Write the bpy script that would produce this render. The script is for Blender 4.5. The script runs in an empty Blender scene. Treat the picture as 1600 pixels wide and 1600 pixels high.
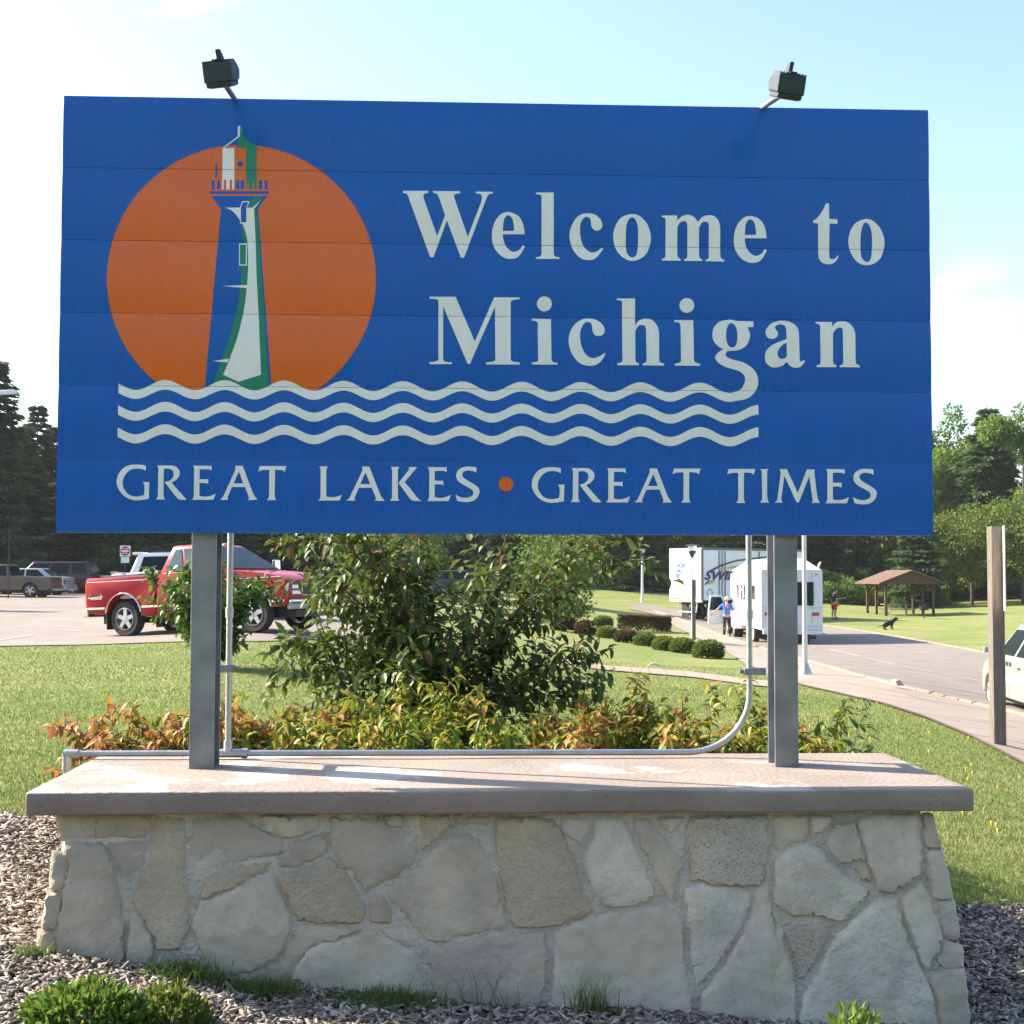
import bpy, bmesh, math, random
import numpy as np
from mathutils import Vector, Matrix, noise
from mathutils.geometry import delaunay_2d_cdt, tessellate_polygon
R = math.radians
random.seed(7)
rng = np.random.default_rng(7)
scene = bpy.context.scene
COL = scene.collection
# ---------------------------------------------------------------- camera, sky, sun, exposure
F, PITCH, ROLL, EYE = 2114.7, 0.0475, 0.00285, 1.6      # focal length in photo pixels (1600 wide)
CAM = Vector((0, 0, EYE))
_U0 = Vector((0, -math.sin(PITCH), math.cos(PITCH)))
FWD = Vector((0, math.cos(PITCH), math.sin(PITCH)))
_R0 = Vector((1, 0, 0))
RIGHT = _R0*math.cos(ROLL) + _U0*math.sin(ROLL)
UP = -_R0*math.sin(ROLL) + _U0*math.cos(ROLL)
cd = bpy.data.cameras.new('camera'); cam = bpy.data.objects.new('camera', cd); COL.objects.link(cam)
m = Matrix.Identity(4)
for i in range(3):
    m[i][0] = RIGHT[i]; m[i][1] = UP[i]; m[i][2] = -FWD[i]; m[i][3] = CAM[i]
cam.matrix_world = m
cd.sensor_width = 36; cd.sensor_fit = 'HORIZONTAL'; cd.lens = 36*F/1600
cd.clip_start = 0.1; cd.clip_end = 6000
scene.camera = cam
scene.view_settings.view_transform = 'Standard'; scene.view_settings.look = 'None'
scene.view_settings.exposure = 1.6; scene.view_settings.gamma = 1; scene.view_settings.use_curve_mapping = False
scene.view_settings.use_white_balance = True; scene.view_settings.white_balance_temperature = 6750; scene.view_settings.white_balance_tint = 10
SUN_EL, SUN_AZ = R(34), R(-71)            # azimuth clockwise from +Y
sunv = Vector((math.sin(SUN_AZ)*math.cos(SUN_EL), math.cos(SUN_AZ)*math.cos(SUN_EL), math.sin(SUN_EL)))
sl = bpy.data.lights.new('sun', 'SUN'); sl.energy = 5.0; sl.angle = R(0.55); sl.color = (1, .93, .80)
so = bpy.data.objects.new('sun', sl); so.rotation_euler = sunv.to_track_quat('Z', 'Y').to_euler(); so.location = sunv*60; COL.objects.link(so)
W = bpy.data.worlds.new('World'); scene.world = W; W.use_nodes = True
nt = W.node_tree; nt.nodes.clear()
wo = nt.nodes.new('ShaderNodeOutputWorld'); bg = nt.nodes.new('ShaderNodeBackground'); sky = nt.nodes.new('ShaderNodeTexSky')
sky.sky_type = 'NISHITA'; sky.sun_disc = False; sky.sun_elevation = SUN_EL; sky.sun_rotation = SUN_AZ
sky.air_density = 1.0; sky.dust_density = 1.6; sky.ozone_density = 2.2; sky.altitude = 200
bg.inputs[1].default_value = 0.13
# thin wisps of cloud spread over the whole sky
tc = nt.nodes.new('ShaderNodeTexCoord'); mp = nt.nodes.new('ShaderNodeMapping'); mp.inputs['Scale'].default_value = (1.6, 1.6, 8)
mp.inputs['Location'].default_value = (0.35, 0.2, 0.15)
nz = nt.nodes.new('ShaderNodeTexNoise'); nz.inputs['Scale'].default_value = 2.2; nz.inputs['Detail'].default_value = 5; nz.inputs['Distortion'].default_value = .5
rp = nt.nodes.new('ShaderNodeValToRGB'); rp.color_ramp.elements[0].position = .63; rp.color_ramp.elements[1].position = .85
rp.color_ramp.elements[1].color = (.35, .35, .35, 1)
mx = nt.nodes.new('ShaderNodeMixRGB'); mx.blend_type = 'MIX'; mx.inputs[2].default_value = (9.0, 9.0, 9.2, 1)
L = nt.links.new
L(tc.outputs['Generated'], mp.inputs[0]); L(mp.outputs[0], nz.inputs['Vector']); L(nz.outputs['Fac'], rp.inputs[0])
# the one soft bank of cloud low at the right
_c = Vector((740, 0, 0)); _cd = (_R0*735 - _U0*(-305) + FWD*F).normalized()
dp = nt.nodes.new('ShaderNodeVectorMath'); dp.operation = 'DOT_PRODUCT'; dp.inputs[1].default_value = _cd
L(tc.outputs['Generated'], dp.inputs[0])
rr = nt.nodes.new('ShaderNodeMapRange'); rr.interpolation_type = 'SMOOTHSTEP'; rr.inputs[1].default_value = .9986; rr.inputs[2].default_value = 1.0; rr.inputs[4].default_value = .13; L(dp.outputs['Value'], rr.inputs[0])
m2 = nt.nodes.new('ShaderNodeMapping'); m2.inputs['Scale'].default_value = (6, 6, 26); m2.inputs['Rotation'].default_value = (0, R(12), 0); L(tc.outputs['Generated'], m2.inputs[0])
n2 = nt.nodes.new('ShaderNodeTexNoise'); n2.inputs['Scale'].default_value = 1.6; n2.inputs['Detail'].default_value = 5; L(m2.outputs[0], n2.inputs['Vector'])
r2 = nt.nodes.new('ShaderNodeMapRange'); r2.inputs[1].default_value = .36; r2.inputs[2].default_value = .58; L(n2.outputs['Fac'], r2.inputs[0])
mm = nt.nodes.new('ShaderNodeMath'); mm.operation = 'MULTIPLY'; L(rr.outputs[0], mm.inputs[0]); L(r2.outputs[0], mm.inputs[1])
ma = nt.nodes.new('ShaderNodeMath'); ma.operation = 'ADD'; ma.use_clamp = True; L(mm.outputs[0], ma.inputs[0]); L(rp.outputs[0], ma.inputs[1])
L(ma.outputs[0], mx.inputs[0]); L(sky.outputs[0], mx.inputs[1]); L(mx.outputs[0], bg.inputs[0]); L(bg.outputs[0], wo.inputs[0])

def ray(u, v):
    px, py = u-800, v-800
    c, s = math.cos(ROLL), math.sin(ROLL)
    x, y = px*c+py*s, -px*s+py*c
    return _R0*x - _U0*y + FWD*F
def at(u, v, Y):
    d = ray(u, v); return CAM + d*(Y/d.y)
def pix(p):
    d = Vector(p)-CAM; w = d.dot(FWD)
    return 800+F*d.dot(RIGHT)/w, 800-F*d.dot(UP)/w

# ---------------------------------------------------------------- helpers
def tag(o, label=None, cat=None, group=None, kind=None):
    if label: o['label'] = label
    if cat: o['category'] = cat
    if group: o['group'] = group
    if kind: o['kind'] = kind
    return o
def thing(name, label, cat, loc=(0, 0, 0), rz=0, group=None, rot=None):
    o = bpy.data.objects.new(name, None); COL.objects.link(o); o.location = loc
    o.rotation_euler = rot if rot else (0, 0, rz); o.empty_display_size = .2
    return tag(o, label, cat, group)
def link(name, me, parent=None, loc=None, rot=None):
    o = bpy.data.objects.new(name, me); COL.objects.link(o)
    if parent: o.parent = parent
    if loc is not None: o.location = loc
    if rot is not None: o.rotation_euler = rot
    return o
def np_mesh(name, V, Fc, mat, tint=None, smooth=False):
    """V (n,3); Fc (m,k) equal-sided faces"""
    V = np.asarray(V, dtype=np.float32); Fc = np.asarray(Fc, dtype=np.int32)
    me = bpy.data.meshes.new(name); k = Fc.shape[1]
    me.vertices.add(len(V)); me.vertices.foreach_set('co', V.ravel())
    me.loops.add(Fc.size); me.loops.foreach_set('vertex_index', Fc.ravel())
    me.polygons.add(len(Fc)); me.polygons.foreach_set('loop_start', np.arange(0, Fc.size, k, dtype=np.int32))
    me.polygons.foreach_set('loop_total', np.full(len(Fc), k, dtype=np.int32))
    me.update(calc_edges=True)
    if smooth: me.polygons.foreach_set('use_smooth', np.ones(len(Fc), dtype=bool))
    if tint is not None:
        a = me.attributes.new('tint', 'FLOAT', 'FACE'); a.data.foreach_set('value', np.asarray(tint, dtype=np.float32))
    me.materials.append(mat)
    return me
class MB:
    def __init__(s): s.bm = bmesh.new()
    def face(s, pts):
        vs = [s.bm.verts.new(p) for p in pts]
        try: s.bm.faces.new(vs)
        except ValueError: pass
        return s
    def hexa(s, p):      # 8 points: bottom 4 ccw, top 4 ccw
        v = [s.bm.verts.new(q) for q in p]
        for f in ((3, 2, 1, 0), (4, 5, 6, 7), (0, 1, 5, 4), (1, 2, 6, 5), (2, 3, 7, 6), (3, 0, 4, 7)):
            s.bm.faces.new([v[i] for i in f])
        return s
    def box(s, c, d, M=None):
        x, y, z = c; a, b, h = d[0]/2, d[1]/2, d[2]/2
        p = [Vector((x+i*a, y+j*b, z+k*h)) for k in (-1, 1) for i, j in ((-1, -1), (1, -1), (1, 1), (-1, 1))]
        if M is not None: p = [M @ q for q in p]
        return s.hexa(p)
    def bar(s, a, b, w, h, up=(0, 0, 1)):
        a, b = Vector(a), Vector(b); d = (b-a).normalized(); up = Vector(up)
        sx = d.cross(up)
        if sx.length < 1e-4: sx = d.cross(Vector((1, 0, 0)))
        sx.normalize(); uz = sx.cross(d)
        p = [q+sx*i*w/2+uz*j*h/2 for q in (a, b) for i, j in ((-1, -1), (1, -1), (1, 1), (-1, 1))]
        return s.hexa(p)
    def tube(s, pts, rad, n=8, cap=True):
        pts = [Vector(p) for p in pts]
        if not hasattr(rad, '__len__'): rad = [rad]*len(pts)
        rings = []; prev = None
        for i, p in enumerate(pts):
            d = (pts[min(i+1, len(pts)-1)]-pts[max(i-1, 0)]).normalized()
            if prev is None:
                x = d.orthogonal().normalized()
            else:
                x = prev - d*prev.dot(d)
                x = x.normalized() if x.length > 1e-5 else d.orthogonal().normalized()
            prev = x; y = d.cross(x)
            rings.append([s.bm.verts.new(p+(x*math.cos(t)+y*math.sin(t))*rad[i]) for t in [2*math.pi*k/n for k in range(n)]])
        for a, b in zip(rings, rings[1:]):
            for k in range(n): s.bm.faces.new((a[k], a[(k+1) % n], b[(k+1) % n], b[k]))
        if cap:
            s.bm.faces.new(rings[0][::-1]); s.bm.faces.new(rings[-1])
        return s
    def lathe(s, prof, n=16, M=None, close=False):   # prof: (r, h) about local z
        rings = []
        for r, h in prof:
            ring = []
            for k in range(n):
                q = Vector((r*math.cos(2*math.pi*k/n), r*math.sin(2*math.pi*k/n), h))
                ring.append(s.bm.verts.new(M @ q if M is not None else q))
            rings.append(ring)
        pr = list(zip(rings, rings[1:]))
        if close: pr.append((rings[-1], rings[0]))
        for a, b in pr:
            for k in range(n): s.bm.faces.new((a[k], a[(k+1) % n], b[(k+1) % n], b[k]))
        if not close:
            s.bm.faces.new(rings[0][::-1]); s.bm.faces.new(rings[-1])
        return s
    def prism(s, poly, y0, y1, ax='y'):   # poly in (x,z), extruded along y (or (x,y) along z)
        f = (lambda p, t: (p[0], t, p[1])) if ax == 'y' else ((lambda p, t: (p[0], p[1], t)) if ax == 'z' else (lambda p, t: (t, p[0], p[1])))
        a = [s.bm.verts.new(f(p, y0)) for p in poly]; b = [s.bm.verts.new(f(p, y1)) for p in poly]
        n = len(poly)
        s.bm.faces.new(a); s.bm.faces.new(b[::-1])
        for i in range(n): s.bm.faces.new((a[i], b[i], b[(i+1) % n], a[(i+1) % n]))
        return s
    def ball(s, c, r, seg=10, sq=(1, 1, 1)):
        M = Matrix.Translation(c) @ Matrix.Diagonal((r*sq[0], r*sq[1], r*sq[2], 1))
        bmesh.ops.create_uvsphere(s.bm, u_segments=seg, v_segments=max(5, seg//2+1), radius=1, matrix=M)
        return s
    def mesh(s, name, mat, smooth=False, bevel=0, seg=2, ang=30):
        bm = s.bm
        bmesh.ops.recalc_face_normals(bm, faces=bm.faces)
        if bevel:
            es = [e for e in bm.edges if len(e.link_faces) == 2 and e.calc_face_angle(0) > R(ang)]
            bmesh.ops.bevel(bm, geom=es, offset=bevel, segments=seg, profile=.5, affect='EDGES', clamp_overlap=True)
        me = bpy.data.meshes.new(name); bm.to_mesh(me); bm.free()
        if smooth:
            me.polygons.foreach_set('use_smooth', np.ones(len(me.polygons), dtype=bool))
            try: me.set_sharp_from_angle(angle=R(smooth if smooth is not True else 40))
            except Exception: pass
        me.materials.append(mat)
        return me
    def build(s, name, mat, parent=None, **k):
        return link(name, s.mesh(name, mat, **k), parent)
def dup(o, parent=None):
    c = o.copy(); COL.objects.link(c)
    if parent: c.parent = parent
    for ch in list(o.children): dup(ch, c)
    return c

# ---------------------------------------------------------------- materials
MATS = {}
def M(name, col, rough=.6, metal=0., var=.12, scale=6., bump=0., bscale=60., coat=0., spec=.5, col2=None, detail=4, tr=0.):
    if name in MATS: return MATS[name]
    mt = bpy.data.materials.new(name); mt.use_nodes = True; t = mt.node_tree; b = t.nodes['Principled BSDF']
    b.inputs['Roughness'].default_value = rough; b.inputs['Metallic'].default_value = metal
    b.inputs['Specular IOR Level'].default_value = spec
    if coat: b.inputs['Coat Weight'].default_value = coat; b.inputs['Coat Roughness'].default_value = .05
    co = t.nodes.new('ShaderNodeTexCoord')
    n = t.nodes.new('ShaderNodeTexNoise'); n.inputs['Scale'].default_value = scale; n.inputs['Detail'].default_value = detail
    t.links.new(co.outputs['Object'], n.inputs['Vector'])
    r = t.nodes.new('ShaderNodeValToRGB'); r.color_ramp.elements[0].position = .3; r.color_ramp.elements[1].position = .7
    c2 = col2 if col2 else [min(1, c*(1+var)) for c in col]; c1 = col if col2 else [c*(1-var) for c in col]
    r.color_ramp.elements[0].color = (*c1, 1); r.color_ramp.elements[1].color = (*c2, 1)
    t.links.new(n.outputs['Fac'], r.inputs[0]); t.links.new(r.outputs[0], b.inputs['Base Color'])
    if bump:
        n2 = t.nodes.new('ShaderNodeTexNoise'); n2.inputs['Scale'].default_value = bscale; n2.inputs['Detail'].default_value = 5
        t.links.new(co.outputs['Object'], n2.inputs['Vector'])
        bu = t.nodes.new('ShaderNodeBump'); bu.inputs['Strength'].default_value = bump; bu.inputs['Distance'].default_value = .02
        t.links.new(n2.outputs['Fac'], bu.inputs['Height']); t.links.new(bu.outputs[0], b.inputs['Normal'])
    MATS[name] = mt
    return mt
def leafmat(name, stops, rough=.45, trans=.35, spec=.4):
    """colour by the 'tint' attribute of each leaf: stops [(pos, rgb)]"""
    mt = bpy.data.materials.new(name); mt.use_nodes = True; t = mt.node_tree; b = t.nodes['Principled BSDF']
    b.inputs['Roughness'].default_value = rough; b.inputs['Specular IOR Level'].default_value = spec
    a = t.nodes.new('ShaderNodeAttribute'); a.attribute_name = 'tint'
    r = t.nodes.new('ShaderNodeValToRGB'); e = r.color_ramp.elements
    while len(e) < len(stops): e.new(.5)
    for i, (p, c) in enumerate(stops): e[i].position = p; e[i].color = (*c, 1)
    t.links.new(a.outputs['Fac'], r.inputs[0]); t.links.new(r.outputs[0], b.inputs['Base Color'])
    tr = t.nodes.new('ShaderNodeBsdfTranslucent'); t.links.new(r.outputs[0], tr.inputs[0])
    mx = t.nodes.new('ShaderNodeMixShader'); mx.inputs[0].default_value = trans
    t.links.new(b.outputs[0], mx.inputs[1]); t.links.new(tr.outputs[0], mx.inputs[2])
    t.links.new(mx.outputs[0], t.nodes['Material Output'].inputs[0])
    return mt

# ---------------------------------------------------------------- terrain
CTRL = [(75, 1497, 4.95), (440, 1552, 5.0), (800, 1592, 5.05), (1250, 1608, 5.1), (1540, 1612, 5.2), (40, 1278, 7.3), (40, 1600, 4.4), (800, 1700, 4.2), (1540, 1720, 4.3),
        (800, 1290, 7.4), (1540, 1425, 7.05), (1560, 1165, 15.2), (1380, 1100, 20.6), (1600, 1196, 13.9), (140, 1009, 26), (340, 1030, 20), (480, 1006, 25.5),
        (150, 1110, 13.5), (600, 1120, 13), (900, 1100, 17), (940, 1045, 31), (1180, 1068, 26.5), (200, 995, 29.3), (421, 987, 27.8), (58, 934, 66), (125, 928, 73), (330, 925, 74),
        (1545, 1105, 27.3), (1700, 1120, 27), (1250, 1036, 36), (1257, 1057, 31), (1410, 1075, 27), (1600, 1120, 23), (1160, 1003, 58), (1283, 1008, 53), (1135, 995, 62), (1305, 968, 74), (1060, 972, 74),
        (1410, 964, 85), (1390, 984, 65), (1545, 1022, 44), (1290, 978, 69), (1107, 1028, 40), (880, 988, 50), (1083, 999, 48), (1004, 945, 88), (980, 912, 115), (640, 918, 110), (200, 908, 110), (20, 905, 105),
        (1300, 938, 105), (1440, 944, 105), (1570, 940, 100), (720, 955, 50), (620, 960, 45)]
_P = []; _Z = []
for u, v, Y in CTRL:
    p = at(u, v, Y); _P.append((p.x/p.y*3.2, math.log(p.y))); _Z.append(p.z)
_P = np.array(_P); _Z = np.array(_Z)
def _phi(d2): return .5*d2*np.log(np.maximum(d2, 1e-12))
_n = len(_P)
_A = np.zeros((_n+3, _n+3)); _d = ((_P[:, None]-_P[None])**2).sum(-1)
_A[:_n, :_n] = _phi(_d)+np.eye(_n)*.03; _A[:_n, _n] = 1; _A[:_n, _n+1:] = _P; _A[_n, :_n] = 1; _A[_n+1:, :_n] = _P.T
_w = np.linalg.solve(_A, np.concatenate([_Z, [0, 0, 0]]))
def gz_np(x, y):
    x = np.asarray(x, float); y = np.asarray(y, float)
    yy = np.clip(y, 4.0, 118); b = np.clip(x/np.maximum(y, 4.0), -.42, .42)
    q = np.stack([b*3.2, np.log(yy)], -1); sh = q.shape[:-1]; q = q.reshape(-1, 2)
    out = np.empty(len(q))
    for i in range(0, len(q), 20000):
        d2 = ((q[i:i+20000, None]-_P[None])**2).sum(-1)
        out[i:i+20000] = _phi(d2) @ _w[:_n] + _w[_n] + q[i:i+20000] @ _w[_n+1:]
    return out.reshape(sh)
def gz(x, y): return float(gz_np([x], [y])[0])
_YS = np.geomspace(3.2, 150, 900)
def gpt(u, v):
    """where the view line through a photo pixel meets the ground"""
    d = ray(u, v); X = d.x/d.y*_YS; Zr = EYE + d.z/d.y*_YS
    df = Zr - gz_np(X, _YS); k = np.argmax(df < 0)
    if df[k] >= 0: k = len(_YS)-1
    if k == 0: y = _YS[0]
    else:
        t = df[k-1]/(df[k-1]-df[k]+1e-9); y = _YS[k-1]+(_YS[k]-_YS[k-1])*t
    x = d.x/d.y*y
    return Vector((x, y, gz(x, y)))
# ================================================================ GROUND
def grass_mat():
    mt = bpy.data.materials.new('lawn'); mt.use_nodes = True; t = mt.node_tree; b = t.nodes['Principled BSDF']; b.inputs['Roughness'].default_value = .85
    b.inputs['Specular IOR Level'].default_value = .15
    co = t.nodes.new('ShaderNodeTexCoord')
    def nz(s, d=5):
        n = t.nodes.new('ShaderNodeTexNoise'); n.inputs['Scale'].default_value = s; n.inputs['Detail'].default_value = d; t.links.new(co.outputs['Object'], n.inputs['Vector']); return n
    a, c = nz(.35), nz(9, 8)
    r = t.nodes.new('ShaderNodeValToRGB'); e = r.color_ramp.elements
    e[0].position = .38; e[0].color = (.160, .198, .058, 1); e[1].position = .68; e[1].color = (.245, .238, .102, 1)
    t.links.new(a.outputs['Fac'], r.inputs[0])
    r2 = t.nodes.new('ShaderNodeValToRGB'); e = r2.color_ramp.elements; e[0].position = .3; e[0].color = (.72, .75, .65, 1); e[1].position = .72; e[1].color = (1.3, 1.25, 1.2, 1)
    t.links.new(c.outputs['Fac'], r2.inputs[0])
    x = t.nodes.new('ShaderNodeMixRGB'); x.blend_type = 'MULTIPLY'; x.inputs[0].default_value = 1
    t.links.new(r.outputs[0], x.inputs[1]); t.links.new(r2.outputs[0], x.inputs[2]); t.links.new(x.outputs[0], b.inputs['Base Color'])
    bu = t.nodes.new('ShaderNodeBump'); bu.inputs['Strength'].default_value = .5; bu.inputs['Distance'].default_value = .05
    n3 = nz(30, 4); t.links.new(n3.outputs['Fac'], bu.inputs['Height']); t.links.new(bu.outputs[0], b.inputs['Normal'])
    return mt
LAWN = grass_mat()
bs = np.concatenate([[-2.4, -2, -1.6, -1, -.7, -.55], np.linspace(-.46, .46, 231), [.55, .7, 1, 1.6, 2, 2.4]])
ys = np.concatenate([np.geomspace(3, 125, 260), [150, 190, 240]])
Bx, Yy = np.meshgrid(bs, ys); Xx = Bx*Yy
Zz = gz_np(Xx, Yy)
# the part of the ground behind and beside the camera
yb = np.array([-200, -120, -60, -20, -6, 0])
Bb, Yb = np.meshgrid(bs, yb); Xb = Bb*(3+(3-Yb)); Zb = np.repeat(gz_np(bs*3, np.full(len(bs), 3.))[None], len(yb), 0)
Xx = np.concatenate([Xb, Xx]); Yy = np.concatenate([Yb, Yy]); Zz = np.concatenate([Zb, Zz])
nr, ncol = Xx.shape
idx = np.arange(nr*ncol).reshape(nr, ncol)
Fc = np.stack([idx[:-1, :-1], idx[:-1, 1:], idx[1:, 1:], idx[1:, :-1]], -1).reshape(-1, 4)
tag(link('ground', np_mesh('ground', np.stack([Xx, Yy, Zz], -1).reshape(-1, 3), Fc, LAWN, smooth=True)), kind='structure')

def inter(poly, t):            # polyline interpolation by arc fraction 0..1
    P = [Vector(p) for p in poly]; ls = [0]
    for a, b in zip(P, P[1:]): ls.append(ls[-1]+(b-a).length)
    s = t*ls[-1]
    for i in range(len(P)-1):
        if s <= ls[i+1] or i == len(P)-2:
            f = (s-ls[i])/(ls[i+1]-ls[i]+1e-9); return P[i].lerp(P[i+1], f)
def strip_pts(pa, pb, n, mrow):  # ground points between two pixel polylines
    A = [gpt(*inter(pa, i/n)) for i in range(n+1)]; B = [gpt(*inter(pb, i/n)) for i in range(n+1)]
    G = np.array([[(a.lerp(b, j/mrow)).to_tuple() for j in range(mrow+1)] for a, b in zip(A, B)])
    G[..., 2] = gz_np(G[..., 0], G[..., 1]); return G
def grid_mesh(name, G, mat, dz=0., smooth=True):
    G = G.copy(); G[..., 2] += dz; a, b = G.shape[:2]; idx = np.arange(a*b).reshape(a, b)
    f = np.stack([idx[:-1, :-1], idx[1:, :-1], idx[1:, 1:], idx[:-1, 1:]], -1).reshape(-1, 4)
    me = np_mesh(name, G.reshape(-1, 3), f, mat, smooth=smooth)
    bm = bmesh.new(); bm.from_mesh(me); bmesh.ops.recalc_face_normals(bm, faces=bm.faces)
    if sum(q.normal.z for q in bm.faces) < 0: bmesh.ops.reverse_faces(bm, faces=bm.faces)
    bm.to_mesh(me); bm.free(); return me
ASPH = M('asphalt', (.205, .170, .147), .9, var=.14, scale=1.2, bump=.4, bscale=120, detail=8)
CONC_W = M('pavement_concrete', (.285, .222, .178), .9, var=.13, scale=1.5, bump=.3, bscale=90, detail=8)
JOINT = M('joint_dirt', (.17, .13, .105), .95)
KERB = M('kerb_concrete', (.27, .21, .165), .9, var=.25, scale=5, bump=.6, bscale=30)
PAINT = M('road_paint', (.34, .32, .29), .8, var=.25, scale=20)
# parking lot on the left
near = [(-260, 1016), (-60, 1012), (140, 1008.5), (280, 1004), (420, 1003), (500, 1000), (570, 991), (640, 980)]
far_y = 82
us = np.linspace(-260, 640, 150); G = []
for u in us:
    for (a, va), (b, vb) in zip(near, near[1:]):
        if a <= u <= b: v = va+(vb-va)*(u-a)/(b-a); break
    p = gpt(u, v); yf = far_y if u < 470 else far_y-(u-470)*.26
    Y = np.geomspace(p.y, max(yf, p.y+2), 60); x = p.x/p.y*Y; G.append(np.stack([x, Y, gz_np(x, Y)], -1))
tag(link('parking_lot', grid_mesh('parking_lot', np.array(G), ASPH, .022)), kind='structure')
def paint(name, pa, pb, w, parent=None):
    a, b = gpt(*pa), gpt(*pb); n = 24; d = (b-a).normalized(); s = Vector((-d.y, d.x, 0))*w/2
    G = np.array([[(a.lerp(b, i/n)+s*j).to_tuple() for j in (-1, 0, 1)] for i in range(n+1)]); G[..., 2] = gz_np(G[..., 0], G[..., 1])
    tag(link(name, grid_mesh(name, G, PAINT, .030)), kind='structure')
for pa, pb in (((-5, 1003), (52, 994)), ((92, 985.5), (132, 988.5)), ((-10, 962), (60, 955))): paint('painted_line', pa, pb, .11)
# road on the right, kerb and pavement
kerb = [(985, 952), (1020, 955), (1060, 968), (1100, 984), (1130, 996), (1180, 1012), (1262, 1035), (1318, 1052), (1405, 1076), (1500, 1098), (1600, 1122), (1760, 1165), (1900, 1205), (2400, 1348)]
rfar = [(985, 944.5), (1010, 945), (1060, 953), (1120, 961), (1200, 969), (1290, 978), (1400, 995), (1480, 1010), (1545, 1022.5), (1700, 1054), (1900, 1096), (2050, 1130), (2300, 1185), (2700, 1275)]
lawn_e = [(985, 953.5), (1008, 956), (1040, 972), (1080, 994), (1125, 1014), (1165, 1040), (1215, 1058), (1255, 1073), (1300, 1083), (1380, 1102), (1450, 1125), (1520, 1155), (1600, 1197), (1690, 1250), (1760, 1290), (1900, 1375), (2050, 1470)]
tag(link('road', grid_mesh('road', strip_pts(kerb, rfar, 160, 40), ASPH, .022)), kind='structure')
for i in range(4):
    a = [(1297, 1016), (1352, 1029), (1408, 1042), (1465, 1053)][i]; b = [(1342, 1026.5), (1400, 1040), (1458, 1052), (1536, 1067)][i]
    paint('painted_line', a, b, .10)
# far strip of kerb along the other side of the road
def kerb_run(name, line, n, w, h, mat, side, parent=None):
    out = []
    pts = [gpt(*inter(line, i/n)) for i in range(n+1)]
    for i, (a, b) in enumerate(zip(pts, pts[1:])):
        d = (b-a); d.z = 0; d.normalize(); s = Vector((-d.y, d.x, 0))*side
        mb = MB(); g = .006
        a2, b2 = a+d*g, b-d*g; hh = h*random.uniform(.82, 1.04); ww = w*random.uniform(.85, 1.1)
        mb.hexa([a2-Vector((0, 0, .1)), b2-Vector((0, 0, .1)), b2+s*ww-Vector((0, 0, .1)), a2+s*ww-Vector((0, 0, .1)),
                 a2+Vector((0, 0, hh)), b2+Vector((0, 0, hh)), b2+s*ww+Vector((0, 0, hh)), a2+s*ww+Vector((0, 0, hh))])
        out.append(mb.build(name, mat, parent, bevel=.015, seg=1))
    return out
side_walk = tag(link('sidewalk', grid_mesh('sidewalk', strip_pts(lawn_e, kerb, 130, 16), JOINT, .028)), kind='structure')
def slab_row(pa, pb, n, parent, mat, lanes=2):
    for i in range(n):
        for l in range(lanes):
            e = .0009; t0, t1 = i/n+e, (i+1)/n-e; f0, f1 = l/lanes+.002, (l+1)/lanes-.002
            G = []
            for k in range(4):
                t = t0+(t1-t0)*k/3; a = gpt(*inter(pa, t)); b = gpt(*inter(pb, t))
                G.append([a.lerp(b, f0+(f1-f0)*j/3).to_tuple() for j in range(4)])
            G = np.array(G); G[..., 2] = gz_np(G[..., 0], G[..., 1])
            o = link('slab', grid_mesh('slab', G, mat, .030+random.uniform(-.002, .002), smooth=False), parent)
def cross_slabs(pa, pb, rows, parent, mat, lanes=2):
    A = sorted(((q.y, q.x) for q in (gpt(*inter(pa, i/150)) for i in range(151)))); B = sorted(((q.y, q.x) for q in (gpt(*inter(pb, i/150)) for i in range(151))))
    ay, ax = zip(*A); by, bx = zip(*B)
    for y0, y1 in zip(rows, rows[1:]):
        for l in range(lanes):
            G = []
            for k in range(4):
                y = y0+.006+(y1-y0-.012)*k/3; xa = np.interp(y, ay, ax)+.03; xb = np.interp(y+.10*(np.interp(y, by, bx)-np.interp(y, ay, ax)), by, bx)-.02
                f0, f1 = l/lanes+.002, (l+1)/lanes-.002
                row = []
                for j in range(5):
                    f = f0+(f1-f0)*j/4; x = xa+(xb-xa)*f; row.append((x, y+.10*(x-xa), 0))
                G.append(row)
            G = np.array(G); G[..., 2] = gz_np(G[..., 0], G[..., 1])
            link('slab', grid_mesh('slab', G, mat, .037+random.uniform(-.002, .003), smooth=False), parent)
cross_slabs(lawn_e, kerb, [8.6, 9.3, 10.0, 10.8, 11.7, 12.6, 13.6, 14.7, 15.9, 17.2, 18.6, 20.1, 21.7, 23.4, 25.2, 27.1, 29.1, 31.2, 33.4, 35.8, 38.4, 41.2, 44.2, 47.5, 51, 55, 59, 64, 70, 77, 85], side_walk, CONC_W)
kerb_o = tag(MB().box((0, 0, -3), (.1, .1, .05)).build('kerb', KERB), kind='structure') if False else None
kroot = tag(link('kerb', grid_mesh('kerb', strip_pts([(1020, 955), (1130, 996), (1262, 1035), (1405, 1076), (1600, 1122), (1760, 1165)], [(1020, 954.6), (1130, 995.6), (1262, 1034.6), (1405, 1075.6), (1600, 1121.6), (1760, 1164.6)], 60, 1), KERB, .024)), kind='structure')
kerb_run('kerbstone', kerb[1:12], 34, .16, .075, KERB, 1, kroot)
kroot2 = tag(link('kerb', grid_mesh('kerb', strip_pts(rfar[4:10], [(u, v-.4) for u, v in rfar[4:10]], 60, 1), KERB, .024)), kind='structure')
kerb_run('kerbstone', rfar[4:10], 26, .22, .05, KERB, 1, kroot2)
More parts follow.
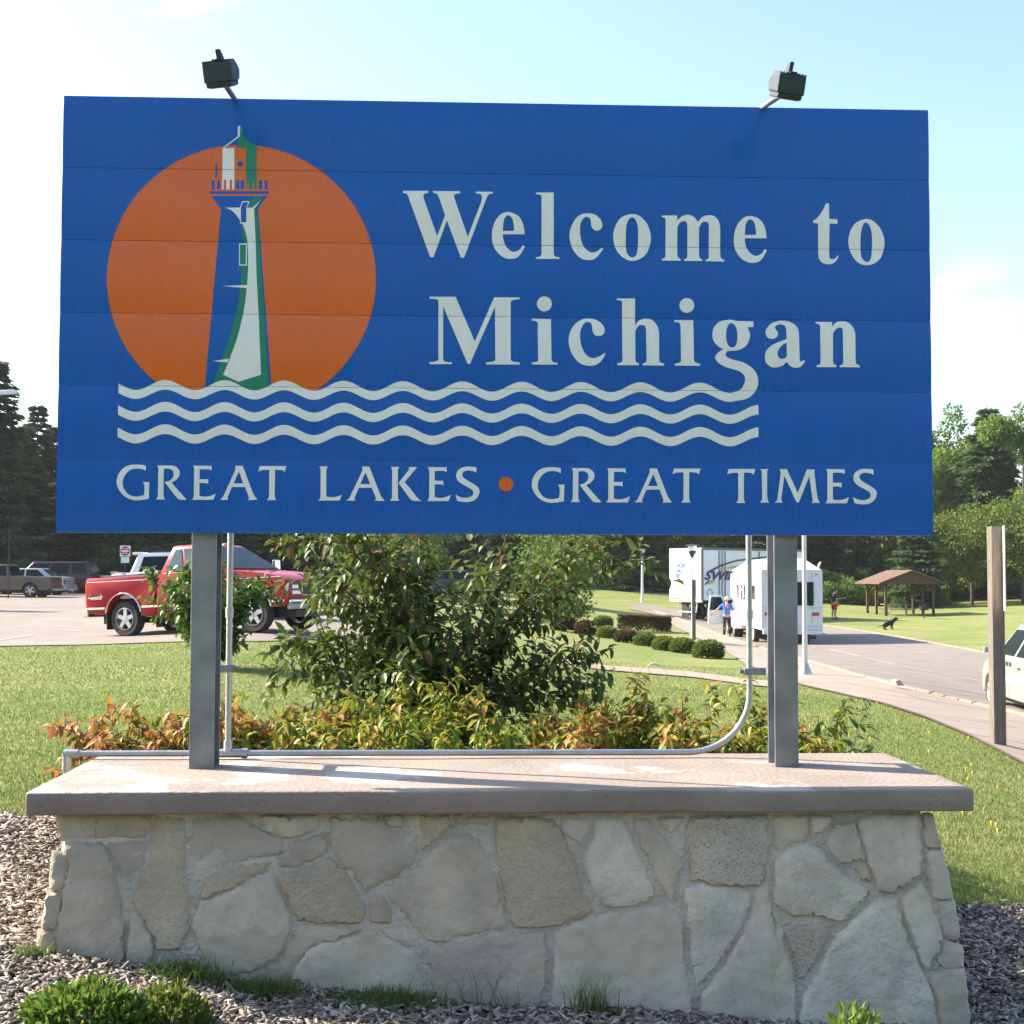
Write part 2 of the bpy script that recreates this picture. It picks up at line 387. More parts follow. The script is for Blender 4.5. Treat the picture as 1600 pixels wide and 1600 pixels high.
# narrow path across the lawn
pt = [(855, 1019), (900, 1034), (945, 1041.5), (1000, 1045), (1080, 1051), (1180, 1064), (1225, 1067)]
pb_ = [(850, 1028), (895, 1041), (940, 1048), (1000, 1053), (1085, 1060), (1180, 1073), (1240, 1078)]
pth = tag(link('path', grid_mesh('path', strip_pts(pt, pb_, 60, 6), JOINT, .022)), kind='structure')
slab_row(pt, pb_, 14, pth, CONC_W, 1)
pv = lambda poly: [Vector(p) for p in poly]
def in_poly(px, py, poly):
    ins = np.zeros(px.shape, bool); n = len(poly)
    for i in range(n):
        x0, y0 = poly[i]; x1, y1 = poly[(i+1) % n]
        c = ((y0 > py) != (y1 > py)) & (px < (x1-x0)*(py-y0)/(y1-y0+1e-9)+x0); ins ^= c
    return ins
PAVED = [lawn_e+kerb[::-1], kerb+rfar[::-1], pt+pb_[::-1], [(-300, 1016)]+near[1:]+[(640, 900), (-300, 900)]]
# mulch bed round the sign
MULCH = M('mulch_earth', (.085, .060, .048), .95, var=.5, scale=14, bump=1, bscale=50)
def bed_edge(x): return 7.15+.12*math.sin(x*2.1+.4)+.1*math.sin(x*5.3)+.03*x*(x < 0)*-1.5
rows = []
for x in np.linspace(-4.5, 4.5, 90):
    Y = np.linspace(1.5, bed_edge(x), 70); rows.append(np.stack([np.full(70, x), Y, gz_np(np.full(70, x), Y)], -1))
tag(link('mulch_bed', grid_mesh('mulch_bed', np.array(rows), MULCH, .012)), kind='structure')

# ================================================================ THE WELCOME SIGN
YAW = .04006
SA = Vector((math.cos(YAW), math.sin(YAW), 0)); SN = Vector((-math.sin(YAW), math.cos(YAW), 0))
SO = Vector((-.04935, 5.64224, 0)); CAPZ = .803
ZT, ZB, HW = 3.6028, 1.7755, 1.83
def loc_sign(u, v, off=0., batter=None):
    """photo pixel -> (a, z) on the plane parallel to the sign at depth offset off (local frame)"""
    d = ray(u, v); P0 = SO+SN*off
    n = SN if batter is None else (SN + Vector((0, 0, batter[0])))
    if batter is not None: P0 = SO+SN*off+Vector((0, 0, batter[1]))
    t = (P0-CAM).dot(n)/d.dot(n); p = CAM+d*t
    return (p-SO).dot(SA), (p-SO).dot(SN), p.z
BLUE = M('sign_blue', (.0002, .100, .42), .24, var=.05, scale=2, spec=.36)
WHITE = M('film_white', (.80, .80, .745), .36, var=.03, scale=3)
ORANGE = M('film_orange', (.74, .13, .006), .36, var=.04, scale=3)
GREEN = M('film_green', (.003, .21, .12), .36, var=.04)
ALU = M('raw_edge', (.35, .36, .37), .4, metal=.8)
def streaks(mt, amt=.10):
    t = mt.node_tree; b = t.nodes['Principled BSDF']; src = b.inputs['Base Color'].links[0].from_socket; co = [q for q in t.nodes if q.type == 'TEX_COORD'][0]
    mp_ = t.nodes.new('ShaderNodeMapping'); mp_.inputs['Scale'].default_value = (5, 1, .7); t.links.new(co.outputs['Object'], mp_.inputs[0])
    n = t.nodes.new('ShaderNodeTexNoise'); n.inputs['Scale'].default_value = 2.4; n.inputs['Detail'].default_value = 9; n.inputs['Roughness'].default_value = .68; t.links.new(mp_.outputs[0], n.inputs[0])
    r = t.nodes.new('ShaderNodeMapRange'); r.inputs[1].default_value = .3; r.inputs[2].default_value = .7; r.inputs[3].default_value = 1-amt; r.inputs[4].default_value = 1+amt*.6; t.links.new(n.outputs['Fac'], r.inputs[0])
    x = t.nodes.new('ShaderNodeVectorMath'); x.operation = 'SCALE'; t.links.new(src, x.inputs[0]); t.links.new(r.outputs[0], x.inputs['Scale']); t.links.new(x.outputs[0], b.inputs['Base Color'])
    r2 = t.nodes.new('ShaderNodeMapRange'); r2.inputs[1].default_value = .3; r2.inputs[2].default_value = .7; r2.inputs[3].default_value = .20; r2.inputs[4].default_value = .33; t.links.new(n.outputs['Fac'], r2.inputs[0]); t.links.new(r2.outputs[0], b.inputs['Roughness'])
for q in (BLUE, ORANGE, WHITE): streaks(q, .03)
sign = thing('welcome_sign', 'big blue welcome sign with a lighthouse on an orange sun, on two steel posts', 'sign', (SO.x, SO.y, CAPZ), YAW)
PH = (ZT-ZB)/6; BOW = .0045
SEAMS = [ZT-PH*k for k in range(7)]
def bow(z):
    t = ((ZT-z)/PH) % 1.0
    return -BOW*(1-(2*t-1)**2)
for k in range(6):
    z1 = SEAMS[k]-.0009; z0 = SEAMS[k+1]+.0009
    if k == 4: z0 = SEAMS[k+1]+.0004
    if k == 5: z1 = SEAMS[k]-.0004
    n = 14; bm = bmesh.new(); fr = []; bk = []
    for i in range(n+1):
        z = z0+(z1-z0)*i/n; t = i/n
        y = -BOW*(1-(2*t-1)**2)
        fr.append([bm.verts.new((s*HW, y, z-CAPZ)) for s in (-1, 1)]); bk.append([bm.verts.new((s*HW, .035, z-CAPZ)) for s in (-1, 1)])
    for i in range(n):
        bm.faces.new((fr[i][0], fr[i][1], fr[i+1][1], fr[i+1][0])); bm.faces.new((bk[i][1], bk[i][0], bk[i+1][0], bk[i+1][1]))
        for s in (0, 1): bm.faces.new((fr[i][s], fr[i+1][s], bk[i+1][s], bk[i][s]))
    bm.faces.new((fr[n][0], fr[n][1], bk[n][1], bk[n][0])); bm.faces.new((fr[0][0], bk[0][0], bk[0][1], fr[0][1]))
    bmesh.ops.recalc_face_normals(bm, faces=bm.faces)
    me = bpy.data.meshes.new('plank'); bm.to_mesh(me); bm.free(); me.materials.append(BLUE)
    me.polygons.foreach_set('use_smooth', np.ones(len(me.polygons), bool)); me.set_sharp_from_angle(angle=R(35))
    link('plank', me, sign)
# --- outlines: "x,y" curve point, "x,y!" corner point
def parse(s, ox, oy, sc, dx=0, dy=0):
    P = []
    for w in s.split():
        c = w.endswith('!'); x, y = w.rstrip('!').split(',')
        P.append((Vector(((float(x)+dx)/sc+ox, (float(y)+dy)/sc+oy)), c))
    n = len(P); out = []
    for i in range(n):
        p1, c1 = P[i]; p2, c2 = P[(i+1) % n]
        out.append(p1)
        if c1 and c2: continue
        p0 = P[i-1][0] if not c1 else p1-(p2-p1)*.0 ; p3 = P[(i+2) % n][0] if not c2 else p2
        for k in range(1, 6):
            t = k/6
            out.append(.5*((2*p1)+(-p0+p2)*t+(2*p0-5*p1+4*p2-p3)*t*t+(-p0+3*p1-3*p2+p3)*t**3))
    return out
def circ(cx, cy, r, ox=0, oy=0, sc=1, n=48, ry=None):
    ry = ry or r
    return [Vector(((cx+r*math.cos(2*math.pi*i/n))/sc+ox, (cy+ry*math.sin(2*math.pi*i/n))/sc+oy)) for i in range(n)]
def film(name, shapes, mat, lift, parent=None, label=None):
    """shapes: list of [outer, hole, ...] outlines in photo pixels, laid as thin film on the bowed planks"""
    bm = bmesh.new()
    for loops in shapes:
        L3 = [[Vector((loc_sign(p.x, p.y)[0], loc_sign(p.x, p.y)[2], 0)) for p in lp] for lp in loops]
        L3 = [[p for i, p in enumerate(lp) if (p-lp[i-1]).length > 1e-6] for lp in L3]
        flat = [p for lp in L3 for p in lp]
        vs = [bm.verts.new((p.x, 0, p.y)) for p in flat]
        for t in tessellate_polygon(L3):
            try: bm.faces.new([vs[i] for i in t])
            except ValueError: pass
    zs = [v.co.z for v in bm.verts]; lo, hi = min(zs), max(zs)
    cuts = [ZT-PH*k/8 for k in range(49)]+[s+e for s in SEAMS[1:6] for e in (.0009, -.0009)]
    for z in cuts:
        if lo < z < hi:
            bmesh.ops.bisect_plane(bm, geom=bm.verts[:]+bm.edges[:]+bm.faces[:], plane_co=(0, 0, z), plane_no=(0, 0, 1), dist=1e-6)
    kill = [f for f in bm.faces if any(abs(f.calc_center_median().z-s) < .0009 for s in SEAMS[1:5])]
    bmesh.ops.delete(bm, geom=kill, context='FACES')
    for v in bm.verts:
        z = v.co.z; v.co.y = bow(min(max(z, ZB+1e-4), ZT-1e-4))-lift; v.co.z = z-CAPZ
    for f in bm.faces:
        f.normal_update()
        if f.normal.y > 0: f.normal_flip()
        f.smooth = True
    me = bpy.data.meshes.new(name); bm.to_mesh(me); bm.free(); me.materials.append(mat)
    return tag(link(name, me, parent or sign), label)
# waves
def wave_c(x, top, drift=.00503): return top+drift*(x-258.8)+7.9*(1-math.cos(2*math.pi*(x-258.8)/92.72))
def wave(top, x0, x1):
    xs = np.linspace(x0, x1, 260)
    return [Vector((x, wave_c(x, top))) for x in xs]+[Vector((x, wave_c(x, top)+15.2-1.0*(.5-.5*math.cos(2*math.pi*(x-258.8)/92.72)))) for x in xs[::-1]]
xe = 1060+690/8
film('wave_line', [[wave(593.8, 185.4, xe)]], WHITE, .0022); film('wave_line', [[wave(628.1, 185.0, 1184.6)]], WHITE, .0022); film('wave_line', [[wave(663.2, 184.4, 1184.6)]], WHITE, .0022)
# orange sun behind the waves
sun_p = [p for p in circ(377.5, 436, 210, n=900, ry=209) if p.y < wave_c(p.x, 593.8)-.0]
s_sorted = sorted(sun_p, key=lambda p: math.atan2(p.x-377.5, -(p.y-436)))
xl, xr = s_sorted[0].x, s_sorted[-1].x
bot = [Vector((x, wave_c(x, 593.8)+2)) for x in np.linspace(xr, xl, 50)]
film('sun_disc', [[s_sorted+bot]], ORANGE, .0010)
z10 = lambda s: parse(s, 300, 190, 10)
z5 = lambda s: parse(s, 300, 180, 3.635)
def seg(a, b, top=593.8): return [Vector((x, wave_c(x, top)+2)) for x in np.linspace(a, b, 24)]
tower = z10('300,1168! 1180,1168! 1035,1360!')+seg(424.4, 320.1)+z10('455,1370!')
bars = [z10('%d,920! %d,920! %d,1062! %d,1062!' % (a, b, b, a)) for a, b in ((310, 354), (396, 440), (690, 742), (762, 816), (1045, 1100), (1138, 1182))]
light = film('lighthouse', [[tower], [z10('285,1093! 1205,1093! 1205,1136! 285,1136!')], [z10('364,660! 394,660! 394,872! 364,872!')], [circ(755, 662, 46, 300, 190, 10, 24)]]+[[b] for b in bars], BLUE, .0014)
grn = z5('278,600! 285,640 291,720 287,800 276,960 255,1100 215,1260 165,1400 128,1500!')+seg(334, 421)+z5('372,545! 352,530! 320,560!')
film('lighthouse_shade', [[grn], [z10('1005,1180! 1110,1180! 1070,1240! 965,1352! 870,1350! 905,1262!')],
     [z10('765,82! 802,82! 802,250! 960,362! 1052,436! 1015,440! 1010,1062! 985,1062! 950,912! 945,1062! 892,1062! 888,915! 848,1062! 848,415! 690,412! 702,355! 750,250!')]], GREEN, .0018, light)
wht = z5('190,527! 345,528! 392,486! 354,535! 362,720! 367,900! 380,1150! 393,1475! 265,1515! 178,1475! 215,1390! 225,1360 260,1260 295,1110 312,985 320,860 315,720 300,650 275,600 240,555 215,537!')
film('lighthouse_light', [[wht], [z5('170,972! 316,966! 312,984!')], [z5('118,1398! 212,1384! 205,1405!')], [z10('718,88! 760,68! 750,242! 512,414! 486,414! 720,238!')],
     [z10('482,420! 665,420! 663,1066! 632,1066! 630,912! 592,912! 588,1066! 540,1066! 536,912! 502,912! 497,1066! 472,1066!')],
     [z5('268,729! 313,729! 313,856! 268,856!')]], WHITE, .0022, light)
film('window', [[z10('752,1345! 790,1250! 905,1250! 868,1340! 862,1598! 755,1598!')]], WHITE, .0026, light)
film('window_pane', [[z10('768,1345! 800,1266! 884,1266! 854,1345! 850,1578! 768,1578!')]], BLUE, .0030, light)
film('window_pane', [[z5('273,736! 307,736! 307,849! 273,849!')]], GREEN, .0026, light)
# lettering
e_o = '1500,742! 1490,660 1460,570 1400,500 1295,465 1200,495 1120,600 1090,740 1105,870 1170,980 1260,1040 1330,1050 1400,1035 1460,975 1503,890! 1475,872! 1440,930 1375,960 1320,945 1260,880 1232,800 1228,742!'
e_i = '1228,700! 1230,640 1245,550 1290,505 1340,540 1362,620 1367,700!'
g1 = [
 [parse('78,150! 393,150! 393,176! 350,186 332,212 337,245 342,262! 505,712! 604,455! 530,240! 508,195 480,180 453,176! 453,152! 792,155! 792,182! 745,186 717,205 720,245! 887,722! 1055,290! 1064,230 1050,195 1025,187 988,185! 988,160! 1200,162! 1200,186! 1165,190 1140,205 1122,240! 840,985! 802,985! 627,520! 458,978! 418,978! 150,240! 130,195 110,182 78,178!', 620, 280, 8)],
 [parse(e_o, 620, 280, 8, 98, -50), parse(e_i, 620, 280, 8, 98, -50)],
 [parse('138,170! 360,170! 360,900! 362,945 385,970 432,978! 432,1000! 138,1000! 138,978! 185,970 208,940 208,900! 208,260! 205,215 180,198 138,192!', 820, 280, 8)],
 [parse('962,858! 980,872! 940,930 870,1000 790,1015 690,985 600,880 558,730 575,610 640,490 720,440 800,432 880,450 945,510 968,575 950,625 905,648 860,635 830,590 825,540 815,500 775,475 735,490 700,550 688,640 700,750 740,850 800,905 850,920 910,900!', 820, 280, 8)],
 [parse('1340,440 1440,470 1530,570 1575,730 1545,880 1470,980 1345,1025 1230,985 1140,880 1103,730 1130,590 1210,480', 820, 280, 8), parse('1335,480 1380,510 1408,590 1415,730 1408,880 1390,950 1340,982 1290,950 1265,880 1260,730 1268,590 1295,510', 820, 280, 8)],
 [parse('190,458! 382,458! 382,522! 440,470 515,450 590,475 640,542! 700,475 780,455 850,470 905,540 920,640! 920,940! 925,980 945,1000 972,1010! 972,1032! 738,1030! 738,1008! 765,1000 778,975 778,940! 778,620! 775,570 755,540 725,537 690,550 660,600 655,640! 655,940! 660,980 675,998 695,1006! 695,1027! 470,1025! 470,1003! 495,995 510,970 510,930! 510,610! 505,560 485,532 455,530 415,550 388,590 384,610! 384,930! 390,970 405,990 425,1000! 425,1023! 190,1020! 190,1000! 215,992 235,970 237,930! 237,550! 235,505 220,485 190,478!', 1010, 280, 8)],
 [parse(e_o, 1010, 280, 8), parse(e_i, 1010, 280, 8)],
 [parse('597,225! 600,422! 703,424! 703,482! 603,480! 603,860! 605,900 625,920 655,922 685,905 703,875! 720,885! 690,940 650,975 600,987 530,975 480,930 466,860! 460,478! 398,472! 398,445! 450,410 510,330 540,270 560,228!', 1220, 290, 8)],
 [parse('1065,422 1160,455 1250,560 1293,710 1262,870 1190,960 1075,1000 960,965 880,860 840,710 870,560 940,465', 1220, 290, 8), parse('1058,465 1100,500 1128,580 1138,710 1130,870 1110,935 1072,958 1025,930 1000,870 992,710 1000,580 1022,500', 1220, 290, 8)]]
k5 = 1600/220
i_s = '1335,366! 1550,368! 1555,800! 1560,835 1590,855 1625,862! 1625,886! 1338,885! 1338,862! 1380,855 1408,835 1408,800! 1405,440! 1400,410 1380,393 1335,388!'
g2 = [
 [parse('80,102! 378,102! 595,610! 815,108! 1105,110! 1105,132! 1060,135 1010,150 1003,190! 1003,780! 1008,825 1040,842 1105,848! 1105,872! 722,872! 722,848! 780,842 825,825 828,780! 825,215! 540,866! 515,866! 237,210! 235,780! 240,822 270,842 335,846! 335,868! 80,868! 80,845! 140,840 180,820 182,780! 182,190! 178,145 140,128 80,124!', 660, 450, k5)],
 [circ(1385, 183, 85, 660, 450, k5, 32)], [parse('1243,350! 1460,355! 1465,790! 1470,830 1495,848 1535,852! 1535,874! 1243,872! 1243,850! 1290,843 1313,825 1313,790! 1310,420! 1305,390 1280,375 1243,372!', 660, 450, k5)],
 [parse('540,740! 553,753! 500,835 430,880 350,885 250,850 165,740 133,610 155,490 220,400 300,355 380,348 460,370 520,420 542,480 525,530 475,548 430,535 405,490 400,440 385,400 345,387 305,410 270,480 263,560 275,650 315,740 370,790 430,798 490,775!', 870, 450, k5)],
 [parse('678,122! 888,122! 888,430! 930,375 1000,350 1080,365 1140,430 1160,510! 1160,800! 1165,835 1190,855 1217,860! 1217,884! 973,882! 973,858! 1005,850 1018,830 1018,800! 1012,500! 1010,455 990,428 960,422 925,435 895,480 890,500! 890,800! 895,835 910,850 932,858! 932,880! 685,880! 685,857! 720,850 743,830 743,800! 740,200! 738,160 720,145 678,140!', 870, 450, k5)],
 [circ(1475, 200, 84, 870, 450, k5, 32)], [parse(i_s, 870, 450, k5)],
 [parse('740,415! 935,418! 935,492! 860,492! 893,580 870,680 820,745 740,780 660,788 610,795 588,820 590,850 630,880 700,905 800,930 890,980 960,1050 993,1140 985,1240 930,1330 840,1390 690,1417! 690,1300! 740,1290 800,1240 832,1150 815,1090 760,1045 690,1020 600,995 520,955 470,910 455,870 475,830 520,790 558,770! 500,735 440,670 422,590 440,500 500,430 580,405 650,397!', 1060, 450, 8), parse('662,440 705,470 728,530 735,600 728,680 705,730 665,747 620,720 600,670 592,600 600,520 625,460', 1060, 450, 8)],
 [parse('432,760! 380,810 300,838 220,835 150,780 130,700 150,610 230,530 340,480 430,445! 428,320 410,265 360,240 310,245 275,275 280,310 310,350 305,400 270,435 220,443 170,425 140,370 155,300 220,230 310,195 400,190 500,215 580,280 603,360! 612,715! 615,745 630,755 650,750 672,738! 690,752! 640,820 570,845 510,835 460,800!', 1180, 480, 80/9), parse('430,497! 435,690! 400,715 360,722 320,700 305,650 320,590 370,530!', 1180, 480, 80/9)],
 [parse('835,205! 1065,207! 1068,275! 1120,215 1200,197 1290,215 1360,290 1385,370! 1388,740! 1392,780 1415,800 1448,812! 1448,838! 1168,836! 1168,812! 1200,800 1217,780 1217,740! 1213,360! 1210,310 1190,288 1160,285 1115,310 1075,365! 1075,740! 1080,780 1100,800 1122,810! 1122,836! 845,835! 845,810! 880,800 900,780 902,740! 898,290! 895,255 875,235 835,228!', 1180, 480, 80/9)]]
kk = 1600/150; kd = 1600/190
G_ = '620,132! 620,222! 560,192 470,183 370,205 280,290 237,400 255,510 320,600 400,642 480,650 540,642 590,628! 603,540! 600,470! 590,435 565,408! 680,408! 672,685! 600,700 500,713 400,705 280,655 190,560 140,450 140,370 175,260 260,165 360,125 460,117 540,120!'
R_ = '808,132! 1030,132! 1110,145 1170,200 1188,260 1165,330 1110,385 1050,415! 1120,500! 1300,698! 1270,705 1200,703 1160,690! 1100,620! 935,408! 1010,390 1065,345 1085,280 1070,220 1020,190 960,183 922,190! 918,400! 918,600! 922,650 945,700! 790,700! 820,650 825,600! 830,220! 828,170!'
E_ = '-85,134! 222,138! 222,222! 190,200 120,195 25,195! 22,362! 170,362! 168,445! 140,430 100,425 22,425! 22,640! 100,652 180,645 240,625 292,600! 255,705! -105,705! -75,660 -70,620! -68,220! -70,170!'
A_ = '610,138! 740,138! 900,560! 940,640 990,705! 825,710! 845,680 840,640! 780,492! 562,492! 500,640! 490,670 505,705! 362,705! 410,660 440,600! 600,250! 620,190 620,160!'
Ai = '678,232! 752,432! 590,432!'
T_ = '1025,142! 1470,142! 1440,242! 1410,215 1360,205 1280,203! 1275,600! 1280,660 1300,710! 1145,710! 1178,660 1182,600! 1185,205! 1090,208 1040,218 1000,238!'
S_ = '963,127! 963,200! 920,180 860,170 810,180 778,215 790,260 850,305 930,350 990,400 1003,455 980,520 920,570 840,587 770,582 708,568! 690,488! 740,515 800,530 860,525 910,500 922,460 900,420 840,385 760,340 710,290 697,240 715,175 770,135 840,118 910,122!'
g3 = [[parse(G_, 170, 715, kk)], [parse(R_, 170, 715, kk)], [parse(E_, 310, 715, kk)], [parse(A_, 310, 715, kk), parse(Ai, 310, 715, kk)], [parse(T_, 310, 715, kk)]]
g4 = [[parse('98,148! 245,148! 220,185 215,230! 212,650! 300,662 390,650 478,622! 435,717! 80,717! 110,680 118,640! 120,230! 118,185!', 490, 715, kk)],
 [parse('800,152! 930,152! 1090,560! 1130,650 1190,722! 1012,722! 1040,695 1035,655! 970,505! 755,505! 695,650! 685,690 695,720! 550,718! 600,670 630,610! 790,270! 815,210 815,175!', 490, 715, kk), parse('865,248! 945,443! 782,443!', 490, 715, kk)],
 [parse('-162,122! -50,122! -66,150 -69,185! -69,500! -66,535 -50,570! -174,570! -150,535 -146,500! -144,185! -148,150!', 630, 715, kd)],
 [parse('-61,337! 60,180! 78,155 72,125! 187,125! 20,322! 130,455! 190,530 243,572! 150,573! 110,560 85,535!', 630, 715, kd)],
 [parse('320,127! 572,127! 572,192! 540,178 490,176 415,176! 415,305! 528,305! 528,372! 500,355 470,352 415,352! 415,520! 480,532 560,520 630,490! 597,573! 312,573! 338,540 342,500! 345,200! 340,160!', 630, 715, kd)], [parse(S_, 630, 715, kd)]]
g5 = [[parse(G_, 820, 715, kk, -22, 43)], [parse(R_, 820, 715, kk, -28, 43)], [parse(E_, 960, 715, kk, -35, 44)], [parse(A_, 960, 715, kk, -33, 43), parse(Ai, 960, 715, kk, -33, 43)], [parse(T_, 960, 715, kk, -36, 42)]]
g6 = [[parse(T_, 1140, 715, kk, -1045, 49)], [parse('510,192! 648,192! 625,225 622,270! 618,600! 625,680 652,752! 500,752! 535,690 537,620! 532,270! 530,225!', 1140, 715, kk)],
 [parse('825,194! 950,194! 1130,590! 1285,198! 1420,202! 1408,240 1410,280! 1450,620! 1465,690 1497,756! 1352,756! 1378,720 1370,660! 1322,310! 1145,752! 1115,745 1085,700! 908,300! 860,640! 855,700 880,752! 748,752! 785,710 795,650! 845,280! 850,240!', 1140, 715, kk)],
 [parse(E_, 1240, 715, kk, 625, 58)], [parse(S_, 1240+107/kk, 715+38/kk, kd)]]
g2[1:3] = [g2[1]+['+']+g2[2]]; g2[4:6] = [g2[4]+['+']+g2[5]]; g4[2:4] = [g4[2]+['+']+g4[3]]
for q in g1+g2+g3+g4+g5+g6:
    film('letter', [q[:q.index('+')], q[q.index('+')+1:]] if '+' in q else [q], WHITE, .0022)
film('dot', [[circ(1352, 350, 97, 630, 715, kd, 36)]], ORANGE, .0022)
# posts: wide-flange steel
STEEL = M('galvanised_steel', (.225, .24, .255), .5, metal=.6, var=.3, scale=5, bump=.15, bscale=40)
for ua, ub in ((297.5, 336.5), (1210, 1246.5)):
    a0 = loc_sign(ua, 1020, .04)[0]; a1 = loc_sign(ub, 1020, .04)[0]; c = (a0+a1)/2; w = a1-a0; d = .135; t = .009
    mb = MB(); h = ZT-.12-CAPZ
    mb.prism([(c-w/2, .037), (c+w/2, .037), (c+w/2, .037+t), (c+t/2, .037+t), (c+t/2, .037+d-t), (c+w/2, .037+d-t), (c+w/2, .037+d), (c-w/2, .037+d), (c-w/2, .037+d-t), (c-t/2, .037+d-t), (c-t/2, .037+t), (c-w/2, .037+t)], -.02, h, 'z')
    po = mb.build('post', STEEL, sign, bevel=.0015, seg=1)
    for z in (1.05, 1.55, 2.1, 2.6):
        for s in (-1, 1):
            bmb = MB(); bmb.lathe([(.011, 0), (.011, .012)], 6, Matrix.Translation((c+s*w*.32, .037+t, z)) @ Matrix.Rotation(R(-90), 4, 'X')); bmb.build('bolt', STEEL, po)

# ================================================================ STONE BASE
base = thing('stone_base', 'low pale fieldstone pedestal with a thick concrete cap under the sign', 'pedestal', (SO.x, SO.y, 0), YAW)
def cap_mat():
    mt = M('cap_concrete', (.255, .205, .170), .82, var=.2, scale=2.2, bump=.35, bscale=45, detail=8)
    t = mt.node_tree; b = t.nodes['Principled BSDF']; src = b.inputs['Base Color'].links[0].from_socket
    co = [n for n in t.nodes if n.type == 'TEX_COORD'][0]
    n = t.nodes.new('ShaderNodeTexNoise'); n.inputs['Scale'].default_value = 1.7; n.inputs['Detail'].default_value = 9; n.inputs['Roughness'].default_value = .65
    t.links.new(co.outputs['Object'], n.inputs[0])
    r = t.nodes.new('ShaderNodeValToRGB'); r.color_ramp.elements[0].position = .5; r.color_ramp.elements[1].position = .57
    t.links.new(n.outputs['Fac'], r.inputs[0])
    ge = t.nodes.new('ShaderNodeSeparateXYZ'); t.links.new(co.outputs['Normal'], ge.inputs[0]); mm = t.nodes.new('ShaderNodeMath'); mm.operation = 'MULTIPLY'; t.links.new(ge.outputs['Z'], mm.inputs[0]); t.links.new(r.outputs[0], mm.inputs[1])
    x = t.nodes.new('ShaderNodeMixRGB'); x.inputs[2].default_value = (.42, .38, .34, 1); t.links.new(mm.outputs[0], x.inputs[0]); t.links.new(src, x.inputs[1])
    v = t.nodes.new('ShaderNodeTexVoronoi'); v.inputs['Scale'].default_value = 26; t.links.new(co.outputs['Object'], v.inputs['Vector'])
    r2 = t.nodes.new('ShaderNodeValToRGB'); r2.color_ramp.elements[0].position = .05; r2.color_ramp.elements[0].color = (.45, .42, .4, 1); r2.color_ramp.elements[1].position = .13
    t.links.new(v.outputs['Distance'], r2.inputs[0])
    y = t.nodes.new('ShaderNodeMixRGB'); y.blend_type = 'MULTIPLY'; y.inputs[0].default_value = .8; t.links.new(x.outputs[0], y.inputs[1]); t.links.new(r2.outputs[0], y.inputs[2])
    t.links.new(y.outputs[0], b.inputs['Base Color']); return mt
CAPM = cap_mat()
CXL, CXR, CYF, CYB, CTH = -1.757, 1.774, -.566, .487, .083
bm = bmesh.new()
nx, ny = 70, 22
def capz(a, b): return CAPZ+.0035*noise.noise(Vector((a*1.7, b*2.2, 3)))
top = [[bm.verts.new((CXL+(CXR-CXL)*i/nx, CYF+(CYB-CYF)*j/ny, capz(CXL+(CXR-CXL)*i/nx, CYF+(CYB-CYF)*j/ny))) for j in range(ny+1)] for i in range(nx+1)]
for i in range(nx):
    for j in range(ny): bm.faces.new((top[i][j], top[i+1][j], top[i+1][j+1], top[i][j+1]))
bd = [e for e in bm.edges if e.is_boundary]
ex = bmesh.ops.extrude_edge_only(bm, edges=bd)['geom']
for v in ex:
    if isinstance(v, bmesh.types.BMVert): v.co.z -= CTH+.003*noise.noise(v.co*3)
be = [e for e in bm.edges if e.is_boundary]
bmesh.ops.contextual_create(bm, geom=be)
bmesh.ops.recalc_face_normals(bm, faces=bm.faces)
es = [e for e in bm.edges if len(e.link_faces) == 2 and e.calc_face_angle(0) > R(50)]
bmesh.ops.bevel(bm, geom=es, offset=.009, segments=3, profile=.5, affect='EDGES', clamp_overlap=True)
me = bpy.data.meshes.new('cap_slab'); bm.to_mesh(me); bm.free(); me.materials.append(CAPM)
me.polygons.foreach_set('use_smooth', np.ones(len(me.polygons), bool)); me.set_sharp_from_angle(angle=R(50))
link('cap_slab', me, base)
# battered walls (local frame): front plane y = YF0 at z = ZW1 ... YF1 at z = ZW0
ZW1, ZW0 = CAPZ-CTH+.004, -.30
YF0, YF1 = -.500, -.625
BAT = (YF0-YF1)/(ZW1-ZW0)          # dy/dz
def front(u, v):
    # plane: y - YF0 - BAT*(z-ZW1) = 0
    d = ray(u, v); n = SN - Vector((0, 0, BAT)); P0 = SO+SN*YF0+Vector((0, 0, ZW1))
    t = (P0-CAM).dot(n)/d.dot(n); p = CAM+d*t
    return (p-SO).dot(SA), p.z
XL1, XR1 = front(108, 1280)[0], front(1440, 1280)[0]
XL0 = XL1-.085; XR0 = XR1+.13
def xl(z): return XL1+(XL0-XL1)*(ZW1-z)/(ZW1-ZW0)
def xr(z): return XR1+(XR0-XR1)*(ZW1-z)/(ZW1-ZW0)
YB1, YB0 = .40, .50
MORTAR = M('mortar', (.53, .475, .385), .95, var=.22, scale=9, bump=1.0, bscale=55, detail=7)
mb = MB()
ins = .004
mb.hexa([(XL0, YF1, ZW0), (XR0, YF1, ZW0), (XR0, YB0, ZW0), (XL0, YB0, ZW0), (XL1, YF0, ZW1), (XR1, YF0, ZW1), (XR1, YB1, ZW1), (XL1, YB1, ZW1)])
bmesh.ops.subdivide_edges(mb.bm, edges=mb.bm.edges[:], cuts=40, use_grid_fill=True)
for v in mb.bm.verts: v.co += Vector((noise.noise(v.co*7), noise.noise(v.co*7+Vector((9, 0, 0))), 0))*.006
mb.build('mortar_core', MORTAR, base, smooth=60)
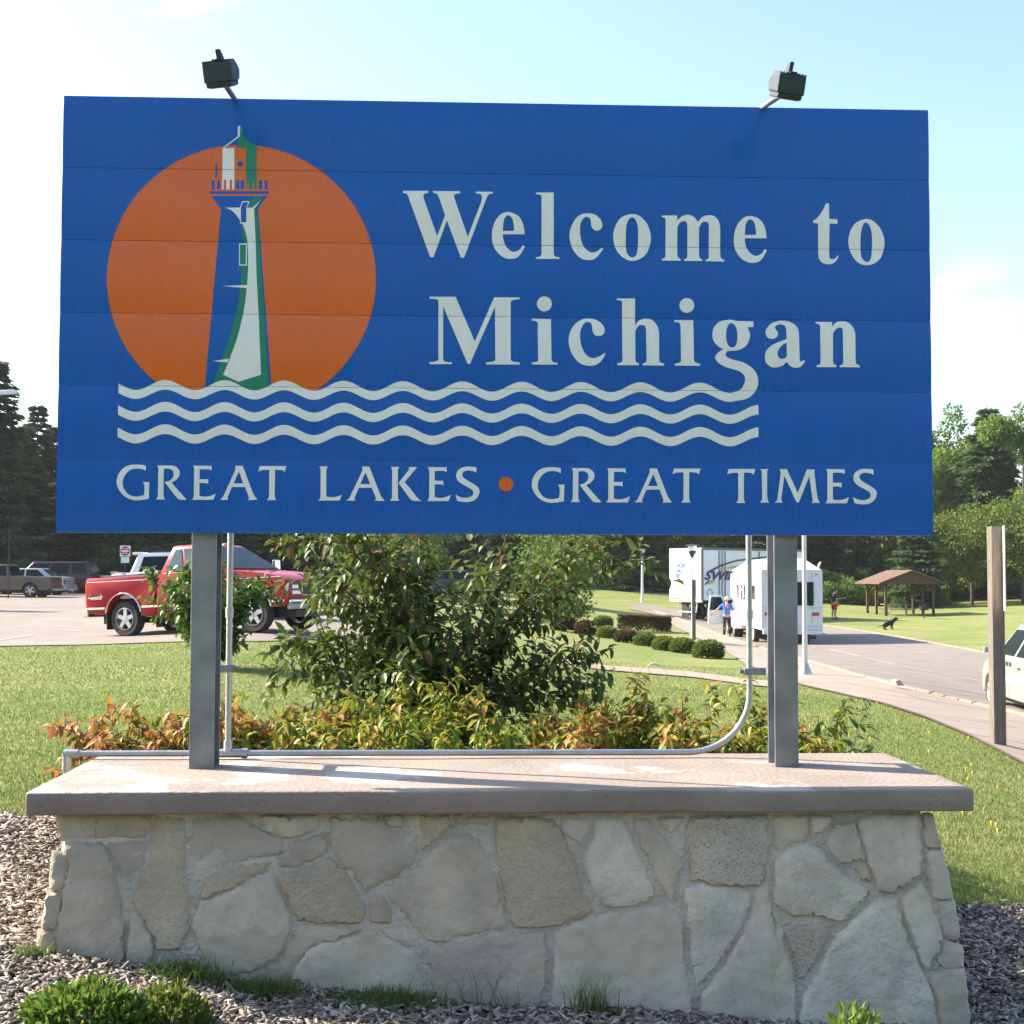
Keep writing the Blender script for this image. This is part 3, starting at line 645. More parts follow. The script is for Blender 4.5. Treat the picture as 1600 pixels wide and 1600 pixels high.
STONES = [
 ('1', '285,68 480,65 480,190 300,198'), ('1', '487,66 760,70 755,172 690,186 489,189'), ('1', '330,215 508,212 545,262 580,360 602,470 615,600 620,700 620,850 280,800 285,640 318,480 345,330'),
 ('1', '530,214 750,195 733,290 700,345 650,388 603,380 568,300'), ('1', '770,75 925,75 940,200 925,330 955,440 945,560 945,650 890,738 792,745 722,600 665,520 695,420 735,300'),
 ('1', '650,545 700,562 758,670 772,740 735,850 632,850'), ('1', '950,80 1180,80 1305,150 1412,192 1415,258 1335,282 1150,305 1022,338 955,268'), ('1', '1028,378 1200,325 1362,305 1345,352 1190,425 1065,474 1008,498'),
 ('1', '965,630 1005,512 1090,483 1350,374 1398,460 1450,580 1435,680 1395,785 1290,845 1065,912 1035,840 1005,740'), ('1', '1300,80 1590,80 1590,146 1440,188 1335,155'),
 ('1', '745,880 800,775 850,870 900,960 760,960'), ('1', '1065,930 1290,858 1400,800 1470,900 1530,1000 1100,1010'),
 ('2', '130,268 200,208 350,164 358,265 240,320 110,346'), ('2', '115,385 250,340 370,286 438,352 505,450 540,560 515,615 380,612 212,596 172,520 135,450'), ('2', '372,90 610,90 695,155 810,132 815,240 785,308 700,384 600,434 552,474 505,400 405,290 375,240'),
 ('2', '625,78 740,78 748,128 690,146'), ('2', '820,80 970,78 965,140 878,216 828,256'), ('2', '648,470 822,324 834,294 960,196 1050,168 1118,204 1166,282 1196,400 1234,560 1252,636 1180,654 900,709 834,686 786,616 706,538'),
 ('2', '988,78 1178,82 1168,128 1100,128 992,122'), ('2', '1200,90 1480,95 1538,184 1586,300 1634,450 1680,555 1640,594 1460,628 1294,638 1256,520 1210,330'), ('2', '215,624 380,634 532,644 420,686 268,735 188,866 165,905 105,856 135,760'),
 ('2', '190,880 264,740 400,704 560,655 700,705 785,765 815,850 845,960 700,1050 450,1060 300,980'), ('2', '595,652 700,643 774,668 784,738 705,704'), ('2', '566,484 628,480 684,560 668,614 574,616'),
 ('2', '854,734 905,730 1180,686 1445,660 1452,800 1434,960 1400,1090 1100,1090 905,1060 874,880'),
 ('3', '208,664 330,606 480,566 700,536 796,546 844,600 854,760 884,960 894,1140 600,1160 300,1150 200,1080 205,850'), ('3', '355,310 410,190 420,90 540,85 576,152 634,270 712,478 650,514 474,534 406,450'), ('3', '255,95 388,85 390,140 346,222 294,186 246,160'),
 ('3', '606,95 680,88 768,192 854,310 826,420 795,510 755,450 646,240'), ('3', '710,84 865,84 798,172'), ('3', '856,170 884,85 1276,80 1284,200 1260,370 1234,424 1080,424 896,396 876,280'),
 ('3', '858,448 960,416 1188,446 1184,540 1134,660 1054,778 924,930 906,820 886,600'), ('3', '940,1150 955,965 1082,794 1164,644 1206,560 1218,440 1276,360 1294,540 1314,680 1362,820 1390,990 1385,1160'),
 ('4', '205,440 402,440 402,566 300,604 202,648'), ('4', '418,440 530,446 498,516 418,564'), ('4', '212,692 300,626 400,596 474,642 554,740 634,800 732,852 676,936 616,1005 580,1022 420,984 330,1004 216,938'),
 ('4', '500,592 544,500 648,472 684,580 730,690 655,690 565,712'), ('4', '650,716 735,716 755,820 695,792'), ('4', '668,490 704,440 1015,440 1028,600 1028,764 938,812 860,862 806,862 748,740 718,620'),
 ('4', '266,1094 330,1048 550,1036 512,1130 434,1260 350,1356 326,1230'), ('4', '345,1640 384,1424 474,1266 546,1136 642,1028 800,898 886,908 924,1050 974,1180 1054,1350 1104,1500 1112,1680 760,1700 400,1700'),
 ('4', '918,900 1028,806 1074,900 1122,1050 1142,1130 1060,1306 1006,1200 958,1080'), ('4', '1046,440 1092,445 1112,540 1136,620 1052,620'), ('4', '1054,640 1140,636 1172,760 1196,900 1102,906 1066,780'), ('4', '1110,920 1204,908 1240,1120 1164,1126'),
 ('4', '1154,1144 1252,1180 1262,1276 1114,1284 1080,1322'), ('4', '1076,1348 1132,1304 1262,1288 1282,1450 1300,1680 1134,1680 1124,1500'),
 ('1', '262,265 336,270 346,330 316,448 250,440'), ('1', '240,462 312,472 278,650 212,640'), ('1', '196,655 270,660 270,800 190,790'), ('4', '215,1660 208,960 255,1060 268,1170 310,1290 330,1480 325,1680'), ('4', '540,1010 640,940 690,890 760,850 700,900 600,1010')]
ZF = {'1': (0, 1250, 3.2), '2': (400, 1250, 3.2), '3': (800, 1250, 3.2), '4': (1150, 1150, 1600/450)}
SCOL = [(.49, .415, .305), (.46, .375, .26), (.55, .48, .36), (.42, .36, .275), (.58, .52, .405), (.50, .435, .33)]
def stone_mat(i):
    c = SCOL[i]; mt = M('limestone_%d' % i, c, .9, var=.20, scale=5, bump=[.4, .6, .35, .45, .5, .8][i], bscale=[30, 60, 26, 30, 45, 70][i], detail=9)
    t = mt.node_tree; b = t.nodes['Principled BSDF']; src = b.inputs['Base Color'].links[0].from_socket
    co = [n for n in t.nodes if n.type == 'TEX_COORD'][0]
    n = t.nodes.new('ShaderNodeTexNoise'); n.inputs['Scale'].default_value = 95; n.inputs['Detail'].default_value = 3; t.links.new(co.outputs['Object'], n.inputs[0])
    r = t.nodes.new('ShaderNodeValToRGB'); r.color_ramp.elements[0].position = .30; r.color_ramp.elements[0].color = (.5, .46, .4, 1); r.color_ramp.elements[1].position = .43
    t.links.new(n.outputs['Fac'], r.inputs[0])
    x = t.nodes.new('ShaderNodeMixRGB'); x.blend_type = 'MULTIPLY'; x.inputs[0].default_value = [.25, .5, .2, .3, .35, .95][i]; t.links.new(src, x.inputs[1]); t.links.new(r.outputs[0], x.inputs[2])
    n2 = t.nodes.new('ShaderNodeTexNoise'); n2.inputs['Scale'].default_value = 2.6; n2.inputs['Detail'].default_value = 6; t.links.new(co.outputs['Object'], n2.inputs[0])
    r2 = t.nodes.new('ShaderNodeValToRGB'); r2.color_ramp.elements[0].position = .56; r2.color_ramp.elements[0].color = (0, 0, 0, 1); r2.color_ramp.elements[1].position = .75; r2.color_ramp.elements[1].color = (.5, .5, .5, 1)
    t.links.new(n2.outputs['Fac'], r2.inputs[0])
    y = t.nodes.new('ShaderNodeMixRGB'); y.inputs[2].default_value = (.36, .25, .13, 1); t.links.new(r2.outputs[0], y.inputs[0]); t.links.new(x.outputs[0], y.inputs[1])
    n3 = t.nodes.new('ShaderNodeTexNoise'); n3.inputs['Scale'].default_value = 6.5; n3.inputs['Detail'].default_value = 8; n3.inputs['Roughness'].default_value = .7
    m3 = t.nodes.new('ShaderNodeMapping'); m3.inputs['Location'].default_value = (i*3.1, 7, i); m3.inputs['Scale'].default_value = (1, 1, .6); t.links.new(co.outputs['Object'], m3.inputs[0]); t.links.new(m3.outputs[0], n3.inputs[0])
    r3 = t.nodes.new('ShaderNodeValToRGB'); r3.color_ramp.elements[0].position = .50; r3.color_ramp.elements[0].color = (0, 0, 0, 1); r3.color_ramp.elements[1].position = .66; r3.color_ramp.elements[1].color = (.55, .55, .55, 1); t.links.new(n3.outputs['Fac'], r3.inputs[0])
    w = t.nodes.new('ShaderNodeMixRGB'); w.inputs[2].default_value = (.36, .315, .25, 1); t.links.new(r3.outputs[0], w.inputs[0]); t.links.new(y.outputs[0], w.inputs[1])
    t.links.new(w.outputs[0], b.inputs['Base Color']); return mt
SM = [stone_mat(i) for i in range(6)]
def stone(poly, to3d, seed, thick, h=.017, grow=0.):
    """poly: outline in wall-plane metres (a, z); to3d maps (a, z, out) to local space"""
    rs = random.Random(seed); P = [Vector(p) for p in poly]; out = []
    for p, q in zip(P, P[1:]+P[:1]):
        k = max(1, int((q-p).length/.012))
        nrm = Vector((-(q-p).y, (q-p).x)).normalized()
        for i in range(k):
            t = i/k; w = p.lerp(q, t); out.append(w+nrm*noise.noise(Vector((w.x*22, w.y*22, seed)))*.006*(1 if i else .5))
    if grow:
        m_ = len(out); out = [out[i]+Vector(((out[(i+2) % m_]-out[i-2]).y, -(out[(i+2) % m_]-out[i-2]).x)).normalized()*grow for i in range(m_)]
    n = len(out); xs = [p.x for p in out]; zs = [p.y for p in out]
    px = np.array([p.x for p in out]); pz = np.array([p.y for p in out])
    gx, gz_ = np.meshgrid(np.arange(min(xs), max(xs), h), np.arange(min(zs), max(zs), h)); gx = gx.ravel(); gz_ = gz_.ravel()
    gx = gx+rng.uniform(-.3, .3, len(gx))*h; gz_ = gz_+rng.uniform(-.3, .3, len(gz_))*h
    inside = in_poly(gx, gz_, list(zip(px, pz))); gx, gz_ = gx[inside], gz_[inside]
    ex, ez = np.roll(px, -1)-px, np.roll(pz, -1)-pz
    t = np.clip(((gx[:, None]-px)*ex+(gz_[:, None]-pz)*ez)/(ex*ex+ez*ez+1e-12), 0, 1)
    dist = np.sqrt((gx[:, None]-px-t*ex)**2+(gz_[:, None]-pz-t*ez)**2).min(1)
    keep = dist > .005; gx, gz_, dist = gx[keep], gz_[keep], dist[keep]
    vin = [Vector(p) for p in out]+[Vector((a, b)) for a, b in zip(gx, gz_)]
    vo, eo, fo, ov, oe, of = delaunay_2d_cdt(vin, [], [list(range(n))], 1, 1e-6)
    D = {}
    for i, ori in enumerate(ov):
        D[i] = max([0 if o < n else dist[o-n] for o in ori]+[0])
    tx, tz = rs.uniform(-.035, .035), rs.uniform(-.03, .03); cx, cz = sum(xs)/n, sum(zs)/n
    bm = bmesh.new(); vs = []
    for i, p in enumerate(vo):
        d = D[i]; hgt = thick*(1-math.exp(-d/.007))+(p.x-cx)*tx+(p.y-cz)*tz if d else -.012
        if d:
            hgt += noise.noise(Vector((p.x*5, p.y*5, seed*3.1)))*.011+abs(noise.noise(Vector((p.x*11, p.y*14, seed*1.7))))*.009+noise.noise(Vector((p.x*30, p.y*30, seed)))*.0032
            hgt = max(hgt, .002)
        vs.append(bm.verts.new(to3d(p.x, p.y, hgt)))
    for f in fo:
        try: bm.faces.new([vs[i] for i in f])
        except ValueError: pass
    bmesh.ops.recalc_face_normals(bm, faces=bm.faces)
    me = bpy.data.meshes.new('stone'); bm.to_mesh(me); bm.free()
    return me
def fr3(a, z, o): return (a, YF0+BAT*(z-ZW1)-o, z)
for i, (k, s) in enumerate(STONES):
    ox, oy, sc = ZF[k]
    P = [front(float(w.split(',')[0])/sc+ox, float(w.split(',')[1])/sc+oy) for w in s.split()]
    if sum(a[0]*b[1]-b[0]*a[1] for a, b in zip(P, P[1:]+P[:1])) < 0: P = P[::-1]
    th = (.005 if k in '12' else .010)+.010*((i*37) % 11)/11
    me = stone(P, fr3, i, th, grow=.0095)
    if sum(f.normal.y for f in me.polygons) > 0: me.flip_normals()
    me.materials.append(SM[[3, 1, 3, 3, 1, 0, 3, 1, 0, 2, 4, 3][i % 12] if k in '12' else [2, 0, 2, 5, 4, 2, 0, 2, 4][i % 9]])
    me.polygons.foreach_set('use_smooth', np.ones(len(me.polygons), bool)); me.set_sharp_from_angle(angle=R(50))
    link('stone', me, base)
# flank and back stones: rough courses
def flank(n, m, to3d, seed):
    rs = random.Random(seed); g = [[(i/n+(rs.uniform(-.3, .3)/n if 0 < i < n else 0), j/m+(rs.uniform(-.3, .3)/m if 0 < j < m else 0)) for j in range(m+1)] for i in range(n+1)]
    for i in range(n):
        for j in range(m):
            q = [g[i][j], g[i+1][j], g[i+1][j+1], g[i][j+1]]; c = (sum(a for a, b in q)/4, sum(b for a, b in q)/4)
            q = [(c[0]+(a-c[0])*.94, c[1]+(b-c[1])*.92) for a, b in q]
            me = stone([(a*1.0, b*1.0) for a, b in q], to3d, seed+i*7+j, .018, .05); me.materials.append(SM[(i+j*2) % 6])
            me.polygons.foreach_set('use_smooth', np.ones(len(me.polygons), bool)); link('stone', me, base)
HWL = ZW1-ZW0
def lerp(a, b, t): return a+(b-a)*t
flank(3, 3, lambda a, b, o: (xl(lerp(ZW0, ZW1, b))-o, lerp(lerp(YF1, YF0, b), lerp(YB0, YB1, b), a), lerp(ZW0, ZW1, b)), 100)
flank(3, 3, lambda a, b, o: (xr(lerp(ZW0, ZW1, b))+o, lerp(lerp(YF1, YF0, b), lerp(YB0, YB1, b), a), lerp(ZW0, ZW1, b)), 200)
flank(7, 3, lambda a, b, o: (lerp(xl(lerp(ZW0, ZW1, b)), xr(lerp(ZW0, ZW1, b)), a), lerp(YB0, YB1, b)+o, lerp(ZW0, ZW1, b)), 300)

# ================================================================ CONDUIT AND FLOODLIGHTS
PIPE = M('conduit_zinc', (.42, .44, .45), .42, metal=.8, var=.15, scale=12, bump=.1)
def L3(u, v, off): a, y, z = loc_sign(u, v, off); return Vector((a, y, z))
con = thing('conduit', 'grey electrical conduit running along the cap and up beside both posts', 'pipe', (SO.x, SO.y, 0), YAW)
zc = CAPZ+.024; rc = .0135; oc = .34
xa = L3(104, 1187, oc).x; xb = L3(1075, 1187, oc).x; xv = L3(1183, 1100, .19).x; xt = L3(357, 1100, .19).x
oc2 = .22
mb = MB(); mb.tube([(xa, oc, zc), (xb, oc, zc)], rc, 12)
bend = [(xb, oc, zc)]+[(xb+(xv-xb)*math.sin(t), oc, zc+(.26)*(1-math.cos(t))) for t in np.linspace(.1, math.pi/2, 12)]
mb2 = MB(); mb2.tube(bend+[(xv, oc, 1.35), (xv, oc, ZT-.3)], rc, 12)
mb.build('pipe', PIPE, con, smooth=True); mb2.build('pipe', PIPE, con, smooth=True)
xt = L3(357, 1100, oc).x; xv2 = xv
MB().tube([(xt, oc, zc+.02), (xt, oc, ZT-.3)], rc, 12).build('pipe', PIPE, con, smooth=True)
MB().tube([(xa, oc, zc-.01), (xa, oc, -.1)], rc, 12).build('pipe', PIPE, con, smooth=True)
f1 = MB(); f1.tube([(xa-.012, oc, zc), (xa+.05, oc, zc)], .019, 12); f1.tube([(xa, oc, zc), (xa, oc, zc-.07)], .019, 12); f1.build('elbow_fitting', PIPE, con, smooth=True)
f2 = MB(); f2.tube([(xt-.07, oc, zc), (xt+.075, oc, zc)], .0185, 12); f2.tube([(xt, oc, zc), (xt, oc, zc+.055)], .0185, 12); f2.tube([(xt+.06, oc, zc), (xt+.085, oc, zc)], .022, 12); f2.build('tee_fitting', PIPE, con, smooth=True)
zk = L3(357, 958, oc).z; MB().tube([(xt, oc, zk-.02), (xt, oc, zk+.025)], .0175, 12).build('coupling', PIPE, con, smooth=True)
zk = L3(1183, 960, oc).z; MB().tube([(xv, oc, zk-.02), (xv, oc, zk+.02)], .0175, 12).build('coupling', PIPE, con, smooth=True)
for xx, v, s in ((xt, 1044, -1), (xv, 1049, 1)):
    z = L3(800, v, oc).z; c = MB(); c.box((xx, oc, z), (.05, .036, .03)); c.box((xx+s*.055, oc-.01, z), (.075, .012, .032)); c.box((xx-s*.035, oc, z), (.022, .02, .018)); c.build('clamp', STEEL, con, bevel=.003)
    c = MB(); c.tube([(xx+s*.07, oc-.03, z), (xx+s*.07, oc+.0, z)], .006, 6); c.build('bolt', STEEL, con)
    c = MB(); c.box((xx+s*.075, .25, z), (.02, .19, .03)); c.build('bracket', STEEL, con, bevel=.002, seg=1)
BRONZE = M('bronze_paint', (.026, .038, .052), .6, var=.15, scale=12, metal=.2)
GLASSL = M('lamp_glass', (.30, .32, .34), .15, var=.05)
def flood(uv_base, uv_head, label, side):
    a0 = loc_sign(*uv_base, .02); ah = loc_sign(*uv_head, -.42)
    root = thing('floodlight', label, 'floodlight', tuple(SO+SA*a0[0]+SN*.02+Vector((0, 0, ZT))), YAW)
    b = Vector((0, 0, -.1)); h = Vector((ah[0]-a0[0], -.44, ah[2]-ZT))
    MB().tube([(0, .055, -.45), (0, .055, -.03), (0, .045, .012), Vector((0, .045, .012)).lerp(h+Vector((0, .03, -.02)), .4), h+Vector((0, .03, -.02))], .0115, 10).build('arm', STEEL, root, smooth=True)
    MB().box((0, .055, -.42), (.09, .03, .1)).build('bracket', STEEL, root, bevel=.004)
    Mt = Matrix.Translation(h) @ Matrix.Rotation(side*R(9), 4, 'Z') @ Matrix.Rotation(R(24), 4, 'X') @ Matrix.Rotation(R(4)*side, 4, 'Y') @ Matrix.Scale(.80, 4)
    w, d = .145, .15
    hb = MB(); c = [(-d*.30, .070), (d*.42, .062), (d*.60, -.012), (d*.36, -.050), (-d*.46, -.052)]   # side outline (y, z)
    hb.prism([(-d*.33, .046), (d*.30, .042), (d*.58, -.0), (d*.40, -.046), (-d*.44, -.046)], -w/2, w/2, 'x')
    hb.bm.transform(Mt); body = hb.build('housing', BRONZE, root, bevel=.006, seg=2)
    hb = MB(); hb.prism([(-d*.43, -.046), (d*.40, -.046), (d*.34, -.070), (-d*.38, -.070)], -w/2+.008, w/2-.008, 'x'); hb.bm.transform(Mt); hb.build('door_frame', BRONZE, root, bevel=.004)
    hb = MB(); hb.box((0, 0, -.072), (w-.04, d*.6, .004)); hb.bm.transform(Mt); hb.build('lens', GLASSL, root)
    for k in range(9):
        x = -w/2+.006+k*(w-.012)/8
        fb = MB(); hgt = .010 if abs(k-4) > 1 else .016
        fb.prism([(-d*.32, .04), (d*.28, .036), (d*.22, .044+hgt*.8), (-d*.30, .046+hgt)], x-.0025, x+.0025, 'x'); fb.bm.transform(Mt); fb.build('fin', BRONZE, body)
    fb = MB(); fb.prism([(-d*.25, .05), (d*.2, .05), (d*.05, .080), (-d*.12, .105), (-d*.25, .105)], -.011-.014*side*1, .011-.014*side*1, 'x'); fb.bm.transform(Mt); fb.build('knuckle', BRONZE, root, bevel=.003)
flood((366, 152), (344.5, 112), 'left floodlight on a bent arm above the lighthouse end of the sign', -1)
flood((1190, 165), (1231, 131), 'right floodlight on a bent arm above the word end of the sign', 1)
# ================================================================ LEAVES AND GRASS
def unit(a): return a/np.maximum(np.linalg.norm(a, axis=-1, keepdims=True), 1e-9)
def leaf_arrays(P, D, Nn, Ln, Wd, droop=.25, fold=.25):
    """broad leaves, 7 vertices / 6 triangles each"""
    P, D, Nn = map(np.asarray, (P, D, Nn)); D = unit(D); S = unit(np.cross(D, Nn)); Nn = np.cross(S, D)
    Ln = np.broadcast_to(np.asarray(Ln, float), (len(P),))[:, None]; Wd = np.broadcast_to(np.asarray(Wd, float), (len(P),))[:, None]
    def pt(t, s, f): return P + D*Ln*t + S*Wd*s*.5 + Nn*(Wd*f*.5*fold - Ln*droop*t*t)
    V = np.stack([pt(0, 0, 0), pt(.33, .95, 1), pt(.68, .78, .9), pt(1, 0, 0), pt(.68, -.78, .9), pt(.33, -.95, 1), pt(.5, 0, -.1)], 1)
    T = np.array([(0, 1, 6), (1, 2, 6), (2, 3, 6), (3, 4, 6), (4, 5, 6), (5, 0, 6)])
    n = len(P); return V.reshape(-1, 3), (T[None]+np.arange(n)[:, None, None]*7).reshape(-1, 3), 6
def card_arrays(P, D, Nn, Ln, Wd):
    """small leaf / needle sprays, one bent diamond (2 triangles) each"""
    P, D, Nn = map(np.asarray, (P, D, Nn)); D = unit(D); S = unit(np.cross(D, Nn)); Nn = np.cross(S, D)
    Ln = np.broadcast_to(np.asarray(Ln, float), (len(P),))[:, None]; Wd = np.broadcast_to(np.asarray(Wd, float), (len(P),))[:, None]
    V = np.stack([P, P+D*Ln*.5+S*Wd*.5+Nn*Ln*.08, P+D*Ln, P+D*Ln*.5-S*Wd*.5+Nn*Ln*.08], 1)
    n = len(P); T = np.array([(0, 1, 2), (0, 2, 3)])
    return V.reshape(-1, 3), (T[None]+np.arange(n)[:, None, None]*4).reshape(-1, 3), 2
def rdir(n): return unit(rng.normal(size=(n, 3)))
class Cloud:
    def __init__(s): s.V = []; s.F = []; s.T = []; s.n = 0
    def add(s, arr, tint):
        V, Fc, k = arr; s.V.append(V); s.F.append(Fc+s.n); s.n += len(V); s.T.append(np.repeat(np.asarray(tint, float), k))
    def mesh(s, name, mat): return np_mesh(name, np.concatenate(s.V), np.concatenate(s.F), mat, np.concatenate(s.T))
    def build(s, name, mat, parent=None, stuff=False):
        o = link(name, s.mesh(name, mat), parent)
        if stuff: o['kind'] = 'stuff'
        return o
BARK = M('bark', (.075, .055, .042), .9, var=.35, scale=20, bump=.8, bscale=40)
BARK_R = M('bark_reddish', (.085, .050, .038), .75, var=.3, scale=20, bump=.4)
L_BUSH = leafmat('leaf_dark_bronze', [(0, (.036, .068, .016)), (.4, (.068, .118, .022)), (.75, (.14, .175, .034)), (.9, (.16, .10, .035)), (1, (.20, .065, .03))], .45, .32, .35)
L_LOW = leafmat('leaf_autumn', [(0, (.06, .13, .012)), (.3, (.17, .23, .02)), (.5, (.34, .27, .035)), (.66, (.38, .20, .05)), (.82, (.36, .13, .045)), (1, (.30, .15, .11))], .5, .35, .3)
L_LIGHT = leafmat('leaf_light_green', [(0, (.025, .075, .010)), (.5, (.06, .14, .015)), (1, (.16, .23, .035))], .4, .35, .45)
L_GREEN = leafmat('leaf_green', [(0, (.085, .145, .036)), (.5, (.17, .24, .055)), (.8, (.23, .28, .07)), (1, (.26, .24, .08))], .6, .38, .12)
L_BRIGHT = leafmat('leaf_bright', [(0, (.060, .13, .020)), (.6, (.14, .23, .036)), (1, (.23, .28, .055))], .55, .4, .25)
L_AUT = leafmat('leaf_turning', [(0, (.065, .125, .022)), (.55, (.15, .20, .035)), (.85, (.25, .19, .04)), (1, (.28, .14, .04))], .55, .35, .25)
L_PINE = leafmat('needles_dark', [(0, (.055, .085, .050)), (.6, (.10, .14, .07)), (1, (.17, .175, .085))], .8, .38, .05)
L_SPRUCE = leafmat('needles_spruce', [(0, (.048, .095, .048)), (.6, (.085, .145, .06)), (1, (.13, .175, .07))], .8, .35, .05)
L_GRASS = leafmat('grass_blade', [(0, (.092, .155, .036)), (.38, (.186, .236, .068)), (.70, (.285, .288, .120)), (1, (.38, .34, .19))], .6, .35, .2)

# ---- leafy shrub from branching stems; the nearest leaves are pieces of their own
def single_leaf_meshes(name, mat, tints, L_, W_, droop, fold):
    out = []
    for t in tints:
        c = Cloud(); c.add(leaf_arrays([[0, 0, 0]], [[0, 1, 0]], [[0, 0, 1]], L_, W_, droop, fold), [t]); out.append((t, c.mesh(name, mat)))
    return out
def shrub(name, label, cat, group, loc, stems, mat, bark, n_single, leafL, leafW, tint_fn, droop=.3, fold=.3, hang=.3, gap=.03, whorl=1, spread=.9, start=.25):
    """stems: list of (list of local points, r0). leaves alternate along every stem"""
    root = thing(name, label, cat, loc, 0, group)
    mb = MB(); P = []; D = []; Nn = []; Ln = []; T = []
    for pts, r0 in stems:
        pts = [Vector(p) for p in pts]; n = len(pts)
        mb.tube(pts, [r0*(1-.8*i/(n-1)) for i in range(n)], 5, cap=False)
        ls = [0]
        for a, b in zip(pts, pts[1:]): ls.append(ls[-1]+(b-a).length)
        s = ls[-1]*(.12 if len(pts) < 6 else start); k = 0
        while s < ls[-1]:
            i = max(j for j in range(n) if ls[j] <= s); i = min(i, n-2)
            f = (s-ls[i])/(ls[i+1]-ls[i]+1e-9); p = pts[i].lerp(pts[i+1], f); ax = (pts[i+1]-pts[i]).normalized()
            for w in range(whorl):
                ang = k*2.4+w*math.pi*2/whorl+random.uniform(-.4, .4)
                x = ax.orthogonal().normalized(); y = ax.cross(x); side = x*math.cos(ang)+y*math.sin(ang)
                d = side*spread+ax*random.uniform(.2, .8)+Vector((0, 0, -hang*random.uniform(.3, 1.3)))
                nn = Vector((0, 0, 1))+Vector((random.uniform(-.5, .5), random.uniform(-.5, .5), 0))
                P.append(p); D.append(d.normalized()); Nn.append(nn); Ln.append(leafL*random.uniform(.65, 1.15)); T.append(tint_fn(p, s/ls[-1]))
            s += gap*random.uniform(.7, 1.4); k += 1
    mb.build('stem', bark, root, smooth=True)
    P = np.array(P); D = np.array(D); Nn = np.array(Nn, float); Ln = np.array(Ln); T = np.clip(np.array(T), 0, 1)
    # nearest (outermost towards the front) leaves become single pieces
    wl = np.array(loc); dd = np.linalg.norm(P+wl-np.array([0, 0, EYE]), axis=1)-Ln*4
    order = np.argsort(dd); one = order[:n_single]; rest = order[n_single:]
    if n_single:
        ms = single_leaf_meshes('leaf', mat, [.08, .25, .42, .58, .74, .92], 1, leafW/leafL, droop, fold)
        for i in one:
            me = min(ms, key=lambda q: abs(q[0]-T[i]))[1]
            d = Vector(D[i]); z = Vector(Nn[i]); x = d.cross(z).normalized(); z = x.cross(d)
            Mx = Matrix((x, d, z)).transposed().to_4x4()
            o = link('leaf', me, root); o.matrix_basis = Matrix.Translation(P[i]) @ Mx @ Matrix.Scale(Ln[i], 4)
    c = Cloud(); c.add(leaf_arrays(P[rest], D[rest], Nn[rest], Ln[rest], Ln[rest]*leafW/leafL, droop, fold), T[rest]); c.build('foliage', mat, root, stuff=True)
    return root
def arc_stem(d, length, rise, n=9, wob=.02, curl=.0):
    """stem leaving the base in direction d (2D), rising and arching over"""
    out = [Vector((0, 0, 0))]; d = Vector((d[0], d[1])); d.normalize()
    for i in range(1, n+1):
        t = i/n; h = length*(t*math.cos(rise*t+curl*t*t)); o = length*t*math.sin(rise*t*.9+.12)
        out.append(Vector((d.x*o, d.y*o, h))+Vector((random.uniform(-wob, wob), random.uniform(-wob, wob), random.uniform(-wob, wob)*.5)))
    return out
def with_twigs(stems, per, ln, tw=.004, t0=.3):
    out = list(stems)
    for pts, r0 in stems:
        n = len(pts)
        for k in range(per):
            t = t0+(1-t0)*random.random(); i = min(int(t*(n-1)), n-2); p = pts[i].lerp(pts[i+1], t*(n-1)-i)
            ax = (pts[i+1]-pts[i]).normalized(); sd = ax.orthogonal().normalized(); sd = Matrix.Rotation(random.uniform(0, 6.28), 3, ax) @ sd
            d = (ax*.7+sd*.9+Vector((0, 0, .25))).normalized(); l = ln*random.uniform(.5, 1.2)*(1.1-.5*t)
            tp = [p+d*l*j/4+Vector((0, 0, -.12*l*(j/4)**2)) for j in range(5)]; out.append((tp, tw))
    return out
# central dark bush
random.seed(21)
cx, cy = -.38, 8.15
SHR = .86
st = []
for i in range(18):
    a = random.uniform(-math.pi, math.pi); st.append((arc_stem((math.cos(a), math.sin(a)*.7), random.uniform(1.5, 2.3), random.uniform(.15, .75), 9, .03), .016))
for a, l, r in ((math.pi, 1.45, 1.0), (math.pi*.92, 1.25, 1.15), (-math.pi*.9, 1.5, .85), (0, 1.25, .98), (.25, 1.15, 1.05), (-.3, 1.3, .85), (math.pi*1.05, 1.1, 1.25), (-1.9, 1.2, .8), (2.6, 1.4, .95)):
    st.append((arc_stem((math.cos(a), math.sin(a)), l, r, 9, .02), .010))
st = [([Vector((q.x*SHR, q.y*SHR, q.z)) for q in pts], r0) for pts, r0 in st]
st = with_twigs(st, 25, .42)
shrub('leafy_bush', 'big dark green bush with bronze tips standing centrally behind the stone pedestal', 'bush', None, (cx, cy, gz(cx, cy)), st, L_BUSH, BARK_R, 280, .088, .042,
      lambda p, s: random.gauss(.47+.10*(p.z-1)+.08*(s > .8), .15) + (.45 if random.random() < .025 else 0), .28, .35, .35, .028)
# pale green bush behind the left post
random.seed(5)
p = gpt(330, 1046); st = []
for i in range(30):
    a = random.uniform(-math.pi, math.pi); st.append((arc_stem((math.cos(a), math.sin(a)), random.uniform(.95, 1.5), random.uniform(.12, .88), 8, .03), .012))
st = with_twigs(st, 18, .40, t0=.05)
shrub('round_bush', 'fresh green broad-leaved bush on the lawn in front of the red pickup', 'bush', None, tuple(p), st, L_LIGHT, BARK, 70, .12, .066,
      lambda q, s: random.gauss(.45-.25*q.x, .22), .22, .3, .25, .036, start=.04)
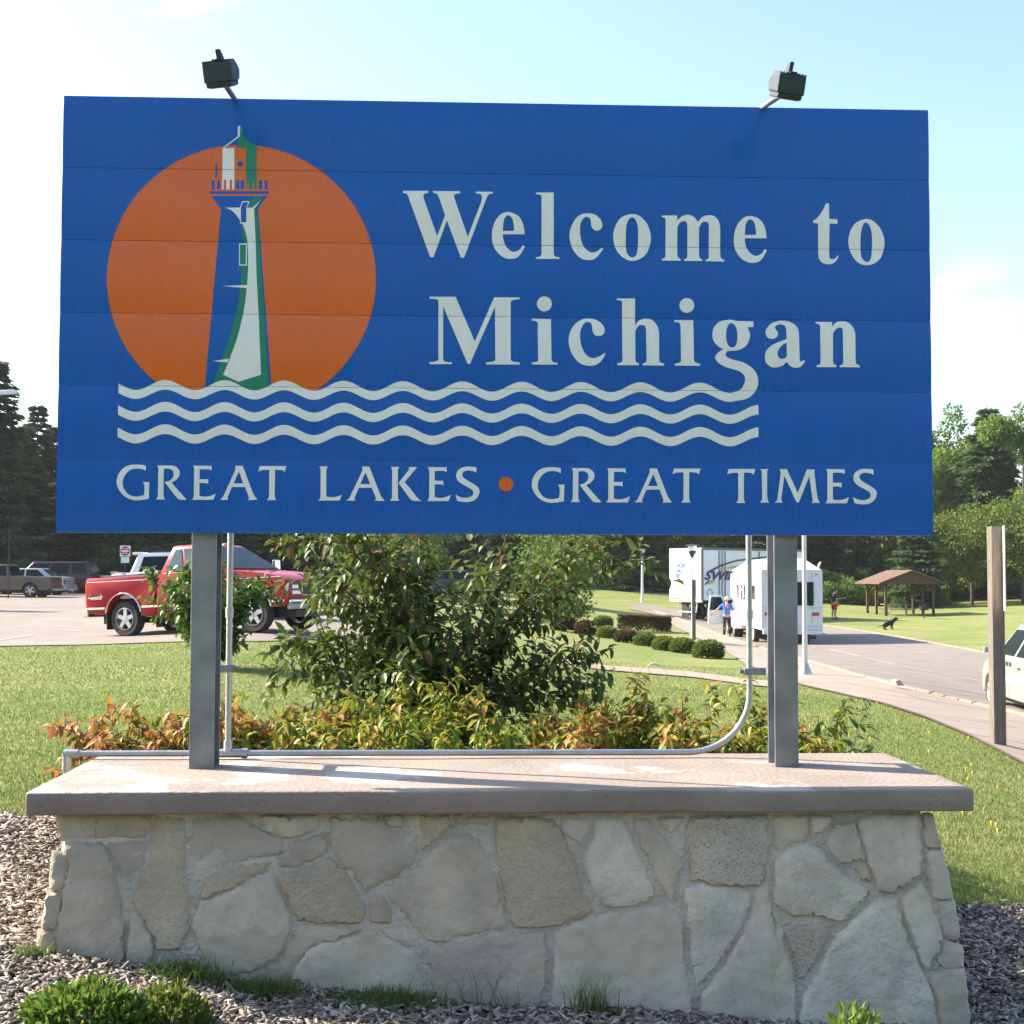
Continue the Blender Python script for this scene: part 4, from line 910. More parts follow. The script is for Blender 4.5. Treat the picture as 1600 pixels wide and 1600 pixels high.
# low autumn shrubs along the back of the pedestal
random.seed(11)
low = [(-1.86, 6.75, .50, .62, 'rusty orange low shrub at the far left end of the bed', .80), (-1.60, 6.85, .60, .55, 'orange and green low shrub left of the left post', .60), (-1.14, 6.95, .62, .5, 'yellow-orange low shrub just right of the left post', .58),
       (-.72, 6.8, .62, .42, 'pale yellow-green low shrub under the left side of the big dark bush', .44), (-.25, 6.75, .74, .42, 'tallest yellow low shrub in front of the big dark bush', .42), (.18, 6.8, .62, .62, 'salmon orange low shrub right of the tall yellow one', .66),
       (.58, 6.85, .66, .5, 'orange low shrub with drooping peach leaves near the right half of the bed', .62), (.98, 6.9, .82, .42, 'yellow-green low shrub left of the bent conduit', .46), (1.12, 6.95, .72, .4, 'small reddish green shrub close behind the right post', .5)]
low += [(-1.36, 7.1, .56, .5, 'green and orange low shrub directly behind the left post', .50), (-.48, 7.05, .62, .5, 'yellow-green low shrub between the pale one and the tallest yellow one', .46), (.40, 7.1, .58, .5, 'peach-coloured low shrub tucked under the right side of the big bush', .60), (.80, 6.75, .72, .5, 'mixed orange and lime low shrub left of the one by the bent conduit', .52), (1.27, 7.0, .55, .4, 'low green and red shrub just right of the bent conduit, behind the right post', .46)]
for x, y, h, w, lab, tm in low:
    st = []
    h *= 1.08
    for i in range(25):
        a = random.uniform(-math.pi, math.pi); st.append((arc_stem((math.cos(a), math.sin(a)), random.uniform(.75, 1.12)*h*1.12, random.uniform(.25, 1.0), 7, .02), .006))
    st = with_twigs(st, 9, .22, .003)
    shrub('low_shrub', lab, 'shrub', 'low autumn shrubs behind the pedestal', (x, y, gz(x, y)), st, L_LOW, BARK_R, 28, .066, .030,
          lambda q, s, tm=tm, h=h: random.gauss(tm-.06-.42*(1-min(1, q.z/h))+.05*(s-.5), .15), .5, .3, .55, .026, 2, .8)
# small dark plant right of the right post
random.seed(12)
x, y = 1.62, 7.1; st = [(arc_stem((math.cos(a), math.sin(a)), random.uniform(.7, 1.05), random.uniform(.08, .35), 7, .015), .005) for a in np.linspace(0, 6, 13)]
shrub('small_shrub', 'small dark green shrub at the right end of the bed beside the right post', 'shrub', None, (x, y, gz(x, y)), with_twigs(st, 3, .14, .003), L_BUSH, BARK_R, 30, .07, .034, lambda q, s: random.gauss(.42, .12), .35, .3, .5, .03)
# the sprig peeping out under the cap's right end
x, y = 1.50, 5.9; st = [(arc_stem((.9, -.2), .5, .5, 7, .01), .004), (arc_stem((.8, .3), .45, .7, 7, .01), .004)]
shrub('sprig', 'brownish leafy sprig peeping out beside the right end of the pedestal', 'plant', None, (x, y+.25, .18), st, L_LOW, BARK_R, 0, .055, .03, lambda q, s: random.gauss(.8, .15), .5, .3, .6, .03)

# ---- lawn blades
def blades(P, H, Wd, lean, tint):
    """two-segment grass blades: 5 vertices, 3 triangles"""
    n = len(P); a = rng.uniform(0, 2*np.pi, n); S = np.stack([np.cos(a), np.sin(a), 0*a], 1); b = rng.uniform(0, 2*np.pi, n)
    Ld = np.stack([np.cos(b), np.sin(b), 0*b], 1)*lean[:, None]; Up = np.array([0, 0, 1.])
    H = H[:, None]; Wd = Wd[:, None]
    m = P+Up*H*.6+Ld*H*.35; t = P+Up*H*.95+Ld*H
    V = np.stack([P-S*Wd/2, P+S*Wd/2, m-S*Wd*.35, m+S*Wd*.35, t], 1).reshape(-1, 3)
    T = np.array([(0, 1, 3), (0, 3, 2), (2, 3, 4)])
    return V, (T[None]+np.arange(n)[:, None, None]*5).reshape(-1, 3), 3
def proj_np(X, Y, Z):
    D = np.stack([X, Y, Z-EYE], -1); w = D @ np.array(FWD)
    return 800+F*(D @ np.array(RIGHT))/w, 800-F*(D @ np.array(UP))/w
N = 470000
Y = 6.6*(34/6.6)**(rng.random(N)**1.0); b = rng.uniform(-.44, .56, N); X = b*Y
edge = np.array([bed_edge(x) for x in np.linspace(-4.5, 4.5, 400)]); eY = np.interp(X, np.linspace(-4.5, 4.5, 400), edge)
k = (Y > eY-.03+rng.normal(0, .05, N)) ; X, Y = X[k], Y[k]; Z = gz_np(X, Y); pu, pvv = proj_np(X, Y, Z)
ok = np.ones(len(X), bool)
for poly in PAVED: ok &= ~in_poly(pu, pvv, poly)
ok &= pvv < 1500
X, Y, Z = X[ok], Y[ok], Z[ok]
def fbm(x, y, s): return np.array([noise.noise(Vector((a*s, c*s, 1.7))) for a, c in zip(x, y)])
step = 7; pn = np.repeat(fbm(X[::step], Y[::step], .55), step)[:len(X)]
# coherent patch noise evaluated on a grid
gxx = np.linspace(-20, 20, 160); gyy = np.linspace(6, 35, 160)
PN = np.array([[noise.noise(Vector((a*.5, c*.5, 1.7)))*.6+noise.noise(Vector((a*1.9, c*1.9, 4.7)))*.5 for c in gyy] for a in gxx])
pi = np.clip(((X+20)/40*159).astype(int), 0, 159); pj = np.clip(((Y-6)/29*159).astype(int), 0, 159); pn = PN[pi, pj]
tint = np.clip(rng.normal(.38, .10, len(X))+pn*.45, 0, 1)
Hh = rng.uniform(.018, .042, len(X))*(1+.25*pn); Ww = .0034*(1+Y/11)*rng.uniform(.7, 1.2, len(X))
g = Cloud(); g.add(blades(np.stack([X, Y, Z-.004], 1), Hh, Ww, rng.uniform(.1, .9, len(X)), tint), tint)
o = g.build('grass', L_GRASS); tag(o, 'short sunlit lawn grass with dry yellowish patches', 'grass', kind='stuff')
# dandelions
YEL = M('dandelion_yellow', (.55, .42, .02), .7)
N = 110; Y = 7.6*(40/7.6)**rng.random(N); X = rng.uniform(.05, .42, N)*Y; Z = gz_np(X, Y); pu, pvv = proj_np(X, Y, Z); mb = MB()
for x, y, z, u, v in zip(X, Y, Z, pu, pvv):
    if any(in_poly(np.array([u]), np.array([v]), q)[0] for q in PAVED): continue
    r = random.uniform(.008, .013); mb.lathe([(.002, 0), (r*.8, .03), (r, .042), (r*.6, .05)], 6, Matrix.Translation((x, y, z)))
tag(mb.build('dandelions', YEL), 'scattered yellow dandelion heads on the right-hand lawn', 'flowers', kind='stuff')

# ---- wood chips
def in_base(X, Y):   # footprint of the pedestal
    a = X*SA.x+(Y-SO.y)*SA.y-SO.x*SA.x; d = -X*SA.y+(Y-SO.y)*SA.x
    return (a > XL0-.02) & (a < XR0+.02) & (d > YF1-.0) & (d < YB0)
N = 150000; Y = 4.3+rng.random(N)**1.2*3.1; X = rng.uniform(-.44, .56, N)*Y
eY = np.interp(X, np.linspace(-4.5, 4.5, 400), edge)
ok = (Y < eY+rng.normal(0, .05, N)) & ~in_base(X, Y) & ((np.abs(X/Y) > .29) | (Y < 5.35))
X, Y = X[ok][:38000], Y[ok][:38000]; n = len(X); Z = gz_np(X, Y)+.012
Ln = rng.uniform(.014, .045, n)*rng.choice([1, 1, 1.6, 2.1], n); Wd = rng.uniform(.005, .017, n); Th = rng.uniform(.003, .008, n)
a = rng.uniform(0, 2*np.pi, n); el = rng.normal(0, .28, n)
D = np.stack([np.cos(a)*np.cos(el), np.sin(a)*np.cos(el), np.sin(el)], 1); S = unit(np.cross(D, np.array([0, 0, 1.])+rng.normal(0, .35, (n, 3)))); U = np.cross(S, D)
C = np.stack([X, Y, Z+rng.uniform(0, .018, n)], 1)
V = []
for k_ in (-1, 1):
    for i, j in ((-1, -1), (1, -1), (1, 1), (-1, 1)):
        tp = rng.uniform(.6, 1.1, (n, 1)); V.append(C+D*(Ln[:, None]/2*i*rng.uniform(.75, 1.1, (n, 1)))+S*(Wd[:, None]/2*j*tp)+U*(Th[:, None]/2*k_))
V = np.stack(V, 1).reshape(-1, 3); T = np.array([(3, 2, 1, 0), (4, 5, 6, 7), (0, 1, 5, 4), (1, 2, 6, 5), (2, 3, 7, 6), (3, 0, 4, 7)])
Fq = (T[None]+np.arange(n)[:, None, None]*8).reshape(-1, 4); tt = np.repeat(rng.random(n), 6)
CHIP = leafmat('wood_chip', [(0, (.095, .072, .058)), (.4, (.215, .168, .135)), (.75, (.36, .30, .25)), (1, (.56, .50, .43))], .85, 0.0, .2)
tag(link('wood_chips', np_mesh('wood_chips', V, Fq, CHIP, tt)), 'weathered wood-chip mulch scattered round the pedestal', 'mulch', kind='stuff')
# ---- small plants in the mulch
def small_plant(label, cat, u, v, Y, nl, L_, W_, rad, mat, tm, ts, up=1.3, hgt=.13, name='small_plant', near=None):
    p = gpt(u, v) if near is None else Vector(((u-800)/F*near, near, gz((u-800)/F*near, near))); root = thing(name, label, cat, tuple(p)); n = nl
    a = rng.uniform(0, 2*np.pi, n); r = rad*np.sqrt(rng.random(n)); P = np.stack([r*np.cos(a), r*np.sin(a)*.7, rng.random(n)**.7*hgt*(1-.65*(r/rad)**2)], 1)
    D = np.stack([np.cos(a)*r/rad*1.0, np.sin(a)*r/rad, np.full(n, up)*rng.uniform(.5, 1.2, n)], 1)+rng.normal(0, .35, (n, 3))
    c = Cloud(); c.add(leaf_arrays(P, D, rdir(n)+np.array([0, 0, .3]), L_*rng.uniform(.6, 1.2, n), W_, .15, .3), np.clip(rng.normal(tm, ts, n), 0, 1)); c.build('foliage', mat, root, stuff=True)
    mb = MB()
    for i in range(14):
        q = P[i]; mb.tube([(q[0]*.4, q[1]*.4, 0), (q[0], q[1], q[2]+.02)], .0025, 4)
    mb.build('stem', BARK, root); return root
small_plant('fresh green leafy plant at the bottom left corner of the mulch', 'plant', 132, 1603, 4.88, 1100, .036, .019, .20, L_BRIGHT, .45, .28)
small_plant('yellowing green plant right of the fresh one in the mulch', 'plant', 262, 1606, 4.86, 700, .034, .016, .14, L_AUT, .42, .25)
small_plant('light green plant in front of the right end of the pedestal', 'plant', 1330, 1700, 4.45, 800, .036, .015, .13, L_BRIGHT, .75, .2, hgt=.27, near=4.45)
def tuft(label, u, v, Y, n, H, rad, mat, tm, ts, wd=.005, lean=.7, name='grass_tuft'):
    p = gpt(u, v); P = np.stack([rng.normal(0, rad, n), rng.normal(0, rad*.4, n), np.zeros(n)], 1)
    t = np.clip(rng.normal(tm, ts, n), 0, 1); c = Cloud(); c.add(blades(P, H*rng.uniform(.4, 1.1, n), np.full(n, wd), rng.uniform(.1, lean, n), t), t)
    o = c.build(name, mat); o.location = p; tag(o, label, 'grass tuft', 'grass tufts round the foot of the pedestal')
tuft('bright grass tuft at the left corner of the pedestal', 52, 1502, 5.0, 240, .07, .035, L_GRASS, .35, .15)
tuft('dry straw-coloured stalks between the two plants at bottom left', 212, 1590, 4.92, 130, .13, .05, L_GRASS, .97, .08, .003, .4)
tuft('tall thin grass blades by the wall foot left of its middle', 768, 1585, 4.98, 24, .2, .05, L_GRASS, .2, .15, .004, .8)
tuft('grass clump with seed stalks by the wall foot right of the middle', 925, 1592, 4.97, 130, .16, .035, L_GRASS, .2, .15, .004, .6)
tuft('flat grass fringe under the broad stone right of the middle', 1010, 1600, 4.96, 120, .05, .09, L_GRASS, .1, .1, .004, 1)
tuft('mossy dark grass under the third stone from the left', 275, 1535, 4.98, 1100, .085, .075, L_GRASS, .0, .08, .004, 1.1)
tuft('mossy dark grass fringe left of the wide bottom stone', 398, 1558, 4.98, 1100, .075, .085, L_GRASS, .0, .08, .004, 1.1)
tuft('mossy dark grass under the wide bottom stone', 590, 1574, 4.98, 1100, .075, .10, L_GRASS, .0, .08, .004, 1.1)
for u, v in ((330, 1562), (565, 1590), (170, 1532)):
    p = gpt(u, min(v, 1597)); mb = MB(); mb.ball((0, 0, .008), .022, 8, (1.2, .8, .5)); me = mb.mesh('pebble', M('pebble', (.5, .48, .45), .8), smooth=True); o = link('pebble', me, None, tuple(p)); tag(o, {330: 'whitish pebble in the mulch before the second plant', 565: 'pale pebble near the middle of the mulch strip', 170: 'pale pebble behind the green plant at bottom left'}[u], 'pebble', 'pale pebbles in the mulch')

# ================================================================ TREES
def blob_tree(seed, H, cr, mat, trunk_h, n, leaf, tm=.45, ts=.22, lean=0, nb=16, sq=1.0, mesh_only=True):
    """broadleaf tree: tapered trunk, limbs, leaf clumps on the limbs"""
    rs = random.Random(seed); mb = MB(); ends = []
    top = Vector((lean, 0, H*.8)); mb.tube([(0, 0, -.2), (lean*.2, 0, trunk_h), (lean*.6, 0, H*.55), top], [H*.018, H*.014, H*.009, H*.003], 7)
    for i in range(nb):
        t = rs.uniform(trunk_h/H, .82); a = i*2.4+rs.uniform(-.4, .4); prof = math.sin(math.pi*min(1, max(.04, (t-trunk_h/H*.75)/(1.06-trunk_h/H*.75))))**.6
        r = cr*prof*rs.uniform(.75, 1.1); b = Vector((lean*t, 0, t*H)); e = b+Vector((math.cos(a)*r, math.sin(a)*r*sq, r*rs.uniform(.1, .5)))
        mid = b.lerp(e, .5)+Vector((0, 0, .1*r)); mb.tube([b, mid, e], [H*.006, H*.004, H*.0015], 4, cap=False)
        ends += [(e, r*.34+.2), (mid, r*.36+.25), (b.lerp(e, .8)+Vector((rs.uniform(-.3, .3), rs.uniform(-.3, .3), .2)), r*.3+.2)]
    ends.append((top+Vector((0, 0, H*.08)), cr*.32)); ends.append((top+Vector((0, 0, H*.16)), cr*.2))
    tot = sum(r**2 for _, r in ends); c = Cloud()
    for e, r in ends:
        k = max(20, int(n*r*r/tot)); d = rdir(k); rad = r*(.35+.75*rng.random(k)**.6)
        P = np.array(e)+d*rad[:, None]*np.array([1, 1, .8]); D = d+rng.normal(0, .6, (k, 3))+np.array([0, 0, -.2]); ct = rs.gauss(0, .10)
        c.add(card_arrays(P, D, d+rng.normal(0, .5, (k, 3)), leaf*rng.uniform(.7, 1.4, k), leaf*.62*rng.uniform(.7, 1.3, k)), np.clip(rng.normal(tm+ct, ts, k), 0, 1))
    return mb.mesh('trunk', BARK, smooth=True), c.mesh('crown', mat)
def conifer(seed, H, cr, mat, n_per=46, whorls=24, leaf=.42, bare=.06, ragged=.25):
    rs = random.Random(seed); mb = MB(); mb.tube([(0, 0, -.2), (0, 0, H*.5), (0, 0, H)], [H*.014, H*.009, .02], 6); c = Cloud()
    for w in range(whorls):
        t = bare+(1-bare)*w/whorls; z = t*H; r = cr*((1-t)**.75)*rs.uniform(1-ragged, 1+ragged*.6)+.1; nb = 7 if t < .8 else 5
        for b in range(nb):
            a = b*2*math.pi/nb+rs.uniform(-.4, .4)+w*.7; rr = r*rs.uniform(.7, 1.15); k = max(10, int(n_per*(.35+.65*rr/cr)))
            s = rng.random(k)**.75; dz = -.22*rr*s+.12*rr*s*s*rs.uniform(.2, 1.6); d = np.array([math.cos(a), math.sin(a), 0]); sd = np.array([-math.sin(a), math.cos(a), 0])
            P = d*(s*rr)[:, None]+sd*(rng.normal(0, .16, k)*rr*(1.05-s*.6))[:, None]+np.array([0, 0, 1])*(z+dz+rng.normal(0, .07, k))[:, None]
            D = d+sd*rng.normal(0, .7, k)[:, None]+np.array([0, 0, -.35])*rng.uniform(.2, 1.5, k)[:, None]
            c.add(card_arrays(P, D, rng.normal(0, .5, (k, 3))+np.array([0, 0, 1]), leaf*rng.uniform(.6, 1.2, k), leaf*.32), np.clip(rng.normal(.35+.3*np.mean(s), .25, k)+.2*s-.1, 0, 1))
            if b % 2 == 0: mb.tube([(0, 0, z), tuple(d*rr*.8+np.array([0, 0, z-.12*rr]))], [.03, .01], 3, cap=False)
    return mb.mesh('trunk', BARK, smooth=True), c.mesh('crown', mat)
random.seed(31)
KIND = {
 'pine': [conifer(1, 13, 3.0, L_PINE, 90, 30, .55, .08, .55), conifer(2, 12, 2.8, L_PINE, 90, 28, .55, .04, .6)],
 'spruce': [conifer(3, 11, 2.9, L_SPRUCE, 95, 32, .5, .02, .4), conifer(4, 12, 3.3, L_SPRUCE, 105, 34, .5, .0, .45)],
 'maple': [blob_tree(5, 12, 3.6, L_GREEN, 1.5, 19000, .24), blob_tree(6, 13, 4.0, L_GREEN, 2.0, 19000, .25, .5)],
 'poplar': [blob_tree(7, 14, 2.8, L_BRIGHT, 2.0, 19000, .25, .5, .25), blob_tree(8, 14, 3.2, L_BRIGHT, 1.5, 19000, .25, .55, .25)],
 'young': [blob_tree(9, 6.2, 2.4, L_AUT, .9, 12000, .155, .34, .25), blob_tree(10, 6, 2.6, L_AUT, 1.0, 12000, .155, .28, .25)],
 'dense': [blob_tree(12, 5.0, 1.55, L_GREEN, .5, 8500, .13, .35, .2, nb=26)]}
def tree(kind, i, label, u, Y, h=None, group=None, v=None, z=None, w=1.0, name=None):
    x = ray(u, 900).x/ray(u, 900).y*Y; tr, cr = KIND[kind][i % len(KIND[kind])]
    base_h = {'pine': 13, 'spruce': 11.5, 'maple': 12.5, 'poplar': 14, 'young': 6.1, 'dense': 5.2}[kind]; s = (h or base_h)/base_h
    root = thing(name or {'pine': 'pine_tree', 'spruce': 'spruce_tree', 'maple': 'maple_tree', 'poplar': 'poplar_tree', 'young': 'young_tree', 'dense': 'small_tree'}[kind], label, 'tree', (x, Y, gz(x, Y)-.1 if z is None else z), random.uniform(0, 6.28), group)
    root.scale = (s*w, s*w, s)
    link('trunk', tr, root); link('crown', cr, root)
    return root
GL, GR, GM = 'dark pines behind the car park', 'trees beyond the picnic lawn', 'dark trees behind the car park and bank'
tree('pine', 0, 'tallest ragged pine at the far left edge, behind the street light', -12, 80, 13.9, GL, w=1.05)
tree('pine', 1, 'second dark pine right of the tallest left one', 34, 86, 11.4, GL, w=1.1)
tree('pine', 0, 'narrow dark pine just left of the sign edge', 54, 90, 12.3, GL, w=.9)
tree('pine', 1, 'dark pine half hidden by the left edge of the sign', 84, 92, 12.0, GL, w=1.15)
tree('pine', 1, 'dark pine filling the left edge low behind the parked cars', 4, 92, 11.5, GL, w=1.4)
tree('pine', 1, 'pine standing well left of the view, its shadow falling across the car park', -470, 51, 12, GL, w=.8)
tree('pine', 0, 'smaller pine left of the view, shading the near edge of the car park', -640, 39, 9.2, GL, w=.6)
tree('pine', 0, 'dark pine beyond the left edge of the picture', -70, 84, 14, GL)
us_ = [125, 172, 222, 270, 318, 362, 410, 458, 505, 552, 600]
for j, u in enumerate(us_):
    lab = ['dark pine above the parked maroon vehicle', 'dark pine behind the no-entry sign', 'dark pine above the bed of the red pickup', 'dark pine above the white vehicle', 'dark pine behind the left post', 'dark pine above the roof lights of the red pickup', 'dark pine above the red pickup windscreen',
           'dark pine above the red pickup bonnet', 'dark pine left of the big dark bush', 'dark pine behind the left part of the big bush', 'dark pine behind the crown of the big bush'][j]
    tree(['pine', 'spruce'][j % 3 == 2], j, lab, u, 88+6*math.sin(j*2.3), random.uniform(10, 12.5), GL, w=1.2)
for j, (u, k) in enumerate(((660, 'maple'), (725, 'maple'), (790, 'spruce'), (850, 'maple'), (905, 'pine'), (955, 'pine'), (1003, 'spruce'), (1050, 'maple'), (1110, 'maple'), (1165, 'spruce'), (1222, 'maple'))):
    lab = ['dark leafy tree behind the big bush, left of its middle', 'dark leafy tree behind the middle of the big bush', 'dark spruce behind the right part of the big bush', 'dark leafy tree behind the small round tree', 'dark pine above the grassy bank', 'dark pine left of the far lamp post', 'dark spruce behind the far lamp post',
           'dark leafy tree left of the lorry trailer', 'dark leafy tree above the lorry trailer', 'dark spruce right of the lorry trailer', 'leafy tree behind the right post'][j]
    tree(k, j, lab, u, 112+7*math.sin(j*1.9), random.uniform(10.5, 12.5), GM, w=1.15)
# right-hand side
tree('spruce', 0, 'dark spruce above the camper trailer, right of the right post', 1292, 112, 11, GR)
tree('pine', 1, 'dark pine behind the two people on the lawn', 1340, 116, 11, GR, w=1.2)
tree('spruce', 1, 'low broad spruce right behind the picnic shelter', 1432, 97, 7.2, GR, w=1.25)
tree('spruce', 0, 'small pointed spruce left of the picnic shelter', 1372, 108, 4.6, GR)
tree('poplar', 0, 'tall light green tree at the right edge of the sign', 1492, 116, 16.8, GR, w=1.0)
tree('maple', 0, 'green tree partly hidden behind the lower right sign edge', 1462, 112, 12.0, GR, w=.9)
tree('spruce', 1, 'tall dark evergreen above the wooden post', 1546, 110, 15.2, GR, w=1.1)
tree('spruce', 0, 'dark evergreen left of the tall one', 1522, 116, 14.6, GR, w=1.0)
tree('poplar', 1, 'bright yellow-green tree at the right edge of the picture', 1602, 104, 15.2, GR, w=.95)
tree('maple', 1, 'green tree beyond the right edge of the picture', 1660, 106, 14.5, GR)
tree('maple', 0, 'green tree filling the gap between the dark evergreens and the bright one at right', 1576, 113, 14.2, GR, w=1.0)
tree('young', 0, 'young tree turning orange right of the picnic shelter', 1518, 98, 7.4, GR, w=1.1)
tree('young', 1, 'young yellowing tree between the shelter and the wooden post', 1484, 102, 6.0, GR, w=1.0)
tree('young', 1, 'young tree with thin crown right of the wooden post', 1598, 96, 7.6, GR, w=1.1)
tree('dense', 0, 'small dense round tree on the lawn left of the bank', 882, 50, 4.7, None, w=1.05)
tree('dense', 0, 'light green small tree behind the left part of the big bush', 640, 62, 5.6, None, w=1.1)
tree('dense', 0, 'light green small tree beside the big bush, nearest the red pickup bonnet', 575, 70, 5.4, None, w=1.0)
# far wood that closes the view
def wood(name, label, b0, b1, Y0, h, n, mat, leaf, tm):
    b = rng.uniform(b0, b1, n); Y = Y0+rng.uniform(0, 10, n); X = b*Y; hh = h*(.75+.25*np.sin(X*.37)+.15*np.sin(X*1.1))
    Z = gz_np(X, Y)+hh*rng.random(n)**.8; P = np.stack([X, Y, Z], 1); d = rdir(n); c = Cloud()
    c.add(card_arrays(P, d+np.array([0, 0, -.4]), rdir(n), leaf*rng.uniform(.6, 1.5, n), leaf*.7*rng.uniform(.6, 1.4, n)), np.clip(rng.normal(tm, .25, n), 0, 1)); o = c.build(name, mat); tag(o, label, 'wood', kind='stuff')
wood('far_wood', 'dark wood closing the view behind the car park', -.52, -.02, 104, 9, 42000, L_PINE, .7, .35)
wood('far_wood', 'dark wood behind the bank and the lorry', -.03, .24, 126, 9, 36000, L_GREEN, .7, .25)
wood('far_wood', 'mixed wood beyond the picnic lawn', .22, .52, 124, 10.5, 42000, L_GREEN, .7, .4)
wood('far_wood', 'wood on the near side of the road, behind the viewer', -9, 9, -1, 1, 0, L_GREEN, .7, .3) if False else None
# trees across the lawn behind the viewer (they show only as the dark lower half of what the sign mirrors)
N = 26000; X = rng.uniform(-60, 60, N); Y = -26-rng.uniform(0, 8, N)+.004*X*X; hh = 9.5+2*np.sin(X*.31)+1.3*np.sin(X*.9)
P = np.stack([X, Y, gz(0, 3)+hh*rng.random(N)**.8], 1); d = rdir(N); c = Cloud()
c.add(card_arrays(P, d, rdir(N), .8*rng.uniform(.6, 1.4, N), .55*rng.uniform(.6, 1.4, N)), np.clip(rng.normal(.35, .25, N), 0, 1)); o = c.build('near_wood', L_GREEN); tag(o, 'wood across the lawn facing the front of the sign', 'wood', kind='stuff')
# tall meadow grass and scrub on the bank behind the people
N = 60000; Y = rng.uniform(99, 117, N); u = rng.uniform(1270, 1480, N); X = (u-800)/F*Y; hh = np.clip(1.3+.55*np.sin(X*1.1)+.4*np.sin(X*2.9+Y*.8)+.25*(Y-106)/8, .4, 3)
Z = gz_np(X, Y)+hh*rng.random(N)**.6; t = np.clip(rng.normal(.62, .22, N)+.15*np.sin(X*.7), 0, 1); d = rdir(N); c = Cloud(); c.add(card_arrays(np.stack([X, Y, Z], 1), d+np.array([0, 0, .9]), rdir(N), .26*rng.uniform(.6, 1.4, N), .10*rng.uniform(.6, 1.4, N)), t)
tag(c.build('meadow_grass', L_BRIGHT), 'tall light green meadow growth behind the picnic lawn', 'meadow', kind='stuff')
# ---- clipped hedge shrubs beside the walk
def clipped(seed, r, n, mat, tm):
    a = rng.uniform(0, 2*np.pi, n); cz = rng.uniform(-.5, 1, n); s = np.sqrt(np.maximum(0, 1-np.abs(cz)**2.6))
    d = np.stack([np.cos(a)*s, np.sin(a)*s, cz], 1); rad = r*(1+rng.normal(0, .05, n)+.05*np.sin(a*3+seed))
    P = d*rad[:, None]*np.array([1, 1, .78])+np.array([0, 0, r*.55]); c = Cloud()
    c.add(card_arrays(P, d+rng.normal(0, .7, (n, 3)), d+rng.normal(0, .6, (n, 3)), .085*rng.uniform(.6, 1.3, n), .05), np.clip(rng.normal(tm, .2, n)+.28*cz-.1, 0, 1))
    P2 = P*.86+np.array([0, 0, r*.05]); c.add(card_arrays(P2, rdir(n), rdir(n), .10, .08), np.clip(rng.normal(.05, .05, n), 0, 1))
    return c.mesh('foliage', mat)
CL = [clipped(1, .45, 1900, L_AUT, .32), clipped(2, .45, 1900, L_AUT, .5), clipped(3, .45, 1900, L_GREEN, .45)]
L_RED = leafmat('leaf_barberry', [(0, (.03, .035, .012)), (.4, (.08, .06, .018)), (1, (.20, .075, .035))], .55, .25, .25)
CL.append(clipped(4, .45, 1900, L_RED, .5))
HB = [(1107, 1028.5, 44.5, 0, 'nearest clipped shrub of the row, by the brown post'), (1067, 1020, 37, 0, 'second clipped shrub from the near end of the row'), (1038, 1016, 34, 1, 'third clipped shrub from the near end of the row'), (1009, 1009, 34, 0, 'fourth clipped shrub of the row, still green'),
      (979, 1004, 34, 3, 'fifth clipped shrub of the row, reddish brown'), (949, 997, 30, 1, 'sixth clipped shrub of the row, small and brownish'), (916, 992, 34, 3, 'seventh clipped shrub of the row with an orange top'), (879, 986, 36, 3, 'farthest clipped shrub of the row, dark with a red top'), (942, 979, 28, 2, 'loose green shrub behind the clipped row')]
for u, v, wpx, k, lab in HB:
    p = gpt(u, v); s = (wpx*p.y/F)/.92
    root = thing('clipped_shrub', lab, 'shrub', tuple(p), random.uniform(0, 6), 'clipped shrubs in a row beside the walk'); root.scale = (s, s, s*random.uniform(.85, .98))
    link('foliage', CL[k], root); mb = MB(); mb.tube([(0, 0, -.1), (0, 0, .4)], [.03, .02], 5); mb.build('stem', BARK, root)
for u0, u1, v, lab in ((966, 1022, 985, 'long low dark hedge behind the clipped shrub row'), (1022, 1047, 986, 'short dark purple hedge end by the pavement')):
    a, b2 = gpt(u0, v), gpt(u1, v+1); n = 5200; t = rng.random(n); hgt = .62
    P = np.array(a)+(np.array(b2)-np.array(a))*t[:, None]; ang = rng.uniform(0, np.pi, n); rr = .42*(1+.08*np.sin(t*25))
    P = P+np.stack([0*t, np.cos(ang)*rr, np.abs(np.sin(ang))**.6*hgt], 1); c = Cloud(); d = np.stack([rng.normal(0, .3, n), np.cos(ang), np.sin(ang)], 1)
    c.add(card_arrays(P, d+rng.normal(0, .6, (n, 3)), d+rng.normal(0, .5, (n, 3)), .10, .06), np.clip(rng.normal(.3, .2, n), 0, 1)); o = c.build('hedge', L_RED); tag(o, lab, 'hedge')
# ================================================================ VEHICLES
def paint_mat(n, c, rough=.28): return M(n, c, rough, var=.03, scale=2, coat=.3, spec=.4)
RED = M('red_paint', (.31, .0035, .018), .32, var=.03, scale=2, coat=.08, spec=.28); WHITEP = paint_mat('white_paint', (.78, .78, .76)); SILV = M('silver_paint', (.42, .46, .48), .3, metal=.5, var=.03, coat=.5)
BROWN = M('brown_paint', (.11, .085, .07), .35, metal=.3, var=.05, coat=.4); MAROON = paint_mat('maroon_paint', (.055, .018, .03)); PEARL = paint_mat('pearl_paint', (.27, .27, .235)); GREYT = M('grey_trim', (.30, .33, .36), .5)
GLASS = M('tinted_glass', (.012, .020, .024), .10, var=.1, spec=.09); GLASSB = M('pale_glass', (.07, .11, .125), .08, var=.15, spec=.35)
RUB = M('tyre_rubber', (.022, .022, .023), .8, var=.2, scale=30, bump=.2); BLK = M('black_plastic', (.018, .018, .02), .6); CHR = M('chrome', (.70, .71, .72), .14, metal=1, var=.03)
